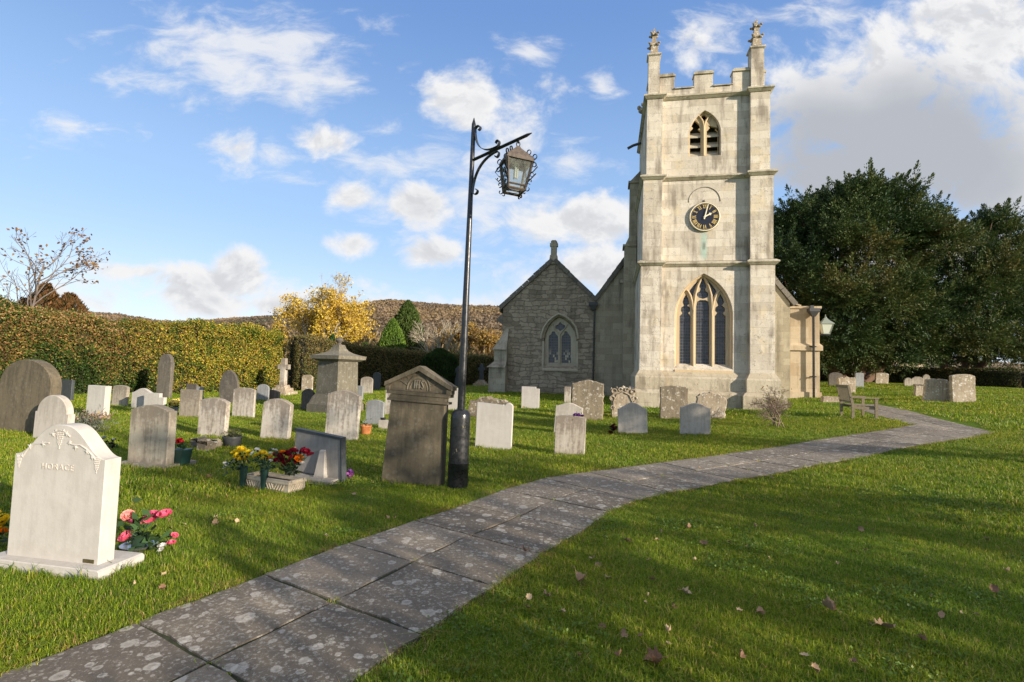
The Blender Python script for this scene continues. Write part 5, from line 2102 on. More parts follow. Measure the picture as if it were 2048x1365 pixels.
def make_lamp():
    B = at(915, 976)
    s = float((np.array(B) - _C) @ _F) / FPX
    Y = B.y
    o = empty('lamp_post', B, 0, 'tall black iron lamp post with scrolled bracket arm beside the path', 'lamp post')
    o.rotation_euler = (0, R_(.55), 0)
    H = (976 - 215) * s
    zc = (976 - 828) * s
    R0_ = 20.5 * s
    c = MB()
    c.lathe([(R0_ * 1.01, -.1), (R0_ * 1.0, zc * .33), (R0_ * 1.03, zc * .335), (R0_ * 1.03, zc * .345), (R0_ * .98, zc * .35), (R0_ * .96, zc * .93), (R0_ * .93, zc * .985), (R0_ * .84, zc * 1.02), (R0_ * .62, zc * 1.045), (R0_ * .36, zc * 1.06)], 28)
    c.build('base_sleeve', IRON, o, smooth=45)
    r1, r2 = 7.6 * s, 4.6 * s
    p = MB()
    p.lathe([(r1, zc), (r1 * .98, zc + .9), (r2 * 1.2, H * .72), (r2 * 1.05, H * .83), (r2, H * .95), (r2 * .95, H - .09), (.004, H)], 14)
    po = p.build('pole', IRON, o, smooth=45)
    # arm towards the path and a little towards the viewer
    dv = Vector((.82, -.57, 0)).normalized()
    up = Vector((0, 0, 1))
    za = H * (976 - 306) / (976 - 215)
    E_ = pt(1066, 267, Y - .52)
    L = math.hypot(E_.x - B.x - za * math.tan(R_(.55)), E_.y - B.y)
    zend = E_.z - B.z
    a0 = Vector((0, 0, za))
    a1 = Vector((dv.x * L, dv.y * L, zend))
    ad = (a1 - a0).normalized()
    a = MB()
    a.tube([a0, a0 + ad * (L - .06), a1], [.026, .026, .006], 4)
    ao = a.build('bracket_arm', IRON, o)
    sd_ = dv.cross(up)
    up2 = up
    for k, sg in enumerate((1, -1)):
        sc = MB()
        zz = .42 if sg > 0 else .44
        p0 = a0 + up * sg * zz + dv * .03
        p2 = a0 + ad * .42 + up * sg * .03
        pm = a0 + dv * .05 + up * sg * .12 if sg > 0 else a0 + dv * .07 + up * sg * .16
        path = []
        for t in np.linspace(0, 1, 14):
            q = p0 * (1 - t) ** 2 + (a0 + dv * .06 + up * sg * .03) * 2 * t * (1 - t) + p2 * t ** 2
            path.append(q)
        # curls at both ends
        curl1 = [p0 + dv * .055 + (dv * -.055 * math.cos(x) + up * sg * .05 * math.sin(x)) * (1 - x / 9) for x in np.linspace(4.6, 0.2, 9)]
        curl2 = [p2 + up * sg * .05 + (ad * .045 * math.sin(x) - up * sg * .05 * math.cos(x)) * (1 - x / 9) for x in np.linspace(.2, 4.6, 9)]
        sc.strap(curl1 + path[1:-1] + curl2, .045, .008, sd_)
        sc.build('scroll', IRON, ao)
    # lantern hanging from the arm
    tip = a0 + ad * (L * .80)
    q = pt(1047, 345, B.y + tip.y)
    lo = Vector((q.x, q.y, q.z))
    wl = B + Vector((tip.x + tip.z * math.tan(R_(.55)), tip.y, tip.z))
    ls = (q.y) / FPX
    ln = empty('hanging_lantern', (wl.x, wl.y, wl.z - .03), R_(-20), 'rusty square lantern with curly iron scrolls hanging from the lamp post arm', 'lantern')
    ln.rotation_euler = (0, R_(3.5), R_(17))
    ln.scale = (1.06, 1.06, 1.06)
    zt, zr, zb = -.10, -.245, -.63
    wt, wb = .155, .10
    g = MB()
    r = MB()
    r.frus((wt + .015, wt + .015), (wt + .012, wt + .012), zr - .04, zr)
    r.frus((wt + .012, wt + .012), (.035, .035), zr, zt)
    r.frus((.035, .035), (.02, .02), zt, zt + .03)
    r.build('roof', RUST, ln)
    f = MB()
    for sx in (-1, 1):
        for sy in (-1, 1):
            f.tube([(sx * wb, sy * wb, zb), (sx * wt, sy * wt, zr - .03)], .016, 4)
    for sx in (-1, 1):
        f.tube([(sx * wb, -wb, zb + .01), (sx * wb, wb, zb + .01)], .018, 4)
        f.tube([(-wb, sx * wb, zb + .01), (wb, sx * wb, zb + .01)], .018, 4)
        k = .16
        wm = wb + (wt - wb) * k
        f.tube([(sx * wm, -wm, zb + (zr - zb) * k), (sx * wm, wm, zb + (zr - zb) * k)], .012, 4)
        f.tube([(-wm, sx * wm, zb + (zr - zb) * k), (wm, sx * wm, zb + (zr - zb) * k)], .012, 4)
    f.build('frame', RUST, ln)
    for i in range(4):
        pn = MB()
        ca, sa = math.cos(i * math.pi / 2), math.sin(i * math.pi / 2)
        V = [(-wb + .01, -wb + .004, zb + .02), (wb - .01, -wb + .004, zb + .02), (wt - .01, -wt + .004, zr - .03), (-wt + .01, -wt + .004, zr - .03)]
        pn.add([(x * ca - y * sa, x * sa + y * ca, z) for x, y, z in V], [(0, 1, 2, 3)])
        pn.build('glass_pane', LGLASS, ln)
    bl = MB()
    for a_ in range(3):
        x, y = .02 * math.cos(a_ * 2.1), .02 * math.sin(a_ * 2.1)
        bl.tube([(x, y, zr - .06), (x, y, zr - .22)], .012, 8)
    bl.tube([(0, 0, zr - .0), (0, 0, zr - .07)], .03, 10)
    bl.build('bulb', mat_simple('white_lamp_tube', (.75, .72, .62), .3), ln, smooth=40)
    hk = MB()
    hk.tube([Vector((0, 0, zt + .03)) + Vector((.022 * math.sin(x), 0, .03 - .03 * math.cos(x))) for x in np.linspace(0, 2 * math.pi, 14)], .006, 6)
    hk.tube([Vector((0, 0, zt + .07)) + Vector((0, .02 * math.sin(x), .025 - .025 * math.cos(x))) for x in np.linspace(0, 2 * math.pi, 14)], .006, 6)
    hk.build('hanging_ring', IRON, ln)
    # iron scrollwork on each corner
    for sx in (-1, 1):
        for sy in (-1, 1):
            w = MB()
            dd = Vector((sx, sy, 0)).normalized()
            sidev = dd.cross(up)

            def C_(r, z, rad, a_0, tn):
                rad *= .8
                return spiral(dd * r + up * z, rad, a_0, tn, dd, up, 14, .45)
            R1 = 1.414
            w.strap(C_(R1 * wt * .55 + .03, zr + .085, .045, -1.2, .8), .016, .005, sidev)
            w.strap(C_(R1 * wt * .95 + .025, zr + .02, .05, -2.0, .85), .016, .005, sidev)
            w.strap(C_(R1 * wt + .02, zr - .085, .045, 2.4, -.85), .016, .005, sidev)
            w.strap([dd * (R1 * wt + .0) + up * (zr - .03), dd * (R1 * wt + .065) + up * (zr - .11), dd * (R1 * wt * .9 + .02) + up * (zr - .18)], .016, .005, sidev)
            w.strap(C_(R1 * wt * .86 + .04, zr - .20, .045, 1.6, .9), .016, .005, sidev)
            w.strap([dd * (R1 * wt * .86 + .085) + up * (zr - .19), dd * (R1 * wb + .03) + up * (zb + .10)], .016, .005, sidev)
            w.strap(C_(R1 * wb + .06, zb + .11, .045, -1.4, -.9), .016, .005, sidev)
            w.strap(C_(R1 * wb + .04, zb + .02, .045, 2.0, .85), .016, .005, sidev)
            w.strap(C_(R1 * wb + .0, zb - .02, .03, 1.0, .8), .016, .005, sidev)
            w.build('corner_scrollwork', IRON_M, ln)


make_lamp()


# ------------------------------------------------------------------ bench
def make_bench():
    nb, nf, fb = at(1706, 839.5), at(1752.6, 843), at(1680.5, 834.5)
    v = nf - nb
    v.z = 0
    dep = .55
    ex = Vector((math.cos(R_(20.5)), -math.sin(R_(20.5)), 0))   # towards the sitter's front
    ey = Vector((-ex.y, ex.x, 0))             # along the bench, away from the viewer
    Lb = 1.2
    s = float((np.array(nb) - _C) @ _F) / FPX
    o = empty('wooden_bench', nb, 0, 'weathered grey slatted wooden bench facing the path near the church', 'bench')
    o.matrix_world = Matrix(((ex.x, ey.x, 0, nb.x), (ex.y, ey.y, 0, nb.y), (0, 0, 1, nb.z), (0, 0, 0, 1)))
    o.rotation_euler = (0, 0, math.atan2(ex.y, ex.x))
    WOOD = mat_var('weathered_oak', (.16, .125, .075), (.30, .245, .155), 18, .85, .35, (1, 1, 8))
    hb = (840 - 771) * s
    ha = (840 - 795) * s
    hs = ha * .62
    t = .035
    for y in (0, Lb):
        b = MB()
        b.add([(-t, y - t, 0), (t, y - t, 0), (t, y + t, 0), (-t, y + t, 0), (-t, y - t, hs), (t, y - t, hs), (t, y + t, hs), (-t, y + t, hs), (-t - .10, y - t, hb), (t - .12, y - t, hb), (t - .12, y + t, hb), (-t - .10, y + t, hb)],
              [(3, 2, 1, 0), (0, 1, 5, 4), (1, 2, 6, 5), (2, 3, 7, 6), (3, 0, 4, 7), (4, 5, 9, 8), (5, 6, 10, 9), (6, 7, 11, 10), (7, 4, 8, 11), (8, 9, 10, 11)])
        b.build('leg', WOOD, o)
        f = MB()
        f.box(dep - t, dep + t, y - t, y + t, 0, ha - .03)
        f.build('leg', WOOD, o)
        a = MB()
        a.box(-.05, dep + .06, y - .045, y + .045, ha - .03, ha + .005)
        a.build('armrest', WOOD, o)
    se = MB()
    for k in range(5):
        x0 = .04 + (dep - .06) * k / 5
        se.box(x0, x0 + (dep - .1) / 5.8, t, Lb - t, hs - .02, hs + .005)
    se.box(.0, dep, t - .03, t + .01, hs - .09, hs - .022)
    se.box(.0, dep, Lb - t - .01, Lb - t + .03, hs - .09, hs - .022)
    se.box(dep - .02, dep + .01, t, Lb - t, hs - .09, hs - .022)
    se.build('seat', WOOD, o)
    bk = MB()

    def bx(y0, y1, z0, z1, th):
        x0 = -.105 * (z0 - hs) / (hb - hs)
        x1 = -.105 * (z1 - hs) / (hb - hs)
        bk.add([(x0 - th, y0, z0), (x0 + th, y0, z0), (x0 + th, y1, z0), (x0 - th, y1, z0), (x1 - th, y0, z1), (x1 + th, y0, z1), (x1 + th, y1, z1), (x1 - th, y1, z1)],
               [(3, 2, 1, 0), (4, 5, 6, 7), (0, 1, 5, 4), (1, 2, 6, 5), (2, 3, 7, 6), (3, 0, 4, 7)])
    bx(t, Lb - t, hb - .09, hb - .01, .018)
    bx(t, Lb - t, hs + .06, hs + .12, .018)
    n = 14
    for k in range(n):
        y = t + (Lb - 2 * t) * (k + .25) / n
        bx(y, y + (Lb - 2 * t) / n * .55, hs + .12, hb - .09, .010)
    bk.build('backrest', WOOD, o)
    pq = MB()
    pq.box(dep + .012, dep + .018, Lb * .5 - .12, Lb * .5 - .04, hs - .08, hs - .03)
    pq.build('name_plate', mat_simple('pale_plate', (.6, .6, .58), .3), o)


make_bench()

# ------------------------------------------------------------------ flowers and pots
GREEN_D = (.025, .06, .018)


def rose_faces(rng, c, r, n_l=4):
    """petal quads of one full bloom"""
    V = []
    c = np.array(c, float)
    ax = nrm(np.array([rng.normal() * .5, -.35 + rng.normal() * .4, 1.0]))
    a = nrm(np.cross(ax, [1, .3, .1]))
    b = np.cross(ax, a)
    for l in range(n_l):
        f = (l + 1) / n_l
        k = 4 + l
        for i in range(k):
            th = 2 * math.pi * (i + .5 * l + rng.random() * .4) / k
            d = a * math.cos(th) + b * math.sin(th)
            s = -a * math.sin(th) + b * math.cos(th)
            p0 = c - ax * r * .45 + d * r * .1
            p1 = c + d * r * (.30 + .45 * f) - ax * r * (.25 * f)
            p2 = c + d * r * (.22 + .85 * f) + ax * r * (.55 - .55 * f)
            w = r * (.28 + .40 * f)
            V.append([p0 - s * w * .3, p0 + s * w * .3, p1 + s * w, p1 - s * w])
            V.append([p1 - s * w, p1 + s * w, p2 + s * w * .6, p2 - s * w * .6])
    return np.array(V)


def bloom(parent, name, c, r, colr, rng, n_l=4):
    V = rose_faces(rng, c, r, n_l)
    col = np.array(colr)[None] * (.7 + .5 * rng.random((len(V), 1)))
    o = quads(name, V, PETAL, parent, col)
    return o


def foliage(parent, pts, L, rng, colr=GREEN_D, name='leaves', spread=.05, n=1):
    P = np.repeat(np.array(pts, float), n, 0)
    P = P + rng.normal(size=P.shape) * spread
    d = rng.normal(size=P.shape) + np.array([0, 0, .3])
    col = np.array(colr)[None] * (.6 + .9 * rng.random((len(P), 1)))
    return quads(name, diamonds(P, d, L * (.7 + .6 * rng.random(len(P))), L * .6, rng), LEAF, parent, col)


def stems(parent, base, tops, rng, r=.003):
    segs = []
    for q in tops:
        b = np.array(base) + rng.normal(size=3) * [.015, .015, 0]
        q = np.array(q)
        m_ = (b + q) / 2 + rng.normal(size=3) * .015
        segs += [(b, m_, r, r), (m_, q, r, r)]
    return seg_mesh('stems', segs, STEM, parent)


STEM = mat_simple('flower_stem', (.06, .11, .03), .6)
PLASTIC_G = mat_simple('green_plastic', (.012, .045, .035), .45)
TERRA = mat_var('orange_plastic_pot', (.52, .17, .05), (.60, .22, .07), 10, .6, .1)
DARKPOT = mat_var('dark_grey_plastic', (.035, .036, .038), (.055, .055, .055), 12, .5, .1)
SILVER = mat_simple('steel_dish', (.5, .5, .52), .3, .8)
VGLASS = mat_glass('vase_glass', (.55, .62, .35), .35)
rgF = np.random.default_rng(21)


def bouquet(name, label, base, Y, blooms, cat='flowers', vase=None, leafn=60, leafL=.05, spread=.05, colr=GREEN_D, group=None, bname='rose'):
    """base: world point; blooms: (px, py, radius, colour[, dy])"""
    o = empty(name, base, 0, label, cat, group)
    b = np.array(base)
    tops = []
    for q in blooms:
        dy = q[4] if len(q) > 4 else rgF.normal() * .04
        p = np.array(pt(q[0], q[1], Y + dy)) - b
        tops.append(p)
        bloom(o, bname, p, q[2] * 1.18, q[3], rgF)
    T_ = np.array(tops)
    if vase:
        vase(o)
    neck = np.array([0, 0, .04]) if not hasattr(vase, 'neck') else np.array(vase.neck)
    stems(o, neck, tops, rgF)
    f = rgF.random((leafn, 1)) * .75 + .15
    src = T_[rgF.integers(0, len(T_), leafn)]
    foliage(o, neck * (1 - f) + src * f, leafL, rgF, colr, spread=spread)
    return o


PINK = (.85, .17, .28)
PINKL = (.85, .35, .32)
YEL = (.92, .70, .03)
RED = (.30, .010, .03)
WHT = (.80, .78, .74)
ORA = (.85, .26, .01)
PUR = (.22, .07, .32)

# 1 roses beside the vine headstone
_b = at(262, 1112)
_b.z += .0


def _dish(o):
    m = MB()
    m.lathe([(.05, .02), (.09, .03), (.125, .06), (.13, .065), (.12, .06), (.08, .045), (0, .04)], 24)
    d = m.build('dish', SILVER, o, smooth=40)
    m = MB()
    m.lathe([(.05, .02), (.055, .09), (.06, .13), (.052, .13), (.045, .04), (0, .04)], 16)
    m.build('vase', mat_simple('dark_glass_vase', (.02, .04, .025), .15), o, smooth=40)


_dish.neck = (0, 0, .12)
bouquet('rose_bouquet', 'pink roses with big leaves in a silver dish beside the vine headstone', (_b.x, _b.y + .08, _b.z), _b.y + .08,
        [(256, 1031, .038, PINKL), (250, 1071, .042, PINK), (287, 1041, .042, PINKL), (302, 1033, .045, PINK), (329, 1026, .042, PINK), (300, 1026, .03, (.35, .05, .12)), (262, 1043, .028, (.25, .04, .09)),
         (350, 1070, .022, PINK), (343, 1084, .028, PINK), (324, 1090, .026, WHT), (320, 1100, .022, WHT)], vase=_dish, leafn=70, leafL=.085, spread=.05, colr=(.045, .09, .03))
# yellow blooms cut by the left edge
_p = at(-14, 1100)
bouquet('flower_bunch', 'yellow flowers peeping out behind the vine headstone at the left edge', _p, _p.y, [(2, 1038, .04, YEL), (-8, 1046, .05, YEL), (6, 1060, .03, ORA), (-12, 1020, .04, YEL)], leafn=40, leafL=.06)

# 2 carved stone trough with four bunches
S_TROUGH = mat_stone('carved_cream_trough', (.60, .50, .36), (.55, .46, .33), (.34, .27, .18), .4, grain=.4, bump=.2)


def make_trough():
    c0, c1, c2 = at(484, 974), at(576, 990), at(611, 972)
    v = c1 - c0
    v.z = 0
    L = v.length
    yaw = math.atan2(-v.y, v.x)
    s = float((np.array(c0) - _C) @ _F) / FPX
    o = empty('flower_trough', c0, -yaw, 'long cream carved stone trough with slanting basket-weave panels in front of the slab', 'planter')
    W, H, t = .26, 24 * s, .022
    m = MB()
    for (x0, x1, y0, y1) in ((0, L, 0, t), (0, L, W - t, W), (0, t, t, W - t), (L - t, L, t, W - t)):
        m.box(x0, x1, y0, y1, 0, H * .72)
    m.build('trough_wall', S_TROUGH, o)
    r = MB()
    e = .012
    for (x0, x1, y0, y1) in ((-e, L + e, -e, t + e), (-e, L + e, W - t - e, W + e), (-e, t + e, t + e, W - t - e), (L - t - e, L + e, t + e, W - t - e)):
        r.box(x0, x1, y0, y1, H * .72, H * .84)
        r.box(x0 + .006, x1 - .006, y0 + .006, y1 - .006, H * .84, H)
    r.build('rim', S_TROUGH, o)
    w = MB()
    n = 16
    for i in range(n):
        x = .03 + (L - .09) * i / n
        sg = 1 if (i // 4) % 2 == 0 else -1
        a, b = (x, x + .04) if sg < 0 else (x + .04, x)
        w.tube([(a, -.004, .03), (b, -.004, H * .66)], .009, 5)
    for i in range(5):
        y = .03 + (W - .07) * i / 5
        w.tube([(L + .003, y, .03), (L + .003, y + .04, H * .66)], .008, 5)
    w.build('basket_weave_carving', S_TROUGH, o)
    sl = MB()
    sl.box(t, L - t, t, W - t, .02, H * .7)
    sl.build('soil', mat_var('dark_soil', (.02, .015, .01), (.04, .03, .02), 30, 1, .5), o)
    EXCL.append(((c0.x + c2.x) / 2, (c0.y + c2.y) / 2, L / 2, W / 2, yaw))
    return c0.y


TY = make_trough()


def cone_vase(h, r0, r1, mat):
    def f(o):
        m = MB()
        m.lathe([(r0, 0), (r1, h), (r1 + .006, h + .004), (r1 - .004, h), (r0 * .8, .02), (0, .02)], 16)
        m.build('vase', mat, o, smooth=40)
    f.neck = (0, 0, h * .9)
    return f


for (px, pb, pt_top, bl, lab) in ((485, 977, 935, [(470, 903, .045, YEL), (484, 897, .045, YEL), (496, 903, .042, YEL), (478, 915, .042, YEL), (490, 914, .045, YEL), (474, 908, .045, YEL), (452, 927, .028, WHT), (449, 934, .022, WHT), (466, 921, .02, WHT)],
                                   'bright yellow roses in the left green cone vase before the trough'),
                                  (527, 982, 938, [(512, 911, .036, YEL), (525, 904, .036, YEL), (533, 908, .034, YEL), (527, 916, .036, YEL), (539, 915, .030, ORA), (520, 903, .034, YEL), (504, 906, .026, WHT), (515, 899, .026, WHT), (541, 906, .022, WHT), (541, 921, .02, WHT)],
                                   'yellow roses and white sprays in the right green cone vase before the trough')):
    b = at(px, pb)
    s_ = b.y / FPX
    bouquet('rose_bouquet', lab, b, b.y + .02, bl, vase=cone_vase((pb - pt_top) * s_, .03, .05, PLASTIC_G), leafn=90, leafL=.05, spread=.055, colr=(.02, .045, .03), group='bouquets at the stone trough')
_b = pt(579, 966, TY + .10)
bouquet('rose_bouquet', 'dark red roses with one orange rose in a glass vase standing in the trough', _b, _b.y,
        [(556, 908, .05, RED), (563, 914, .055, RED), (555, 920, .05, RED), (568, 921, .05, RED), (588, 900, .048, RED), (575, 906, .045, RED), (584, 914, .05, RED), (570, 931, .042, RED), (612, 902, .042, RED), (620, 908, .04, RED), (604, 900, .04, RED), (592, 921, .045, RED), (599, 916, .045, ORA), (564, 903, .035, ORA), (546, 899, .02, WHT), (552, 900, .02, WHT), (604, 925, .022, WHT), (590, 896, .02, PINKL)],
        vase=cone_vase(.155, .055, .065, VGLASS), leafn=110, leafL=.06, spread=.06, colr=(.025, .05, .02), group='bouquets at the stone trough')
_b = at(603, 950)
o = empty('small_vase', (_b.x, _b.y, _b.z + .055), 0, 'little white ribbed vase behind the red roses by the lopsided slab', 'vase')
m = MB()
m.lathe([(.05, 0), (.075, .06), (.08, .12), (.05, .19), (.06, .22), (.05, .22), (.03, .18), (0, .18)], 16)
m.build('vase_body', S_CLEAN, o, smooth=40)
bloom(o, 'white_bloom', (0, 0, .25), .05, WHT, rgF)
_b = at(690, 958)
bouquet('flower_bunch', 'pink and cream flowers with purple sprays lying right of the lopsided slab', _b, _b.y,
        [(682, 946, .05, (.55, .08, .25)), (694, 948, .05, (.35, .10, .35)), (700, 951, .045, (.40, .12, .38)), (687, 956, .045, (.80, .60, .35)), (684, 939, .03, PINK), (701, 942, .03, PUR)], leafn=40, leafL=.05)

# 3 cyclamen box on the plinth stone
_b = at(355, 934)
s_ = _b.y / FPX
o = empty('planter_box', (_b.x, _b.y + .03, _b.z + .03), -R_(11), 'dark green plastic planter with red cyclamens beside the dusty headstone', 'planter')
m = MB()
m.frus((14 * s_, .08), (17 * s_, .095), 0, 27 * s_)
m.frus((18 * s_, .10), (18 * s_, .10), 27 * s_, 30 * s_)
m.build('box', PLASTIC_G, o)
for k in range(6):
    bloom(o, 'cyclamen', (rgF.normal() * .05, rgF.normal() * .03, 30 * s_ + .10 + rgF.random() * .06), .030, (.60, .012, .03), rgF, 2)
foliage(o, [(rgF.normal() * .08, rgF.normal() * .05, 30 * s_ + .03 + abs(rgF.normal()) * .03) for _ in range(60)], .06, rgF, (.03, .07, .02), spread=.01)

# 4 orange pot, tub, flower pot with yellow mums
for (px, pb, ptp, wpx, mat, nm, lab) in ((731, 871, 851, 11.0, TERRA, 'flower_pot', 'orange plastic pot with a small white plant right of the tall white gravestone'),
                                         (464, 894, 873, 17.5, DARKPOT, 'plant_tub', 'round dark grey tub of brown withered plants on the grass'),
                                         (345, 829, 815, 10.0, S_BLUE, 'flower_pot', 'small grey pot of pale yellow chrysanthemums in the left rows'),
                                         (766, 842, 836, 5.5, S_BLACK, 'flower_vase', 'squat black flower vase standing on the small stone block')):
    b = at(px, pb) if nm != 'flower_vase' else pt(px, pb, at(766, 860).y + .08)
    s_ = b.y / FPX
    o = empty(nm, b, 0, lab, 'pot')
    h, r = (pb - ptp) * s_, wpx * s_
    m = MB()
    m.lathe([(r * .82, 0), (r * .97, h * .85), (r * 1.05, h * .86), (r * 1.05, h), (r * .92, h), (r * .9, h * .8), (0, h * .8)], 24)
    m.build('pot', mat, o, smooth=40)
    if 'tub' in nm:
        f = rgF.normal(size=(420, 3)) * [r * .42, r * .42, .05] + [0, 0, h + .02]
        quads('withered_plants', diamonds(f, rgF.normal(size=f.shape) + [0, 0, .8], .07, .012, rgF), LEAF, o, np.array([(.07, .075, .035)]) * (.5 + rgF.random((420, 1))))
    elif 'orange' in lab:
        foliage(o, rgF.normal(size=(30, 3)) * [.05, .05, .03] + [0, 0, h], .05, rgF, (.05, .09, .03))
        bloom(o, 'white_bloom', (-r * .3, 0, h + .07), .04, WHT, rgF)
    elif 'yellow' in lab:
        for k in range(14):
            bloom(o, 'chrysanthemum', rgF.normal(size=3) * [r * .55, r * .4, .05] + [0, 0, h + .14], .065, (.85, .72, .22), rgF, 3)
        foliage(o, rgF.normal(size=(60, 3)) * [r * .5, r * .4, .05] + [0, 0, h + .05], .07, rgF)
    else:
        foliage(o, rgF.normal(size=(6, 3)) * [.03, .03, .01] + [0, 0, h], .03, rgF)

# 5 silvery bush and flowers in front of the plain white slab
_b = at(172, 868)
o = empty('lavender_bush', _b, 0, 'silvery grey lavender bush with faded pink heads behind the vine headstone', 'bush')
f = rgF.normal(size=(1000, 3)) * [.19, .15, .11] + [0, 0, .20]
f = f[f[:, 2] > .02]
f2 = rgF.normal(size=(150, 3)) * [.20, .12, .05] + [.05, .12, .34]
_V = np.concatenate([diamonds(f, f * [1, 1, .6] + [0, 0, .5] + rgF.normal(size=f.shape) * .25, .10, .016, rgF), diamonds(f2, rgF.normal(size=f2.shape), .06, .05, rgF)])
_Cc = np.concatenate([np.array([(.16, .17, .13)]) * (.5 + .9 * rgF.random((len(f), 1))), np.where(rgF.random((len(f2), 1)) < .5, [[.50, .33, .28]], [[.42, .30, .12]]) * (.6 + .6 * rgF.random((len(f2), 1)))])
quads('stems_and_flowers', _V, LEAF, o, _Cc)
_b = at(185, 884)
bouquet('flower_bunch', 'dark red flowers below the lavender bush', _b, _b.y, [(184, 866, .05, (.30, .02, .03)), (188, 872, .05, (.28, .02, .02)), (181, 874, .045, (.25, .02, .03))], leafn=25, leafL=.06)
_b = at(220, 898)
bouquet('flower_bunch', 'white and dark purple flowers between the vine headstone and the dusty one', _b, _b.y, [(226, 879, .03, WHT), (222, 887, .03, (.05, .02, .03)), (226, 892, .03, (.06, .03, .04)), (208, 875, .03, (.5, .55, .42))], leafn=40, leafL=.05)
# 6 blooms on and by the stones near the path
_b = pt(1156, 833, at(1140, 911).y + .05)
bouquet('flower_bunch', 'purple flowers draped over the top of the mottled white gravestone', _b, _b.y, [(1150, 829, .035, PUR), (1156, 830, .035, PUR), (1162, 832, .03, PUR), (1166, 831, .025, (.12, .04, .2))], leafn=14, leafL=.04)
_b = at(1226, 870)
bouquet('flower_bunch', 'dark red flowers standing in the grass left of a bell-topped gravestone', _b, _b.y, [(1226, 851, .06, (.07, .01, .02)), (1229, 857, .06, (.08, .01, .02)), (1222, 865, .05, (.12, .02, .015)), (1224, 854, .05, (.06, .01, .015))], leafn=30, leafL=.06)
_b = at(1026, 896)
bouquet('flower_bunch', 'tiny red flowers at the right foot of the white scrolled gravestone', _b, _b.y, [(1026, 893, .035, (.35, .03, .03)), (1029, 895, .03, (.3, .03, .03))], leafn=12, leafL=.04)

# ------------------------------------------------------------------ hedges
def hedge(label, line, thick, n_leaf, palette, leaf=.075, name='hedge', seed=0, rough=.16, zbase=None):
    """line rows (x, y, top z); clipped wall of leaves round a dark twiggy core"""
    rng = np.random.default_rng(100 + seed)
    Lp = np.array(line, float)
    seg = np.diff(Lp[:, :2], axis=0)
    ln = np.linalg.norm(seg, axis=1)
    s = np.concatenate([[0], np.cumsum(ln)])
    Ltot = s[-1]
    org = Lp[0].copy()
    org[2] = G(org[0], org[1])
    o = empty(name, org, 0, label, 'hedge')

    def at_s(q):
        x = np.interp(q, s, Lp[:, 0])
        y = np.interp(q, s, Lp[:, 1])
        z = np.interp(q, s, Lp[:, 2])
        i = np.clip(np.searchsorted(s, q, side='right') - 1, 0, len(seg) - 1)
        d = seg[i] / ln[i][:, None]
        return x, y, z, d
    # core
    k = max(3, int(Ltot / .8))
    q = np.linspace(.1, Ltot - .1, k)
    x, y, z, d = at_s(q)
    n = np.stack([d[:, 1], -d[:, 0]], 1)
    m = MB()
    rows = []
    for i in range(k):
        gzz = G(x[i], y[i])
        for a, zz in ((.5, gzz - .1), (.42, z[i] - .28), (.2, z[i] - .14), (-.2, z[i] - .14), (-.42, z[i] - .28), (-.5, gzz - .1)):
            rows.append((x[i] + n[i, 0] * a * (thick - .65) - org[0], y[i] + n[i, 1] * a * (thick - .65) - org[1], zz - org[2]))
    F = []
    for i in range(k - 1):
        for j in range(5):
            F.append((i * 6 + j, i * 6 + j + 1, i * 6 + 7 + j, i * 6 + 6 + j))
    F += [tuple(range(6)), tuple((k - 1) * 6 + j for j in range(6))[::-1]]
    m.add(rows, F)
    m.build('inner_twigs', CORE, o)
    # leaves
    q = rng.random(n_leaf) * Ltot
    x, y, z, d = at_s(q)
    n = np.stack([d[:, 1], -d[:, 0]], 1)
    g0 = gz(x, y)
    H = z - g0
    perim = rng.random(n_leaf)
    side = np.zeros(n_leaf)
    up = np.zeros(n_leaf)
    f = perim < .62
    side[f] = .5
    up[f] = rng.random(f.sum()) ** .9
    t_ = (perim >= .62) & (perim < .88)
    side[t_] = rng.random(t_.sum()) - .5
    up[t_] = 1.0
    b_ = perim >= .88
    side[b_] = -.5
    up[b_] = rng.random(b_.sum())
    e_ = rng.random(n_leaf) < .05
    q2 = np.where(rng.random(n_leaf) < .5, 0.0, Ltot)
    x = np.where(e_, np.interp(q2, s, Lp[:, 0]), x)
    y = np.where(e_, np.interp(q2, s, Lp[:, 1]), y)
    side = np.where(e_, rng.random(n_leaf) - .5, side)
    up = np.where(e_, rng.random(n_leaf), up)
    # rounded shoulder
    wid = 1 - .16 * np.clip((up - .85) / .15, 0, 1) * np.abs(side * 2)
    P = np.stack([x + n[:, 0] * side * thick * wid, y + n[:, 1] * side * thick * wid, g0 + H * up * (1 - .05 * np.abs(side * 2) * (up > .95))], 1)
    nout = np.stack([n[:, 0] * np.sign(side) * (up < 1), n[:, 1] * np.sign(side) * (up < 1), (up >= 1) * 1.0], 1)
    disp = (fbm(P, 1.1, seed) - .55) * rough * 3.2 + (fbm(P, 4.5, seed + 5, 2) - .5) * rough * 1.4
    P = P + nout * (disp - np.abs(rng.normal(size=n_leaf)) * .05)[:, None]
    col = palette(P, q / Ltot, up, rng)
    dirs = nout * .55 + rng.normal(size=(n_leaf, 3)) * .8
    P[:, 2] += (up > .93) * np.abs(rng.normal(size=n_leaf)) * rough * .35
    V = diamonds(P - org, dirs, leaf * (.7 + .7 * rng.random(n_leaf)), leaf * .75, rng)
    quads('leaves', V, LEAF, o, col)
    return o


def pick(rng, P, cols, noise, spread=.22):
    """choose a colour per leaf along a list, steered by a noise value 0..1"""
    k = np.clip(noise + rng.normal(size=len(P)) * spread, 0, .9999) * len(cols)
    C_ = np.array(cols)[k.astype(int)]
    return C_ * (.65 + .7 * rng.random((len(P), 1)))


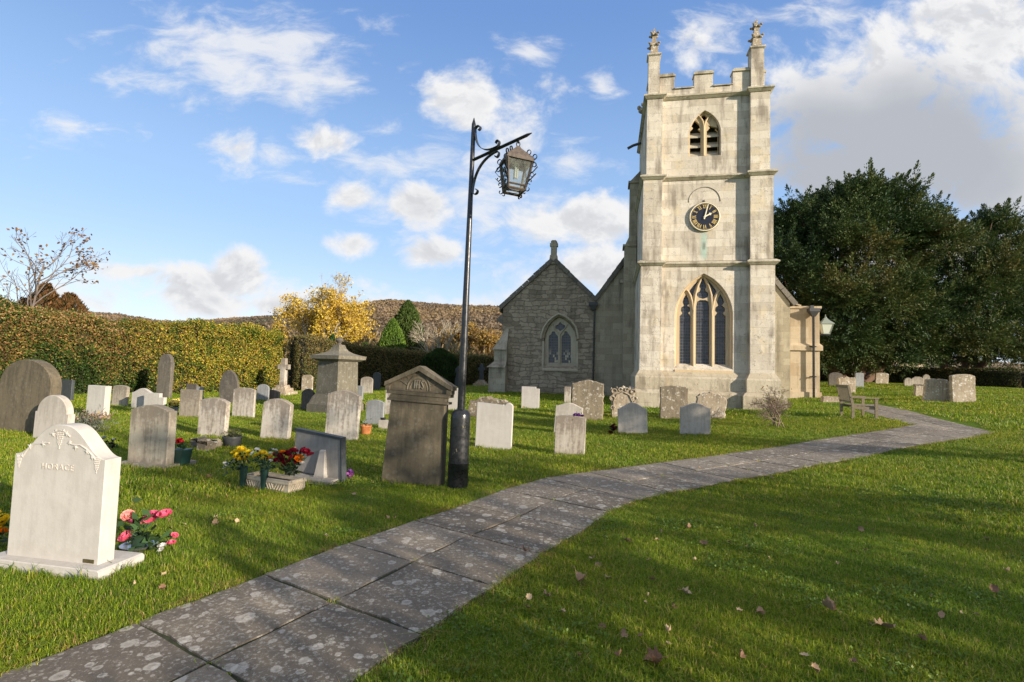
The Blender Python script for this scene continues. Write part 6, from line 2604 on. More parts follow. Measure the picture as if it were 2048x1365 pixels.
def pal_a(P, q, up, rng):
    n = fbm(P, .55, 3, 3)
    n2 = fbm(P, 1.6, 9, 2)
    yellowish = np.clip((q - .64) * 5, 0, 1)
    base = pick(rng, P, [(.030, .060, .010), (.055, .10, .015), (.09, .135, .02), (.27, .20, .05), (.32, .17, .06), (.20, .12, .05), (.08, .11, .022)], np.clip((n - .25) * 1.7, 0, 1))
    yel = pick(rng, P, [(.06, .10, .012), (.15, .20, .025), (.30, .30, .035), (.52, .40, .04), (.42, .25, .06), (.40, .35, .045), (.12, .16, .025)], np.clip((n2 - .15) * 1.4, 0, 1), .25)
    toward = np.clip(yellowish + (n - .5) * 1.8 * (yellowish > .02), 0, 1)
    use = rng.random(len(P)) < toward
    c = np.where(use[:, None], yel, base)
    topb = (up > .80) & (q < .66) & (rng.random(len(P)) < .30)
    return np.where(topb[:, None], np.array([.40, .26, .11]) * (.6 + .7 * rng.random((len(P), 1))), c)


def pal_b(P, q, up, rng):
    n = fbm(P, .8, 13, 3)
    return pick(rng, P, [(.06, .09, .02), (.11, .12, .028), (.18, .145, .045), (.25, .17, .06), (.14, .11, .045), (.09, .12, .025)], n)


def pal_g(P, q, up, rng):
    n = fbm(P, .8, 23, 3)
    return pick(rng, P, [(.035, .05, .012), (.06, .075, .016), (.11, .09, .03), (.16, .11, .04)], n)


hedge('tall clipped autumn hedge turning from green to yellow along the left side', [(-26, 11.5, 3.6), (-19.7, 19.3, 3.55), (-17.6, 22, 3.2), (-15.6, 24.3, 3.4), (-12.9, 27.6, 3.2)], 1.7, 130000, pal_a, .078, seed=1, rough=.24)
hedge('shaded dark brown hedge running back behind the pedestal tomb', [(-12.2, 28.2, 3.15), (-10.7, 33, 2.9), (-6.6, 37, 2.65), (-1.8, 42, 2.6), (3, 46, 2.6)], 1.6, 60000, pal_b, .085, seed=2)
hedge('low clipped hedge in shade behind the right lawn', [(13, 38.5, G(13, 38.5) + 1.2), (24, 36, G(24, 36) + 1.25), (31, 30.5, G(31, 30.5) + 1.25), (42, 27.5, G(42, 27.5) + 1.3)], 1.2, 42000, pal_g, .075, seed=3, rough=.08)


# ------------------------------------------------------------------ trees
def tree(name, label, base, cfg, L, r, d=(0, 0, 1), bark=BARK, leaf=None, seed=0, stems_=1, cat='tree', group=None, spread=0.35, flat=1.0):
    rng = np.random.default_rng(400 + seed)
    o = empty(name, base, 0, label, cat, group)
    segs, tips = [], []
    for k in range(stems_):
        dd = np.array(d, float) + (rng.normal(size=3) * spread * [1, flat, .15] if stems_ > 1 else 0)
        grow(rng, (rng.normal() * .06 * stems_ ** .5, rng.normal() * .06 * stems_ ** .5, -.1), dd, L * (.8 + .3 * rng.random()), r, 0, cfg, segs, tips)
    seg_mesh('trunk', segs, bark, o)
    if leaf:
        T_ = np.array([q for q, _ in tips])
        n, size, jit, pal, keep = leaf
        if keep is not None:
            T_ = T_[keep(T_, rng)]
        if len(T_):
            P = T_[rng.integers(0, len(T_), n)] + rng.normal(size=(n, 3)) * jit
            V = diamonds(P, rng.normal(size=(n, 3)) + [0, 0, -.4], size * (.6 + .8 * rng.random(n)), size * .65, rng)
            quads('crown', V, LEAF, o, pick(rng, P, pal, fbm(P, .9, seed, 2), .3))
    return o


# nearest bare tree at the far left, a few brown leaves left
b = (-23.6, 24.0, 0)
tree('bare_tree', 'nearly bare young tree with a few brown leaves rising over the left hedge', b,
     [dict(n=7, kids=13, ang=44, ratio=.62, rr=.5, jit=.06, up=.08), dict(n=6, kids=6, ang=34, ratio=.5, rr=.5, jit=.10, up=.05, rmin=.012), dict(n=5, kids=4, ang=34, ratio=.5, rr=.5, jit=.13, up=.04, rmin=.008), dict(n=3, jit=.15, up=.0, rmin=.006)],
     7.6, .09, d=(.10, 0, 1), bark=mat_var('grey_brown_bark', (.11, .085, .07), (.18, .145, .12), 8, .9, .3), leaf=(420, .16, .12, [(.16, .08, .035), (.26, .15, .05), (.12, .06, .03)], lambda T_, r: (T_[:, 0] > .3) & (fbm(T_, .8, 4, 2) > .5)), seed=1)


def conifer(name, label, base, h, w, n, pal, seed, shape='column', group=None, cat='tree', mat=NEEDLE):
    """upright evergreen: feathery sprays hugging a column or cone"""
    rng = np.random.default_rng(700 + seed)
    o = empty(name, base, 0, label, cat, group)
    seg_mesh('trunk', [((0, 0, -.1), (0, 0, h * .5), .09, .06), ((0, 0, h * .5), (0, 0, h * .93), .06, .015)], BARK, o)
    m = MB()
    m.lathe([(w * .30, h * .04), (w * .38, h * .3), (w * .30, h * .6), (w * .1, h * .88), (.01, h * .94)], 10)
    m.build('inner_foliage', CORE, o)
    q = rng.random(n)
    th = rng.random(n) * 2 * math.pi
    if shape == 'column':
        prof = np.interp(q, [0, .08, .35, .65, .85, .95, 1], [.36, .46, .5, .42, .25, .12, .02])
    elif shape == 'cone':
        prof = np.interp(q, [0, .05, 1], [.42, .5, .01])
    else:
        prof = np.interp(q, [0, .2, .5, .8, 1], [.38, .5, .48, .34, .05])
    lob = 1 + .35 * (fbm(np.stack([np.cos(th) * 1.3, np.sin(th) * 1.3, q * 4], 1), 1.0, seed, 2) - .5) + .25 * (fbm(np.stack([np.cos(th) * 5, np.sin(th) * 5, q * 9], 1), 1.0, seed + 3, 2) - .5)
    rr = prof * w * lob * (1 - .25 * rng.random(n) ** 2)
    P = np.stack([np.cos(th) * rr, np.sin(th) * rr, q * h * (1 + .04 * (lob - 1)) + .05], 1)
    d = np.stack([np.cos(th) * .5, np.sin(th) * .5, np.ones(n) * 1.1], 1) + rng.normal(size=(n, 3)) * .35
    s = .10 * h / 6 + .09
    V = diamonds(P, d, s * (1.0 + rng.random(n)), s * .42, rng)
    quads('crown', V, mat, o, pick(rng, P, pal, fbm(P, 1.2, seed, 2), .25))
    return o


CYP = [(.025, .05, .010), (.045, .08, .014), (.07, .11, .018), (.10, .14, .022)]
b = pt(783, 707, 50)
conifer('cypress', 'shorter bright green columnar cypress pair beyond the dark hedge', (b.x, b.y, .3), 5.9, 2.9, 11000, [(.06, .11, .015), (.10, .17, .022), (.15, .23, .03)], 1, group='cypresses beyond the hedge')
b = pt(813, 707, 54)
conifer('cypress', 'taller dark green pointed cypress beyond the dark hedge', (b.x, b.y, .3), 8.3, 3.6, 15000, [(.04, .07, .014), (.065, .10, .02), (.09, .13, .025)], 2, 'column', group='cypresses beyond the hedge')
b = pt(790, 707, 56)
conifer('cypress', 'dark narrow cypress half hidden behind the shorter bright one', (b.x, b.y, .3), 6.9, 1.7, 7000, CYP[:2], 3, group='cypresses beyond the hedge')
b = pt(730, 707, 47)
conifer('evergreen_shrub', 'small green evergreen shrub peeping over the hedge near the yellow tree', (b.x, b.y, .3), 3.3, 2.2, 3500, [(.05, .09, .015), (.08, .12, .02)], 4, 'round', cat='shrub')
b = pt(664, 700, 45)
conifer('evergreen_shrub', 'little pointed green shrub below the yellow tree', (b.x, b.y, .3), 3.9, 1.3, 2500, [(.03, .07, .02), (.05, .10, .02)], 5, 'column', cat='shrub')
b = at(876, 779)
b = (-5.2, 36.3, .1)
conifer('topiary_bush', 'rounded dark green clipped bush in front of the shaded hedge', b, 2.75, 3.1, 12000, [(.022, .045, .010), (.035, .065, .014), (.05, .08, .018)], 6, 'round', cat='bush', mat=LEAF)
RUSTC = [(.05, .035, .012), (.11, .055, .018), (.16, .075, .025), (.07, .07, .018)]
for i, (px, top, w, Y, lab) in enumerate(((92, 571, 2.3, 26.5, 'rust-brown feathery conifer beside the bare tree trunk'), (140, 590, 2.6, 27, 'low rusty conifer right of the taller rust-brown one'), (48, 600, 1.6, 26, 'small dark brown conifer left of the bare tree trunk'))):
    p = pt(px, top, Y)
    conifer('rusty_conifer', lab, (p.x, p.y, 0), p.z, w, 6000, RUSTC, 10 + i, 'round', group='rusty conifers behind the left hedge')

TW = [dict(n=6, kids=9, ang=30, ratio=.55, rr=.45, jit=.08, up=.05, rmin=.03), dict(n=5, kids=6, ang=32, ratio=.55, rr=.5, jit=.12, up=.05, rmin=.018), dict(n=4, kids=5, ang=32, ratio=.5, rr=.5, jit=.14, up=.03, rmin=.012), dict(n=3, jit=.16, rmin=.009)]
p = pt(640, 708, 50)
tree('yellow_tree', 'bright yellow autumn tree fanning out beyond the hedge corner', (p.x, p.y, .2), TW, 7.6, .12, bark=BARK_PALE, stems_=8, spread=.36,
     leaf=(24000, .21, .20, [(.46, .30, .035), (.60, .42, .05), (.66, .48, .07), (.48, .30, .05)], lambda T_, r: r.random(len(T_)) < np.clip(1.5 - T_[:, 2] / 6.5, .05, 1)), seed=3)
p = pt(880, 708, 52)
tree('pale_bare_tree', 'pale bare-branched tree catching sun beyond the rounded bush', (p.x, p.y, .2), TW[:1] + TW[1:], 5.6, .15, bark=BARK_PALE, stems_=3, spread=.22, seed=4)
p = pt(197, 640, 60)
tree('distant_bare_tree', 'small misty bare tree on the skyline right of the rusty conifers', (p.x, p.y, .2), TW, 5.6, .10, bark=BARK_PALE, stems_=4, spread=.3, seed=5)
GOLD_ = [(.30, .19, .04), (.38, .24, .05), (.26, .14, .04), (.20, .15, .05)]
for i, (px, Y, L, lab) in enumerate(((942, 60, 5.2, 'golden-brown autumn tree behind the lamp post pole'), (985, 57, 4.3, 'golden autumn tree at the left edge of the church gable'), (915, 66, 5.0, 'pale golden tree behind the pale bare-branched one'))):
    p = pt(px, 708, Y)
    tree('golden_tree', lab, (p.x, p.y, .3), TW, L, .12, bark=BARK_PALE, stems_=5, spread=.42, leaf=(9000, .26, .22, GOLD_, None), seed=20 + i, group='golden trees beyond the hedge')

# scrub between hedge and hill
rng = np.random.default_rng(77)
n = 52000
sx = rng.random(n) * 60 - 38
sy = 52 + rng.random(n) ** 1.3 * 85
hh = (.8 + 4.6 * fbm(np.stack([sx, sy, 0 * sx], 1), .16, 3, 3) ** 1.3 + 1.2 * fbm(np.stack([sx, sy, 0 * sx], 1), .7, 8, 2)) * (1 + (sy - 52) / 120)
sz = .3 + hh * rng.random(n) ** .5
P = np.stack([sx, sy, sz], 1)
d = rng.normal(size=(n, 3)) * .45 + [0, 0, 1]
V = diamonds(P, d, .55 + .6 * rng.random(n), .10 + .12 * rng.random(n), rng)
SCR = [(.10, .11, .035), (.22, .16, .075), (.30, .22, .11), (.24, .15, .07), (.17, .11, .06), (.28, .20, .07), (.12, .13, .03)]
tag(quads('scrub_woodland', V, LEAF, None, pick(rng, P, SCR, fbm(P * [1, 1, .3], .12, 12, 3), .2)), kind='stuff')


# ------------------------------------------------------------------ hills
def make_hills():
    D = 620.0
    prof = [(-900, 690), (-300, 645), (60, 634), (190, 630), (240, 634), (330, 650), (400, 648), (480, 641), (560, 636), (640, 630), (700, 622), (728, 613), (752, 605), (772, 603), (800, 606), (850, 612), (900, 616), (1000, 618), (1150, 632), (1400, 655), (1700, 700), (2100, 740), (3000, 760)]
    pr = np.array([list(pt(px, py, D)) for px, py in prof])
    xs = np.linspace(-1100, 1100, 180)
    zr = np.interp(xs, pr[:, 0], pr[:, 2])
    zr = np.convolve(np.pad(zr, 3, mode='edge'), np.ones(3) / 3, 'same')[3:-3]
    ts = np.linspace(0, 1.5, 40)
    V, F = [], []
    for t in ts:
        y = 170 + (D - 170) * t
        k = t if t <= 1 else 2 - t
        k = max(k, 0)
        f = .5 * k * k * (3 - 2 * k) + .5 * k ** 1.5
        for x, z in zip(xs, zr):
            yy = y / D * 1.0
            V.append((x * (.35 + .65 * min(t, 1)) if t < 1 else x, y, .2 + max(z - .2, 0) * f))
    nx = len(xs)
    for j in range(len(ts) - 1):
        for i in range(nx - 1):
            F.append((j * nx + i, j * nx + i + 1, (j + 1) * nx + i + 1, (j + 1) * nx + i))
    me = bpy.data.meshes.new('hills')
    me.from_pydata(V, [], F)
    me.polygons.foreach_set('use_smooth', [True] * len(F))
    HM = mat_var('hillside_grass', (.16, .12, .055), (.24, .18, .09), .02, 1.0, .0)
    tag(link('hills', me, HM), kind='structure')
    rng = np.random.default_rng(31)
    n = 110000
    Va = np.array(V).reshape(len(ts), nx, 3)
    jj = rng.random(n) ** .8 * 27
    ii = rng.random(n) * (nx - 1.001)
    # keep to the visible left half mostly
    ii = np.where(rng.random(n) < .8, nx * (.12 + .42 * rng.random(n)), ii)
    j0, i0 = jj.astype(int), ii.astype(int)
    fj, fi = (jj - j0)[:, None], (ii - i0)[:, None]
    P = (Va[j0, i0] * (1 - fi) + Va[j0, i0 + 1] * fi) * (1 - fj) + (Va[j0 + 1, i0] * (1 - fi) + Va[j0 + 1, i0 + 1] * fi) * fj
    # crowns: small clusters of faces
    ctr = np.floor(P[:, :2] / 7.0)
    hsh = vn(np.stack([ctr[:, 0] * 1.7, ctr[:, 1] * 2.3, 0 * ctr[:, 0]], 1), 1.0, 5)
    P[:, 2] += .4 + 1.8 * rng.random(n) * (.5 + hsh) + 2.2 * hsh
    col = pick(rng, P, [(.085, .085, .055), (.13, .105, .07), (.17, .125, .08), (.21, .15, .095), (.25, .18, .10), (.29, .205, .10), (.20, .15, .10)], np.clip(.25 * hsh + 1.5 * (fbm(P * [1, .6, 2.5], .011, 6, 3) - .5) + .38, 0, 1), .08)
    meadow = (P[:, 0] < -330) & (P[:, 1] < 560) & (fbm(P, .01, 9, 2) > .45)
    V4 = diamonds(P, rng.normal(size=(n, 3)), 1.6 + 2.4 * rng.random(n), 1.2 + 1.5 * rng.random(n), rng)
    tag(quads('hillside_woods', V4[~meadow], LEAF, None, col[~meadow]), kind='stuff')


make_hills()


# ------------------------------------------------------------------ yew trees
def yew(name, label, base, clumps, seed, dens=72, leaf_n=52, trunk=(), pal=None, size=.155, group=None, cat='yew tree', spikes=9):
    rng = np.random.default_rng(900 + seed)
    o = empty(name, base, 0, label, cat, group)
    b = np.array(base)
    Cc = np.array([list(c[:3]) for c in clumps])
    ctr = Cc.mean(0)
    Pl, Dl, Kl = [], [], []
    for ci, (cx, cy, cz, r) in enumerate(clumps):
        n = int(dens * r * r) + 6
        u = nrm(rng.normal(size=(n, 3)))
        outd = np.array([cx, cy, cz]) - ctr
        outd = outd / max(np.linalg.norm(outd), .5)
        u = nrm(u + outd * .35)
        rad = r * (.45 + .5 * rng.random(n))
        s0 = np.array([cx, cy, cz]) + u * rad[:, None] * [1, 1, .85]
        ax = nrm(u * [1, 1, .55] + [0, 0, .30] + outd * .3 + rng.normal(size=(n, 3)) * .22)
        Ls = (r * .25 + .55) * (.7 + .7 * rng.random((n, 1)))
        tt = rng.random((n, leaf_n))
        side = rng.normal(size=(n, leaf_n, 3)) * (.05 + .13 * (1 - tt[..., None]))
        side[..., 2] *= .6
        P = s0[:, None, :] + ax[:, None, :] * (tt * Ls)[..., None] + side * 1.1
        P[..., 2] -= .16 * (tt ** 2) * (ax[:, None, 2] < .6)
        D = ax[:, None, :] * .8 + side * 4.0 + rng.normal(size=P.shape) * .3
        Pl.append(P.reshape(-1, 3))
        Dl.append(D.reshape(-1, 3))
        Kl.append(np.repeat(np.clip(vn(s0, .55, seed) + rng.normal(size=n) * .12, 0, 1), leaf_n))
    if spikes:
        for (cx, cy, cz, r) in clumps:                  # feathery pointed shoots
            m_ = max(4, int(spikes * r))
            u = nrm(rng.normal(size=(m_, 3)) + nrm(np.array([cx, cy, cz]) - ctr) * .6 + [0, 0, .5])
            s0 = np.array([cx, cy, cz]) + u * r * (.75 + .3 * rng.random((m_, 1)))
            ax = nrm(u * [.7, .7, .4] + [0, 0, .65] + rng.normal(size=(m_, 3)) * .18)
            Ls = .7 + .9 * rng.random(m_)
            k_ = 120
            tt = rng.random((m_, k_)) ** .8
            sd_ = rng.normal(size=(m_, k_, 3)) * (.20 * (1 - tt) + .02)[..., None]
            P = s0[:, None] + ax[:, None] * (tt * Ls[:, None])[..., None] + sd_
            D = ax[:, None] * .7 + sd_ * 4 + rng.normal(size=P.shape) * .2
            Pl.append(P.reshape(-1, 3))
            Dl.append(D.reshape(-1, 3))
            Kl.append(np.repeat(np.clip(.10 + vn(s0, .55, seed) + rng.normal(size=m_) * .12, 0, 1), k_))
    P, D, K = np.concatenate(Pl), np.concatenate(Dl), np.concatenate(Kl)
    N = len(P)
    pal = pal or [(.022, .046, .012), (.034, .062, .015), (.052, .080, .018), (.080, .098, .023), (.120, .108, .030)]
    col = pick(rng, P, pal, K * .95, .07)
    V = diamonds(P - b, D, size * (.7 + .7 * rng.random(N)), size * .38, rng)
    quads('crown', V, NEEDLE, o, col)
    segs = []
    if len(trunk):
        for (p0, p1, r0, r1) in trunk:
            p0, p1 = np.array(p0, float), np.array(p1, float)
            q = p0
            for k in range(4):
                e = p0 + (p1 - p0) * (k + 1) / 4 + (rng.normal(size=3) * .10 if k < 3 else 0)
                segs.append((q - b, e - b, r0 + (r1 - r0) * k / 4, r0 + (r1 - r0) * (k + 1) / 4))
                q = e
    for c in clumps:                                   # a limb into every clump
        if len(trunk):
            j = min(range(len(trunk)), key=lambda i: np.linalg.norm(np.array(trunk[i][1]) - np.array(c[:3])))
            p0 = np.array(trunk[j][1], float)
            p1 = np.array(c[:3])
            mid_ = (p0 + p1) / 2 + rng.normal(size=3) * .25 + [0, 0, -.2]
            segs += [(p0 - b, mid_ - b, .09, .06), (mid_ - b, p1 - b, .06, .03)]
    seg_mesh('trunk', segs, BARK_RED, o)
    return o


def px_clumps(lst, Y, seed, k=1.0, jit=1.0):
    rng = np.random.default_rng(seed)
    out = []
    for q in lst:
        yy = Y + (q[3] if len(q) > 3 else rng.normal() * 1.3 * jit)
        p = pt(q[0], q[1], yy)
        out.append((p.x, p.y, p.z, q[2] * yy / FPX * k))
    return out


tb = at(1702, 760)
tb = Vector((tb.x, tb.y, tb.z))
YB = 31.0
bx = (1702 - 1024) / 1000 * YB
bz = G(bx, YB)
trk = [((bx + a, YB + c, bz - .1), (bx + a * 3.2 + e, YB + c * 2, bz + h), r0, r1) for a, c, e, h, r0, r1 in
       ((-.5, 0, -1.2, 3.2, .34, .20), (-.15, .2, -.2, 4.4, .36, .22), (.25, 0, .8, 3.8, .34, .2), (.55, -.1, 2.2, 2.6, .28, .16), (.1, -.35, .2, 3.0, .30, .18), (-.3, -.3, -2.4, 2.4, .25, .14), (.5, .3, 3.4, 3.4, .24, .13))]
main = [(1735, 378, 34), (1712, 362, 22), (1745, 352, 16), (1772, 362, 16), (1705, 350, 13), (1690, 395, 34), (1772, 398, 36), (1815, 372, 20), (1640, 425, 32), (1652, 392, 18), (1625, 405, 16), (1598, 410, 18), (1600, 445, 34), (1572, 470, 34), (1560, 440, 20), (1556, 520, 38), (1680, 388, 22),
        (1700, 450, 62), (1780, 460, 60), (1640, 500, 62), (1838, 462, 40), (1832, 425, 22), (1590, 560, 52), (1680, 545, 66), (1760, 545, 66), (1822, 530, 44), (1600, 640, 46), (1560, 600, 40), (1655, 620, 56), (1722, 630, 60), (1790, 625, 56),
        (1672, 690, 42), (1760, 692, 38), (1825, 690, 40), (1720, 690, 40), (1640, 680, 40), (1795, 705, 26), (1648, 712, 22), (1740, 500, 40, -3.0), (1680, 480, 36, -3.2), (1650, 590, 40, -3.6), (1750, 600, 44, -3.8), (1700, 660, 40, -4.0), (1610, 540, 36, -3.0), (1800, 570, 36, -3.4), (1690, 590, 34, -4.2)]
yew('yew_tree', 'huge dark yew tree behind the church corner, tallest of the evergreens', (bx, YB, bz), px_clumps([(q[0], q[1] + max(0, 480 - q[1]) * .24) + tuple(q[2:]) for q in main], YB, 5), 1, trunk=trk)
bx2, Y2 = (1920 - 1024) / 1000 * 33, 33.0
bz2 = G(bx2, Y2)
trk2 = [((bx2 + a, Y2, bz2 - .1), (bx2 + a * 3 + e, Y2 + c, bz2 + h), .26, .14) for a, c, e, h in ((-.3, .3, -.8, 3.4), (.1, -.2, .3, 4.6), (.4, .2, 1.6, 3.6))]
sec = [(1872, 432, 24), (1858, 420, 14), (1890, 470, 36), (1925, 495, 40), (1955, 460, 28), (1975, 440, 22), (2000, 425, 22), (2022, 432, 15), (1985, 415, 10), (2005, 470, 34), (2020, 500, 26), (1960, 545, 54), (2010, 548, 34), (1895, 560, 54), (1975, 620, 56), (1900, 650, 52), (2030, 610, 44), (1855, 600, 44), (1860, 690, 36), (1920, 700, 36), (1985, 690, 36), (2040, 680, 40), (1940, 590, 40, -3.0), (1880, 620, 36, -3.0), (1985, 560, 30, -2.8), (1950, 670, 36, -3.2)]
yew('yew_tree', 'broad dark yew tree right of the tallest one, above the low hedge', (bx2, Y2, bz2), px_clumps([(q[0], q[1] + max(0, 520 - q[1]) * .24) + tuple(q[2:]) for q in sec], Y2, 6), 2, trunk=trk2)
bx3, Y3 = (2110 - 1024) / 1000 * 34, 34.0
thr = [(2060, 570, 26), (2085, 610, 46), (2120, 560, 56), (2140, 630, 60), (2095, 680, 50), (2160, 700, 50), (2150, 500, 50), (2110, 735, 30)]
yew('yew_tree', 'dark yew tree cut by the right edge of the photo', (bx3, Y3, G(bx3, Y3)), px_clumps(thr, Y3, 7), 3, trunk=[((bx3, Y3, 1), (bx3, Y3, 5), .25, .15)])


# ------------------------------------------------------------------ cottage glimpsed under the yew
def make_cottage():
    cx, cy = 33.0, 52.0
    z0 = G(cx, cy)
    o = empty('stone_cottage', (cx, cy, z0), R_(-8), 'pale stone cottage with a red-framed window glimpsed under the yew branches', 'house')
    w = MB()
    w.box(-9, 9, 0, 6, -.5, 4.2)
    w.add([(-9, 0, 4.2), (-9, 6, 4.2), (-9, 3, 6.8), (9, 0, 4.2), (9, 6, 4.2), (9, 3, 6.8)], [(0, 1, 2), (3, 5, 4)])
    w.build('wall', M_AISLE, o)
    r = MB()
    r.add([(-9.3, -.3, 4.0), (9.3, -.3, 4.0), (9.3, 3, 6.9), (-9.3, 3, 6.9), (9.3, 6.3, 4.0), (-9.3, 6.3, 4.0)], [(0, 1, 2, 3), (3, 2, 4, 5)])
    r.build('roof', TILES, o)
    for x in (-6, -2.2, 2.4, 6.2):
        f = MB()
        f.box(x - .6, x + .6, -.06, .0, 1.2, 2.6)
        fo = f.build('window', mat_simple('brick_red_frame', (.30, .09, .05), .6), o)
        p = MB()
        p.box(x - .48, x + .48, -.075, -.062, 1.3, 2.5)
        p.build('pane', LEADED, fo)


make_cottage()

# small bare shrub in front of the south buttress
_b = at(1556, 855)
tree('bare_shrub', 'small leggy shrub with a few lime leaves on the grass before the tower corner', _b,
     [dict(n=5, kids=6, ang=40, ratio=.62, rr=.6, jit=.12, up=.02, rmin=.008), dict(n=5, kids=7, ang=42, ratio=.6, rr=.55, jit=.18, up=.0, rmin=.004), dict(n=4, kids=5, ang=45, ratio=.6, rr=.6, jit=.2, rmin=.003), dict(n=3, jit=.22, rmin=.0025)],
     .95, .018, stems_=6, spread=.55, bark=mat_var('shrub_bark', (.15, .10, .075), (.22, .16, .12), 10, .9, .3),
     leaf=(150, .05, .05, [(.20, .24, .03), (.28, .28, .04), (.25, .15, .04)], lambda T_, r: T_[:, 2] > .55), seed=9, cat='shrub')


# ------------------------------------------------------------------ trees behind the viewer that shade the front lawn
def shade_tree(label, c, s, h, w, seed, dens=20, gaps=.0, low=1.6):
    x, y = .62 * c + .79 * s, .79 * c - .62 * s
    rng = np.random.default_rng(50 + seed)
    z0 = G(x, y)
    cl = []
    k = 16
    for i in range(k):
        r = w * (.22 + .16 * rng.random())
        a = rng.random() * 2 * math.pi
        d = w * .62 * rng.random() ** .6
        cl.append((x + math.cos(a) * d, y + math.sin(a) * d, z0 + low + (h - low) * rng.random(), r))
    yew('shade_tree', label, (x, y, z0), cl, 40 + seed, dens=dens, leaf_n=10, trunk=[((x, y, z0 - .1), (x, y, z0 + h * .6), .18, .1)], size=.26, cat='tree', group='trees behind the viewer', spikes=0)


shade_tree('rounded tree behind the viewer shading the near path', 3.9, 15.0, 6.4, 2.2, 1, dens=24)
shade_tree('wide tree behind the viewer shading the right lawn', 6.4, 14.5, 6.2, 2.4, 2, dens=20)
shade_tree('slender tree beside the lawn casting the far shadow band', 12.0, 16.0, 6.6, 1.1, 3)
shade_tree('small tree behind the viewer casting the nearest shadow', 2.2, 8.0, 2.6, 1.3, 4, low=.6)


# ------------------------------------------------------------------ grass
def mat_grass():
    m, t, b = new_mat('grass_blades')
    at_ = t.new('ShaderNodeAttribute', attribute_name='col')
    geo = t.new('ShaderNodeNewGeometry')
    P = geo.outputs['Position']
    n1 = t.noise(P, .35, 5, .6)
    n2 = t.noise(P, 2.5, 6, .65)
    oi = t.new('ShaderNodeObjectInfo')
    c = t.mix(t.ss(n1, .3, .7), at_.outputs['Color'], t.mix(1.0, at_.outputs['Color'], (1.45, 1.1, .9), 'MULTIPLY'))
    c = t.mix(t.m('MULTIPLY', t.ss(n2, .52, .72), .7), c, t.mix(1.0, at_.outputs['Color'], (1.9, 1.25, 1.3), 'MULTIPLY'))
    c = t.mix(t.m('MULTIPLY', oi.outputs['Random'], .5), c, t.mix(1.0, c, (.6, .72, .7), 'MULTIPLY'))
    t.put(b.inputs['Base Color'], c)
    b.inputs['Roughness'].default_value = .5
    b.inputs['Specular IOR Level'].default_value = .3
    tr = t.new('ShaderNodeBsdfTranslucent')
    t.put(tr.inputs[0], c)
    mx = t.new('ShaderNodeMixShader')
    mx.inputs[0].default_value = .35
    t.l.new(b.outputs[0], mx.inputs[1])
    t.l.new(tr.outputs[0], mx.inputs[2])
    t.l.new(mx.outputs[0], m.node_tree.nodes['Material Output'].inputs[0])
    return m


M_BLADE = mat_grass()


def tuft(name, rad, n, w, h, rng, lean=.75):
    """grass tuft: bent two-segment blades"""
    a = rng.random(n) * 2 * math.pi
    r = rad * np.sqrt(rng.random(n))
    base = np.stack([np.cos(a) * r, np.sin(a) * r, np.zeros(n) - .004], 1)
    hh = h * (.45 + .75 * rng.random(n))
    ld = rng.random(n) * 2 * math.pi
    lm = np.abs(rng.normal(size=n)) * lean
    L = np.stack([np.cos(ld), np.sin(ld), np.zeros(n)], 1)
    mid_ = base + L * (hh * lm * .35)[:, None] + np.stack([0 * hh, 0 * hh, hh * .58], 1)
    tip = base + L * (hh * lm * 1.15)[:, None] + np.stack([0 * hh, 0 * hh, hh * (1 - .25 * np.minimum(lm, 1.5))], 1)
    sd_ = ld + math.pi / 2 + rng.normal(size=n) * .6
    S = np.stack([np.cos(sd_), np.sin(sd_), np.zeros(n)], 1) * (w * (.6 + .6 * rng.random(n)))[:, None] * .5
    q1 = np.stack([base - S, base + S, mid_ + S * .8, mid_ - S * .8], 1)
    q2 = np.stack([mid_ - S * .8, mid_ + S * .8, tip + S * .12, tip - S * .12], 1)
    C0 = 2.05 * np.array([(.054, .098, .005), (.080, .128, .007), (.108, .154, .009), (.136, .174, .013), (.20, .16, .065), (.040, .076, .008)])
    k = rng.choice(6, n, p=[.22, .27, .21, .13, .07, .10])
    c = C0[k] * (.75 + .5 * rng.random((n, 1)))
    V = np.concatenate([q1, q2])
    o = quads(name, V, M_BLADE, None, np.concatenate([c, c]))
    COL.objects.unlink(o)
    return o


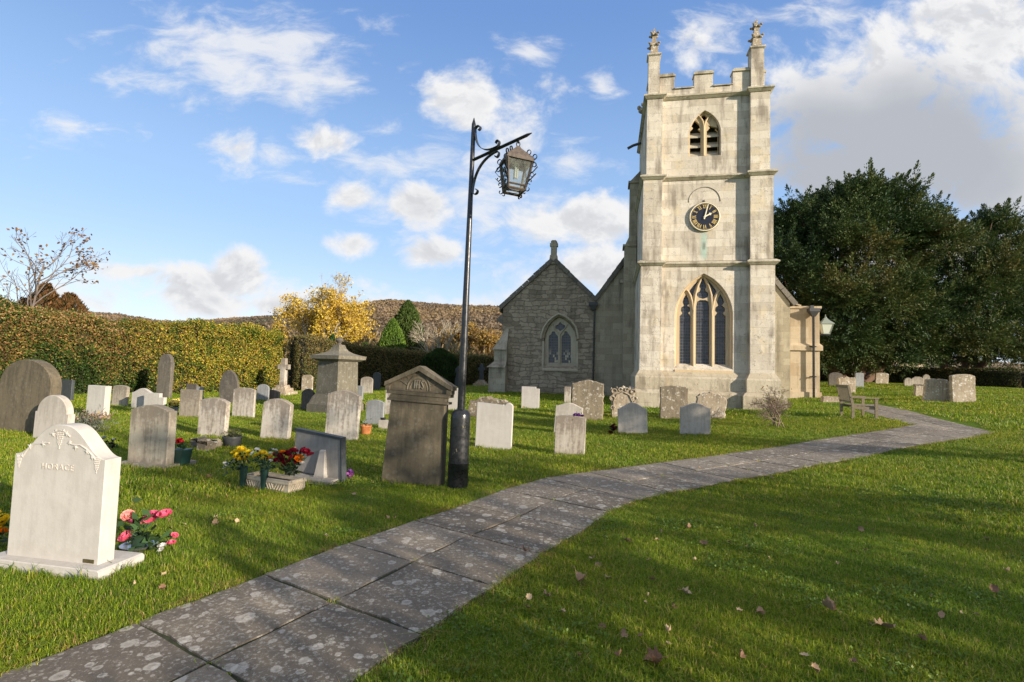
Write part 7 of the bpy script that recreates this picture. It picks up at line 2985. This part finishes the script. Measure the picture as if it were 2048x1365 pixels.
def scatter(name, P, scl, coll_objs, rng, tilt=None):
    coll = bpy.data.collections.new(name + '_tufts')
    for o in coll_objs:
        coll.objects.link(o)
    me = bpy.data.meshes.new(name)
    me.vertices.add(len(P))
    me.vertices.foreach_set('co', P.astype(np.float32).reshape(-1))
    a = me.attributes.new('rot', 'FLOAT_VECTOR', 'POINT')
    rot = np.zeros((len(P), 3), np.float32)
    rot[:, 2] = rng.random(len(P)) * 6.283
    a.data.foreach_set('vector', rot.reshape(-1))
    a = me.attributes.new('scl', 'FLOAT', 'POINT')
    a.data.foreach_set('value', scl.astype(np.float32))
    a = me.attributes.new('idx', 'INT', 'POINT')
    a.data.foreach_set('value', rng.integers(0, len(coll_objs), len(P)).astype(np.int32))
    o = link(name, me, None)
    ng = bpy.data.node_groups.new(name + '_nodes', 'GeometryNodeTree')
    ng.interface.new_socket('Geometry', in_out='INPUT', socket_type='NodeSocketGeometry')
    ng.interface.new_socket('Geometry', in_out='OUTPUT', socket_type='NodeSocketGeometry')
    gi = ng.nodes.new('NodeGroupInput')
    go = ng.nodes.new('NodeGroupOutput')
    ip = ng.nodes.new('GeometryNodeInstanceOnPoints')
    ci = ng.nodes.new('GeometryNodeCollectionInfo')
    ci.inputs['Collection'].default_value = coll
    ci.inputs['Separate Children'].default_value = True
    ci.inputs['Reset Children'].default_value = True
    ip.inputs['Pick Instance'].default_value = True

    def attr(nm, ty):
        n_ = ng.nodes.new('GeometryNodeInputNamedAttribute')
        n_.data_type = ty
        n_.inputs['Name'].default_value = nm
        return [q for q in n_.outputs if q.enabled and q.name == 'Attribute'][0]
    ng.links.new(gi.outputs[0], ip.inputs['Points'])
    ng.links.new(ci.outputs[0], ip.inputs['Instance'])
    ng.links.new(attr('idx', 'INT'), ip.inputs['Instance Index'])
    ng.links.new(attr('rot', 'FLOAT_VECTOR'), ip.inputs['Rotation'])
    ng.links.new(attr('scl', 'FLOAT'), ip.inputs['Scale'])
    ng.links.new(ip.outputs[0], go.inputs[0])
    md = o.modifiers.new('scatter', 'NODES')
    md.node_group = ng
    tag(o, kind='stuff')
    return o


def grass_points(rng, step, d0, d1, margin):
    ext = d1 * 1.3 + 2
    xs = np.arange(-ext, ext, step)
    ys = np.arange(.6, d1 + .1, step)
    X, Y = np.meshgrid(xs, ys)
    X = X + (rng.random(X.shape) - .5) * step * 1.1
    Y = Y + (rng.random(X.shape) - .5) * step * 1.1
    X, Y = X.ravel(), Y.ravel()
    R2 = np.hypot(X, Y)
    k = (R2 >= d0 - step) & (R2 < d1) & (np.abs(X) < 1.16 * Y + 1.2)
    k &= (X > -1.25 * Y)
    X, Y = X[k], Y[k]
    pc = path_clear(X, Y)
    ok = pc > margin - .035 * (fbm(np.c_[X, Y, X * 0], 6.0, 71, 2) ** 2) * (1 if d1 < 20 else 0)
    for (cx, cy, hx, hy, ya) in EXCL:
        dx, dy = X - cx, Y - cy
        u = dx * math.cos(ya) - dy * math.sin(ya)
        v = dx * math.sin(ya) + dy * math.cos(ya)
        ok &= ~((np.abs(u) < hx) & (np.abs(v) < hy))
    X, Y, pc = X[ok], Y[ok], pc[ok]
    return np.stack([X, Y, gz(X, Y)], 1), pc


def make_grass():
    rng = np.random.default_rng(55)
    near = [tuft('near_tuft', .06, 60, .0036, .045, rng) for _ in range(6)]
    P, pc = grass_points(rng, .062, 1.8, 6.8, -.006)
    sc = .55 + .65 * fbm(P, 1.3, 3, 3) + .25 * fbm(P, 7, 5, 1) * rng.random(len(P))
    sc *= np.where(pc < .10, .85, 1.0)
    scatter('grass', P, sc, near, rng)
    mid_ = [tuft('mid_tuft', .16, 90, .0085, .06, rng) for _ in range(5)]
    P, pc = grass_points(rng, .17, 6.8, 17, .06)
    scatter('mid_grass', P, .6 + .7 * fbm(P, .9, 3, 3), mid_, rng)
    far = [tuft('far_tuft', .5, 170, .02, .075, rng) for _ in range(4)]
    P, pc = grass_points(rng, .55, 17, 44, .2)
    scatter('far_grass', P, .6 + .7 * fbm(P, .5, 3, 3), far, rng)
    # blades in the joints and along the kerb of the path
    jt = [tuft('joint_tuft', .035, 12, .004, .03, rng, .9) for _ in range(3)]
    pts = []
    for i in range(len(PATH_A)):
        a = PATH_A[i]
        t = nrm(PATH_A[min(i + 1, len(PATH_A) - 1)] - PATH_A[max(i - 1, 0)])
        n_ = np.array([-t[1], t[0]])
        for k in range(rng.integers(3, 9)):
            f = rng.choice([0.0, 1.0, -1.0, rng.random() * 2 - 1], p=[.4, .2, .2, .2]) * HALF
            q = a + n_ * f + rng.normal(size=2) * .012
            pts.append((q[0], q[1], G(*q) + .002))
    ed = []
    for P_, hw in ((PATH_A, HALF),):
        for i in range(len(P_) - 1):
            t = nrm(P_[i + 1] - P_[i])
            n_ = np.array([-t[1], t[0]])
            for k in range(46):
                q = P_[i] + (P_[i + 1] - P_[i]) * rng.random() + n_ * (1 if rng.random() < .5 else -1) * (hw + .012 + abs(rng.normal()) * .03)
                ed.append((q[0], q[1], G(*q) + .004))
    et = [tuft('edge_tuft', .045, 20, .0042, .05, rng, 1.3) for _ in range(3)]
    for o_ in et[:2]:
        a_ = o_.data.attributes['col'].data
        cc = np.zeros(len(a_) * 4, np.float32)
        a_.foreach_get('color', cc)
        cc = cc.reshape(-1, 4)
        m_ = np.resize(rng.random(20) < .45, len(cc))
        cc[m_, :3] = np.array([.30, .20, .09]) * (.5 + .7 * rng.random((m_.sum(), 1)))
        a_.foreach_set('color', cc.reshape(-1))
    ed = np.array(ed)
    scatter('path_edge_grass', ed, .5 + .7 * rng.random(len(ed)), et, rng)
    # longer uncut blades round the foot of the stones
    ft = [tuft('foot_tuft', .05, 16, .0055, .10, rng, .8) for _ in range(3)]
    fp = []
    for (cx, cy, hx, hy, ya) in EXCL[2:]:
        if cy > 16 or hx > 1:
            continue
        for k in range(int(hx * 46)):
            u, v = (rng.random() * 2 - 1) * (hx + .04), (-1 if rng.random() < .75 else 1) * (hy + .02 + abs(rng.normal()) * .02)
            if rng.random() < .2:
                u, v = (hx + .05) * (1 if rng.random() < .5 else -1), (rng.random() * 2 - 1) * hy
            X_, Y_ = cx + u * math.cos(ya) + v * math.sin(ya), cy - u * math.sin(ya) + v * math.cos(ya)
            fp.append((X_, Y_, G(X_, Y_)))
    fp = np.array(fp)
    scatter('foot_grass', fp, .45 + .75 * rng.random(len(fp)), ft, rng)
    # clover and small broad weeds in the turf
    cl = []
    for _ in range(3):
        n = 26
        c = rng.normal(size=(n, 3)) * [.05, .05, .008] + [0, 0, .032]
        q = diamonds(c, rng.normal(size=(n, 3)) * [1, 1, .25], .016 * (.7 + .7 * rng.random(n)), .017, rng)
        o_ = quads('clover', q, M_BLADE, None, np.array([(.095, .17, .022)]) * (.7 + .7 * rng.random((n, 1))))
        COL.objects.unlink(o_)
        cl.append(o_)
    cx = rng.random((3200, 2)) * [9, 6] + [-3, 1.6]
    keep = (fbm(np.c_[cx, cx[:, :1] * 0], 1.1, 44, 2) > .60) & (path_clear(cx[:, 0], cx[:, 1]) > .04)
    cx = cx[keep]
    scatter('clover_patches', np.c_[cx, gz(cx[:, 0], cx[:, 1])], .7 + .6 * rng.random(len(cx)), cl, rng)
    P = np.array(pts)
    scatter('joint_grass', P, .6 + .8 * rng.random(len(P)), jt, rng)


make_grass()


# ------------------------------------------------------------------ fallen leaves
def leaf_mesh(rng, curl):
    """five-lobed dry leaf, curled, with a stalk; unit width"""
    prof = [(0, .06), (.20, .16), (.40, .14), (.42, .34), (.55, .52), (.42, .62), (.34, .80), (.16, .82), (0, 1.0)]
    R_half = prof
    out = [(x, y) for x, y in R_half] + [(-x, y) for x, y in R_half[::-1][1:-1]]
    c = (0, .42)
    m = MB()
    n = len(out)

    def z(x, y):
        return curl * ((x * x) * 1.3 + (y - .45) ** 2 * .9) + .06 * math.sin(7 * x + 3 * y) * curl + .05 * abs(x)
    inner = [((x - c[0]) * .5 + c[0], (y - c[1]) * .5 + c[1]) for x, y in out]
    vs = [(c[0], c[1], z(*c))] + [(x, y, z(x, y)) for x, y in inner] + [(x * 1.0, y, z(x, y) + rng.normal() * .05 * curl) for x, y in out]
    fs = [(0, 1 + i, 1 + (i + 1) % n) for i in range(n)] + [(1 + i, 1 + n + i, 1 + n + (i + 1) % n, 1 + (i + 1) % n) for i in range(n)]
    m.add(vs, fs)
    m.tube([(0, .12, z(0, .12)), (.02, -.12, .02), (.06, -.30, .06)], .014, 4)
    return m.mesh('fallen_leaf', 60)


LEAF_M = [mat_var('dry_leaf_tan', (.26, .155, .085), (.36, .24, .14), 25, .75, .4), mat_var('dry_leaf_brown', (.15, .075, .04), (.24, .13, .07), 25, .75, .4), mat_var('dry_leaf_pale', (.38, .27, .16), (.46, .34, .20), 25, .75, .4)]
rgl = np.random.default_rng(66)
LM = []
for i in range(5):
    me = leaf_mesh(rgl, .55 + .25 * i)
    LM.append(me)
LV = [[me] + [me.copy() for _ in range(2)] for me in LM]
for row in LV:
    for k, me in enumerate(row):
        me.materials.clear()
        me.materials.append(LEAF_M[k])


def drop(px, py, size, mat, tilt, label):
    b = at(px, py)
    me = LV[int(rgl.integers(0, 5))][mat]
    o = bpy.data.objects.new('fallen_leaf', me)
    COL.objects.link(o)
    o.location = (b.x, b.y, b.z + .028 + .01 * rgl.random())
    o.rotation_euler = (rgl.normal() * tilt, rgl.normal() * tilt, rgl.random() * 6.28)
    size *= .78
    o.scale = (size * (.6 + .4 * rgl.random()), size, size * (.8 + .8 * rgl.random()))
    tag(o, label, 'leaf', 'dry leaves lying on the lawn')


for (px, py, sz, mt, lab) in ((1160, 1180, .15, 0, 'big curled tan leaf in the leaf cluster right of the path'), (1750, 1262, .16, 0, 'big pale ribbed leaf standing in the sunlit grass at the lower right'), (1675, 1236, .12, 0, 'long flat tan leaf just left of the big pale ribbed leaf'),
                              (1330, 1330, .15, 1, 'dark folded leaf at the bottom edge right of centre'), (1090, 1198, .09, 0, 'small upright tan leaf left of the big curled one'), (1212, 1165, .09, 2, 'pale upright leaf just right of the big curled one'), (1196, 1132, .09, 0, 'tall narrow tan leaf behind the leaf cluster'),
                              (1360, 1192, .10, 2, 'pinkish curled leaf alone between the cluster and the sunny patch'), (1512, 1235, .09, 0, 'tan leaf at the left end of the sunny patch'), (1484, 1233, .06, 2, 'tiny pale leaf at the left end of the sunny patch'), (1416, 1098, .12, 1, 'curled dark leaf in the middle of the right lawn'),
                              (1382, 1064, .09, 1, 'brown leaf in the middle of the right lawn, farther than the curled dark one'), (1262, 1092, .10, 1, 'brown mushroom-shaped leaf beyond the leaf cluster'), (1170, 1086, .08, 0, 'light brown leaf near the path bend'), (1055, 1114, .10, 1, 'rusty leaf on the right edge of the path'),
                              (1995, 1197, .09, 1, 'rusty leaf near the right edge of the photo'), (1540, 962, .08, 2, 'pale leaf on the sunlit lawn beyond the path bend'), (425, 1042, .08, 2, 'pale leaf on the grass left of the path, nearest the dark headstone shadow'), (438, 1052, .09, 0, 'tan leaf beside the pale one left of the path'),
                              (712, 996, .08, 0, 'tan leaf below the pedimented headstone'), (410, 962, .09, 1, 'brown twisted leaf on the shaded grass left of the flower trough'), (315, 1190, .06, 1, 'dark small leaf below the pink roses'), (1050, 1225, .07, 1, 'dark reddish leaf left of the cluster, close to the path'), (1480, 1330, .07, 1, 'dull brown leaf low down right of the dark folded one'),
                              (1400, 942, .07, 0, 'tan leaf lying at the far edge of the path'), (692, 908, .07, 1, 'brown leaf on grass right of the lopsided slab')):
    drop(px, py, sz, mt, .42, lab)
for k in range(46):
    px, py = 1020 + 1000 * rgl.random(), 1060 + 290 * rgl.random() ** 1.2
    if path_clear(np.array([at(px, py).x]), np.array([at(px, py).y]))[0] < .03:
        continue
    drop(px, py, .035 + .04 * rgl.random(), int(rgl.integers(0, 3)), .6, 'small dry brown scrap of leaf lying in the grass right of the path')
for k in range(16):
    px, py = 200 + 650 * rgl.random(), 985 + 200 * rgl.random()
    q = at(px, py)
    if path_clear(np.array([q.x]), np.array([q.y]))[0] < .03 or (px < 330 and py < 1180):
        continue
    drop(px, py, .03 + .03 * rgl.random(), int(rgl.integers(0, 3)), .6, 'small dry scrap of leaf lying in the grass left of the path')
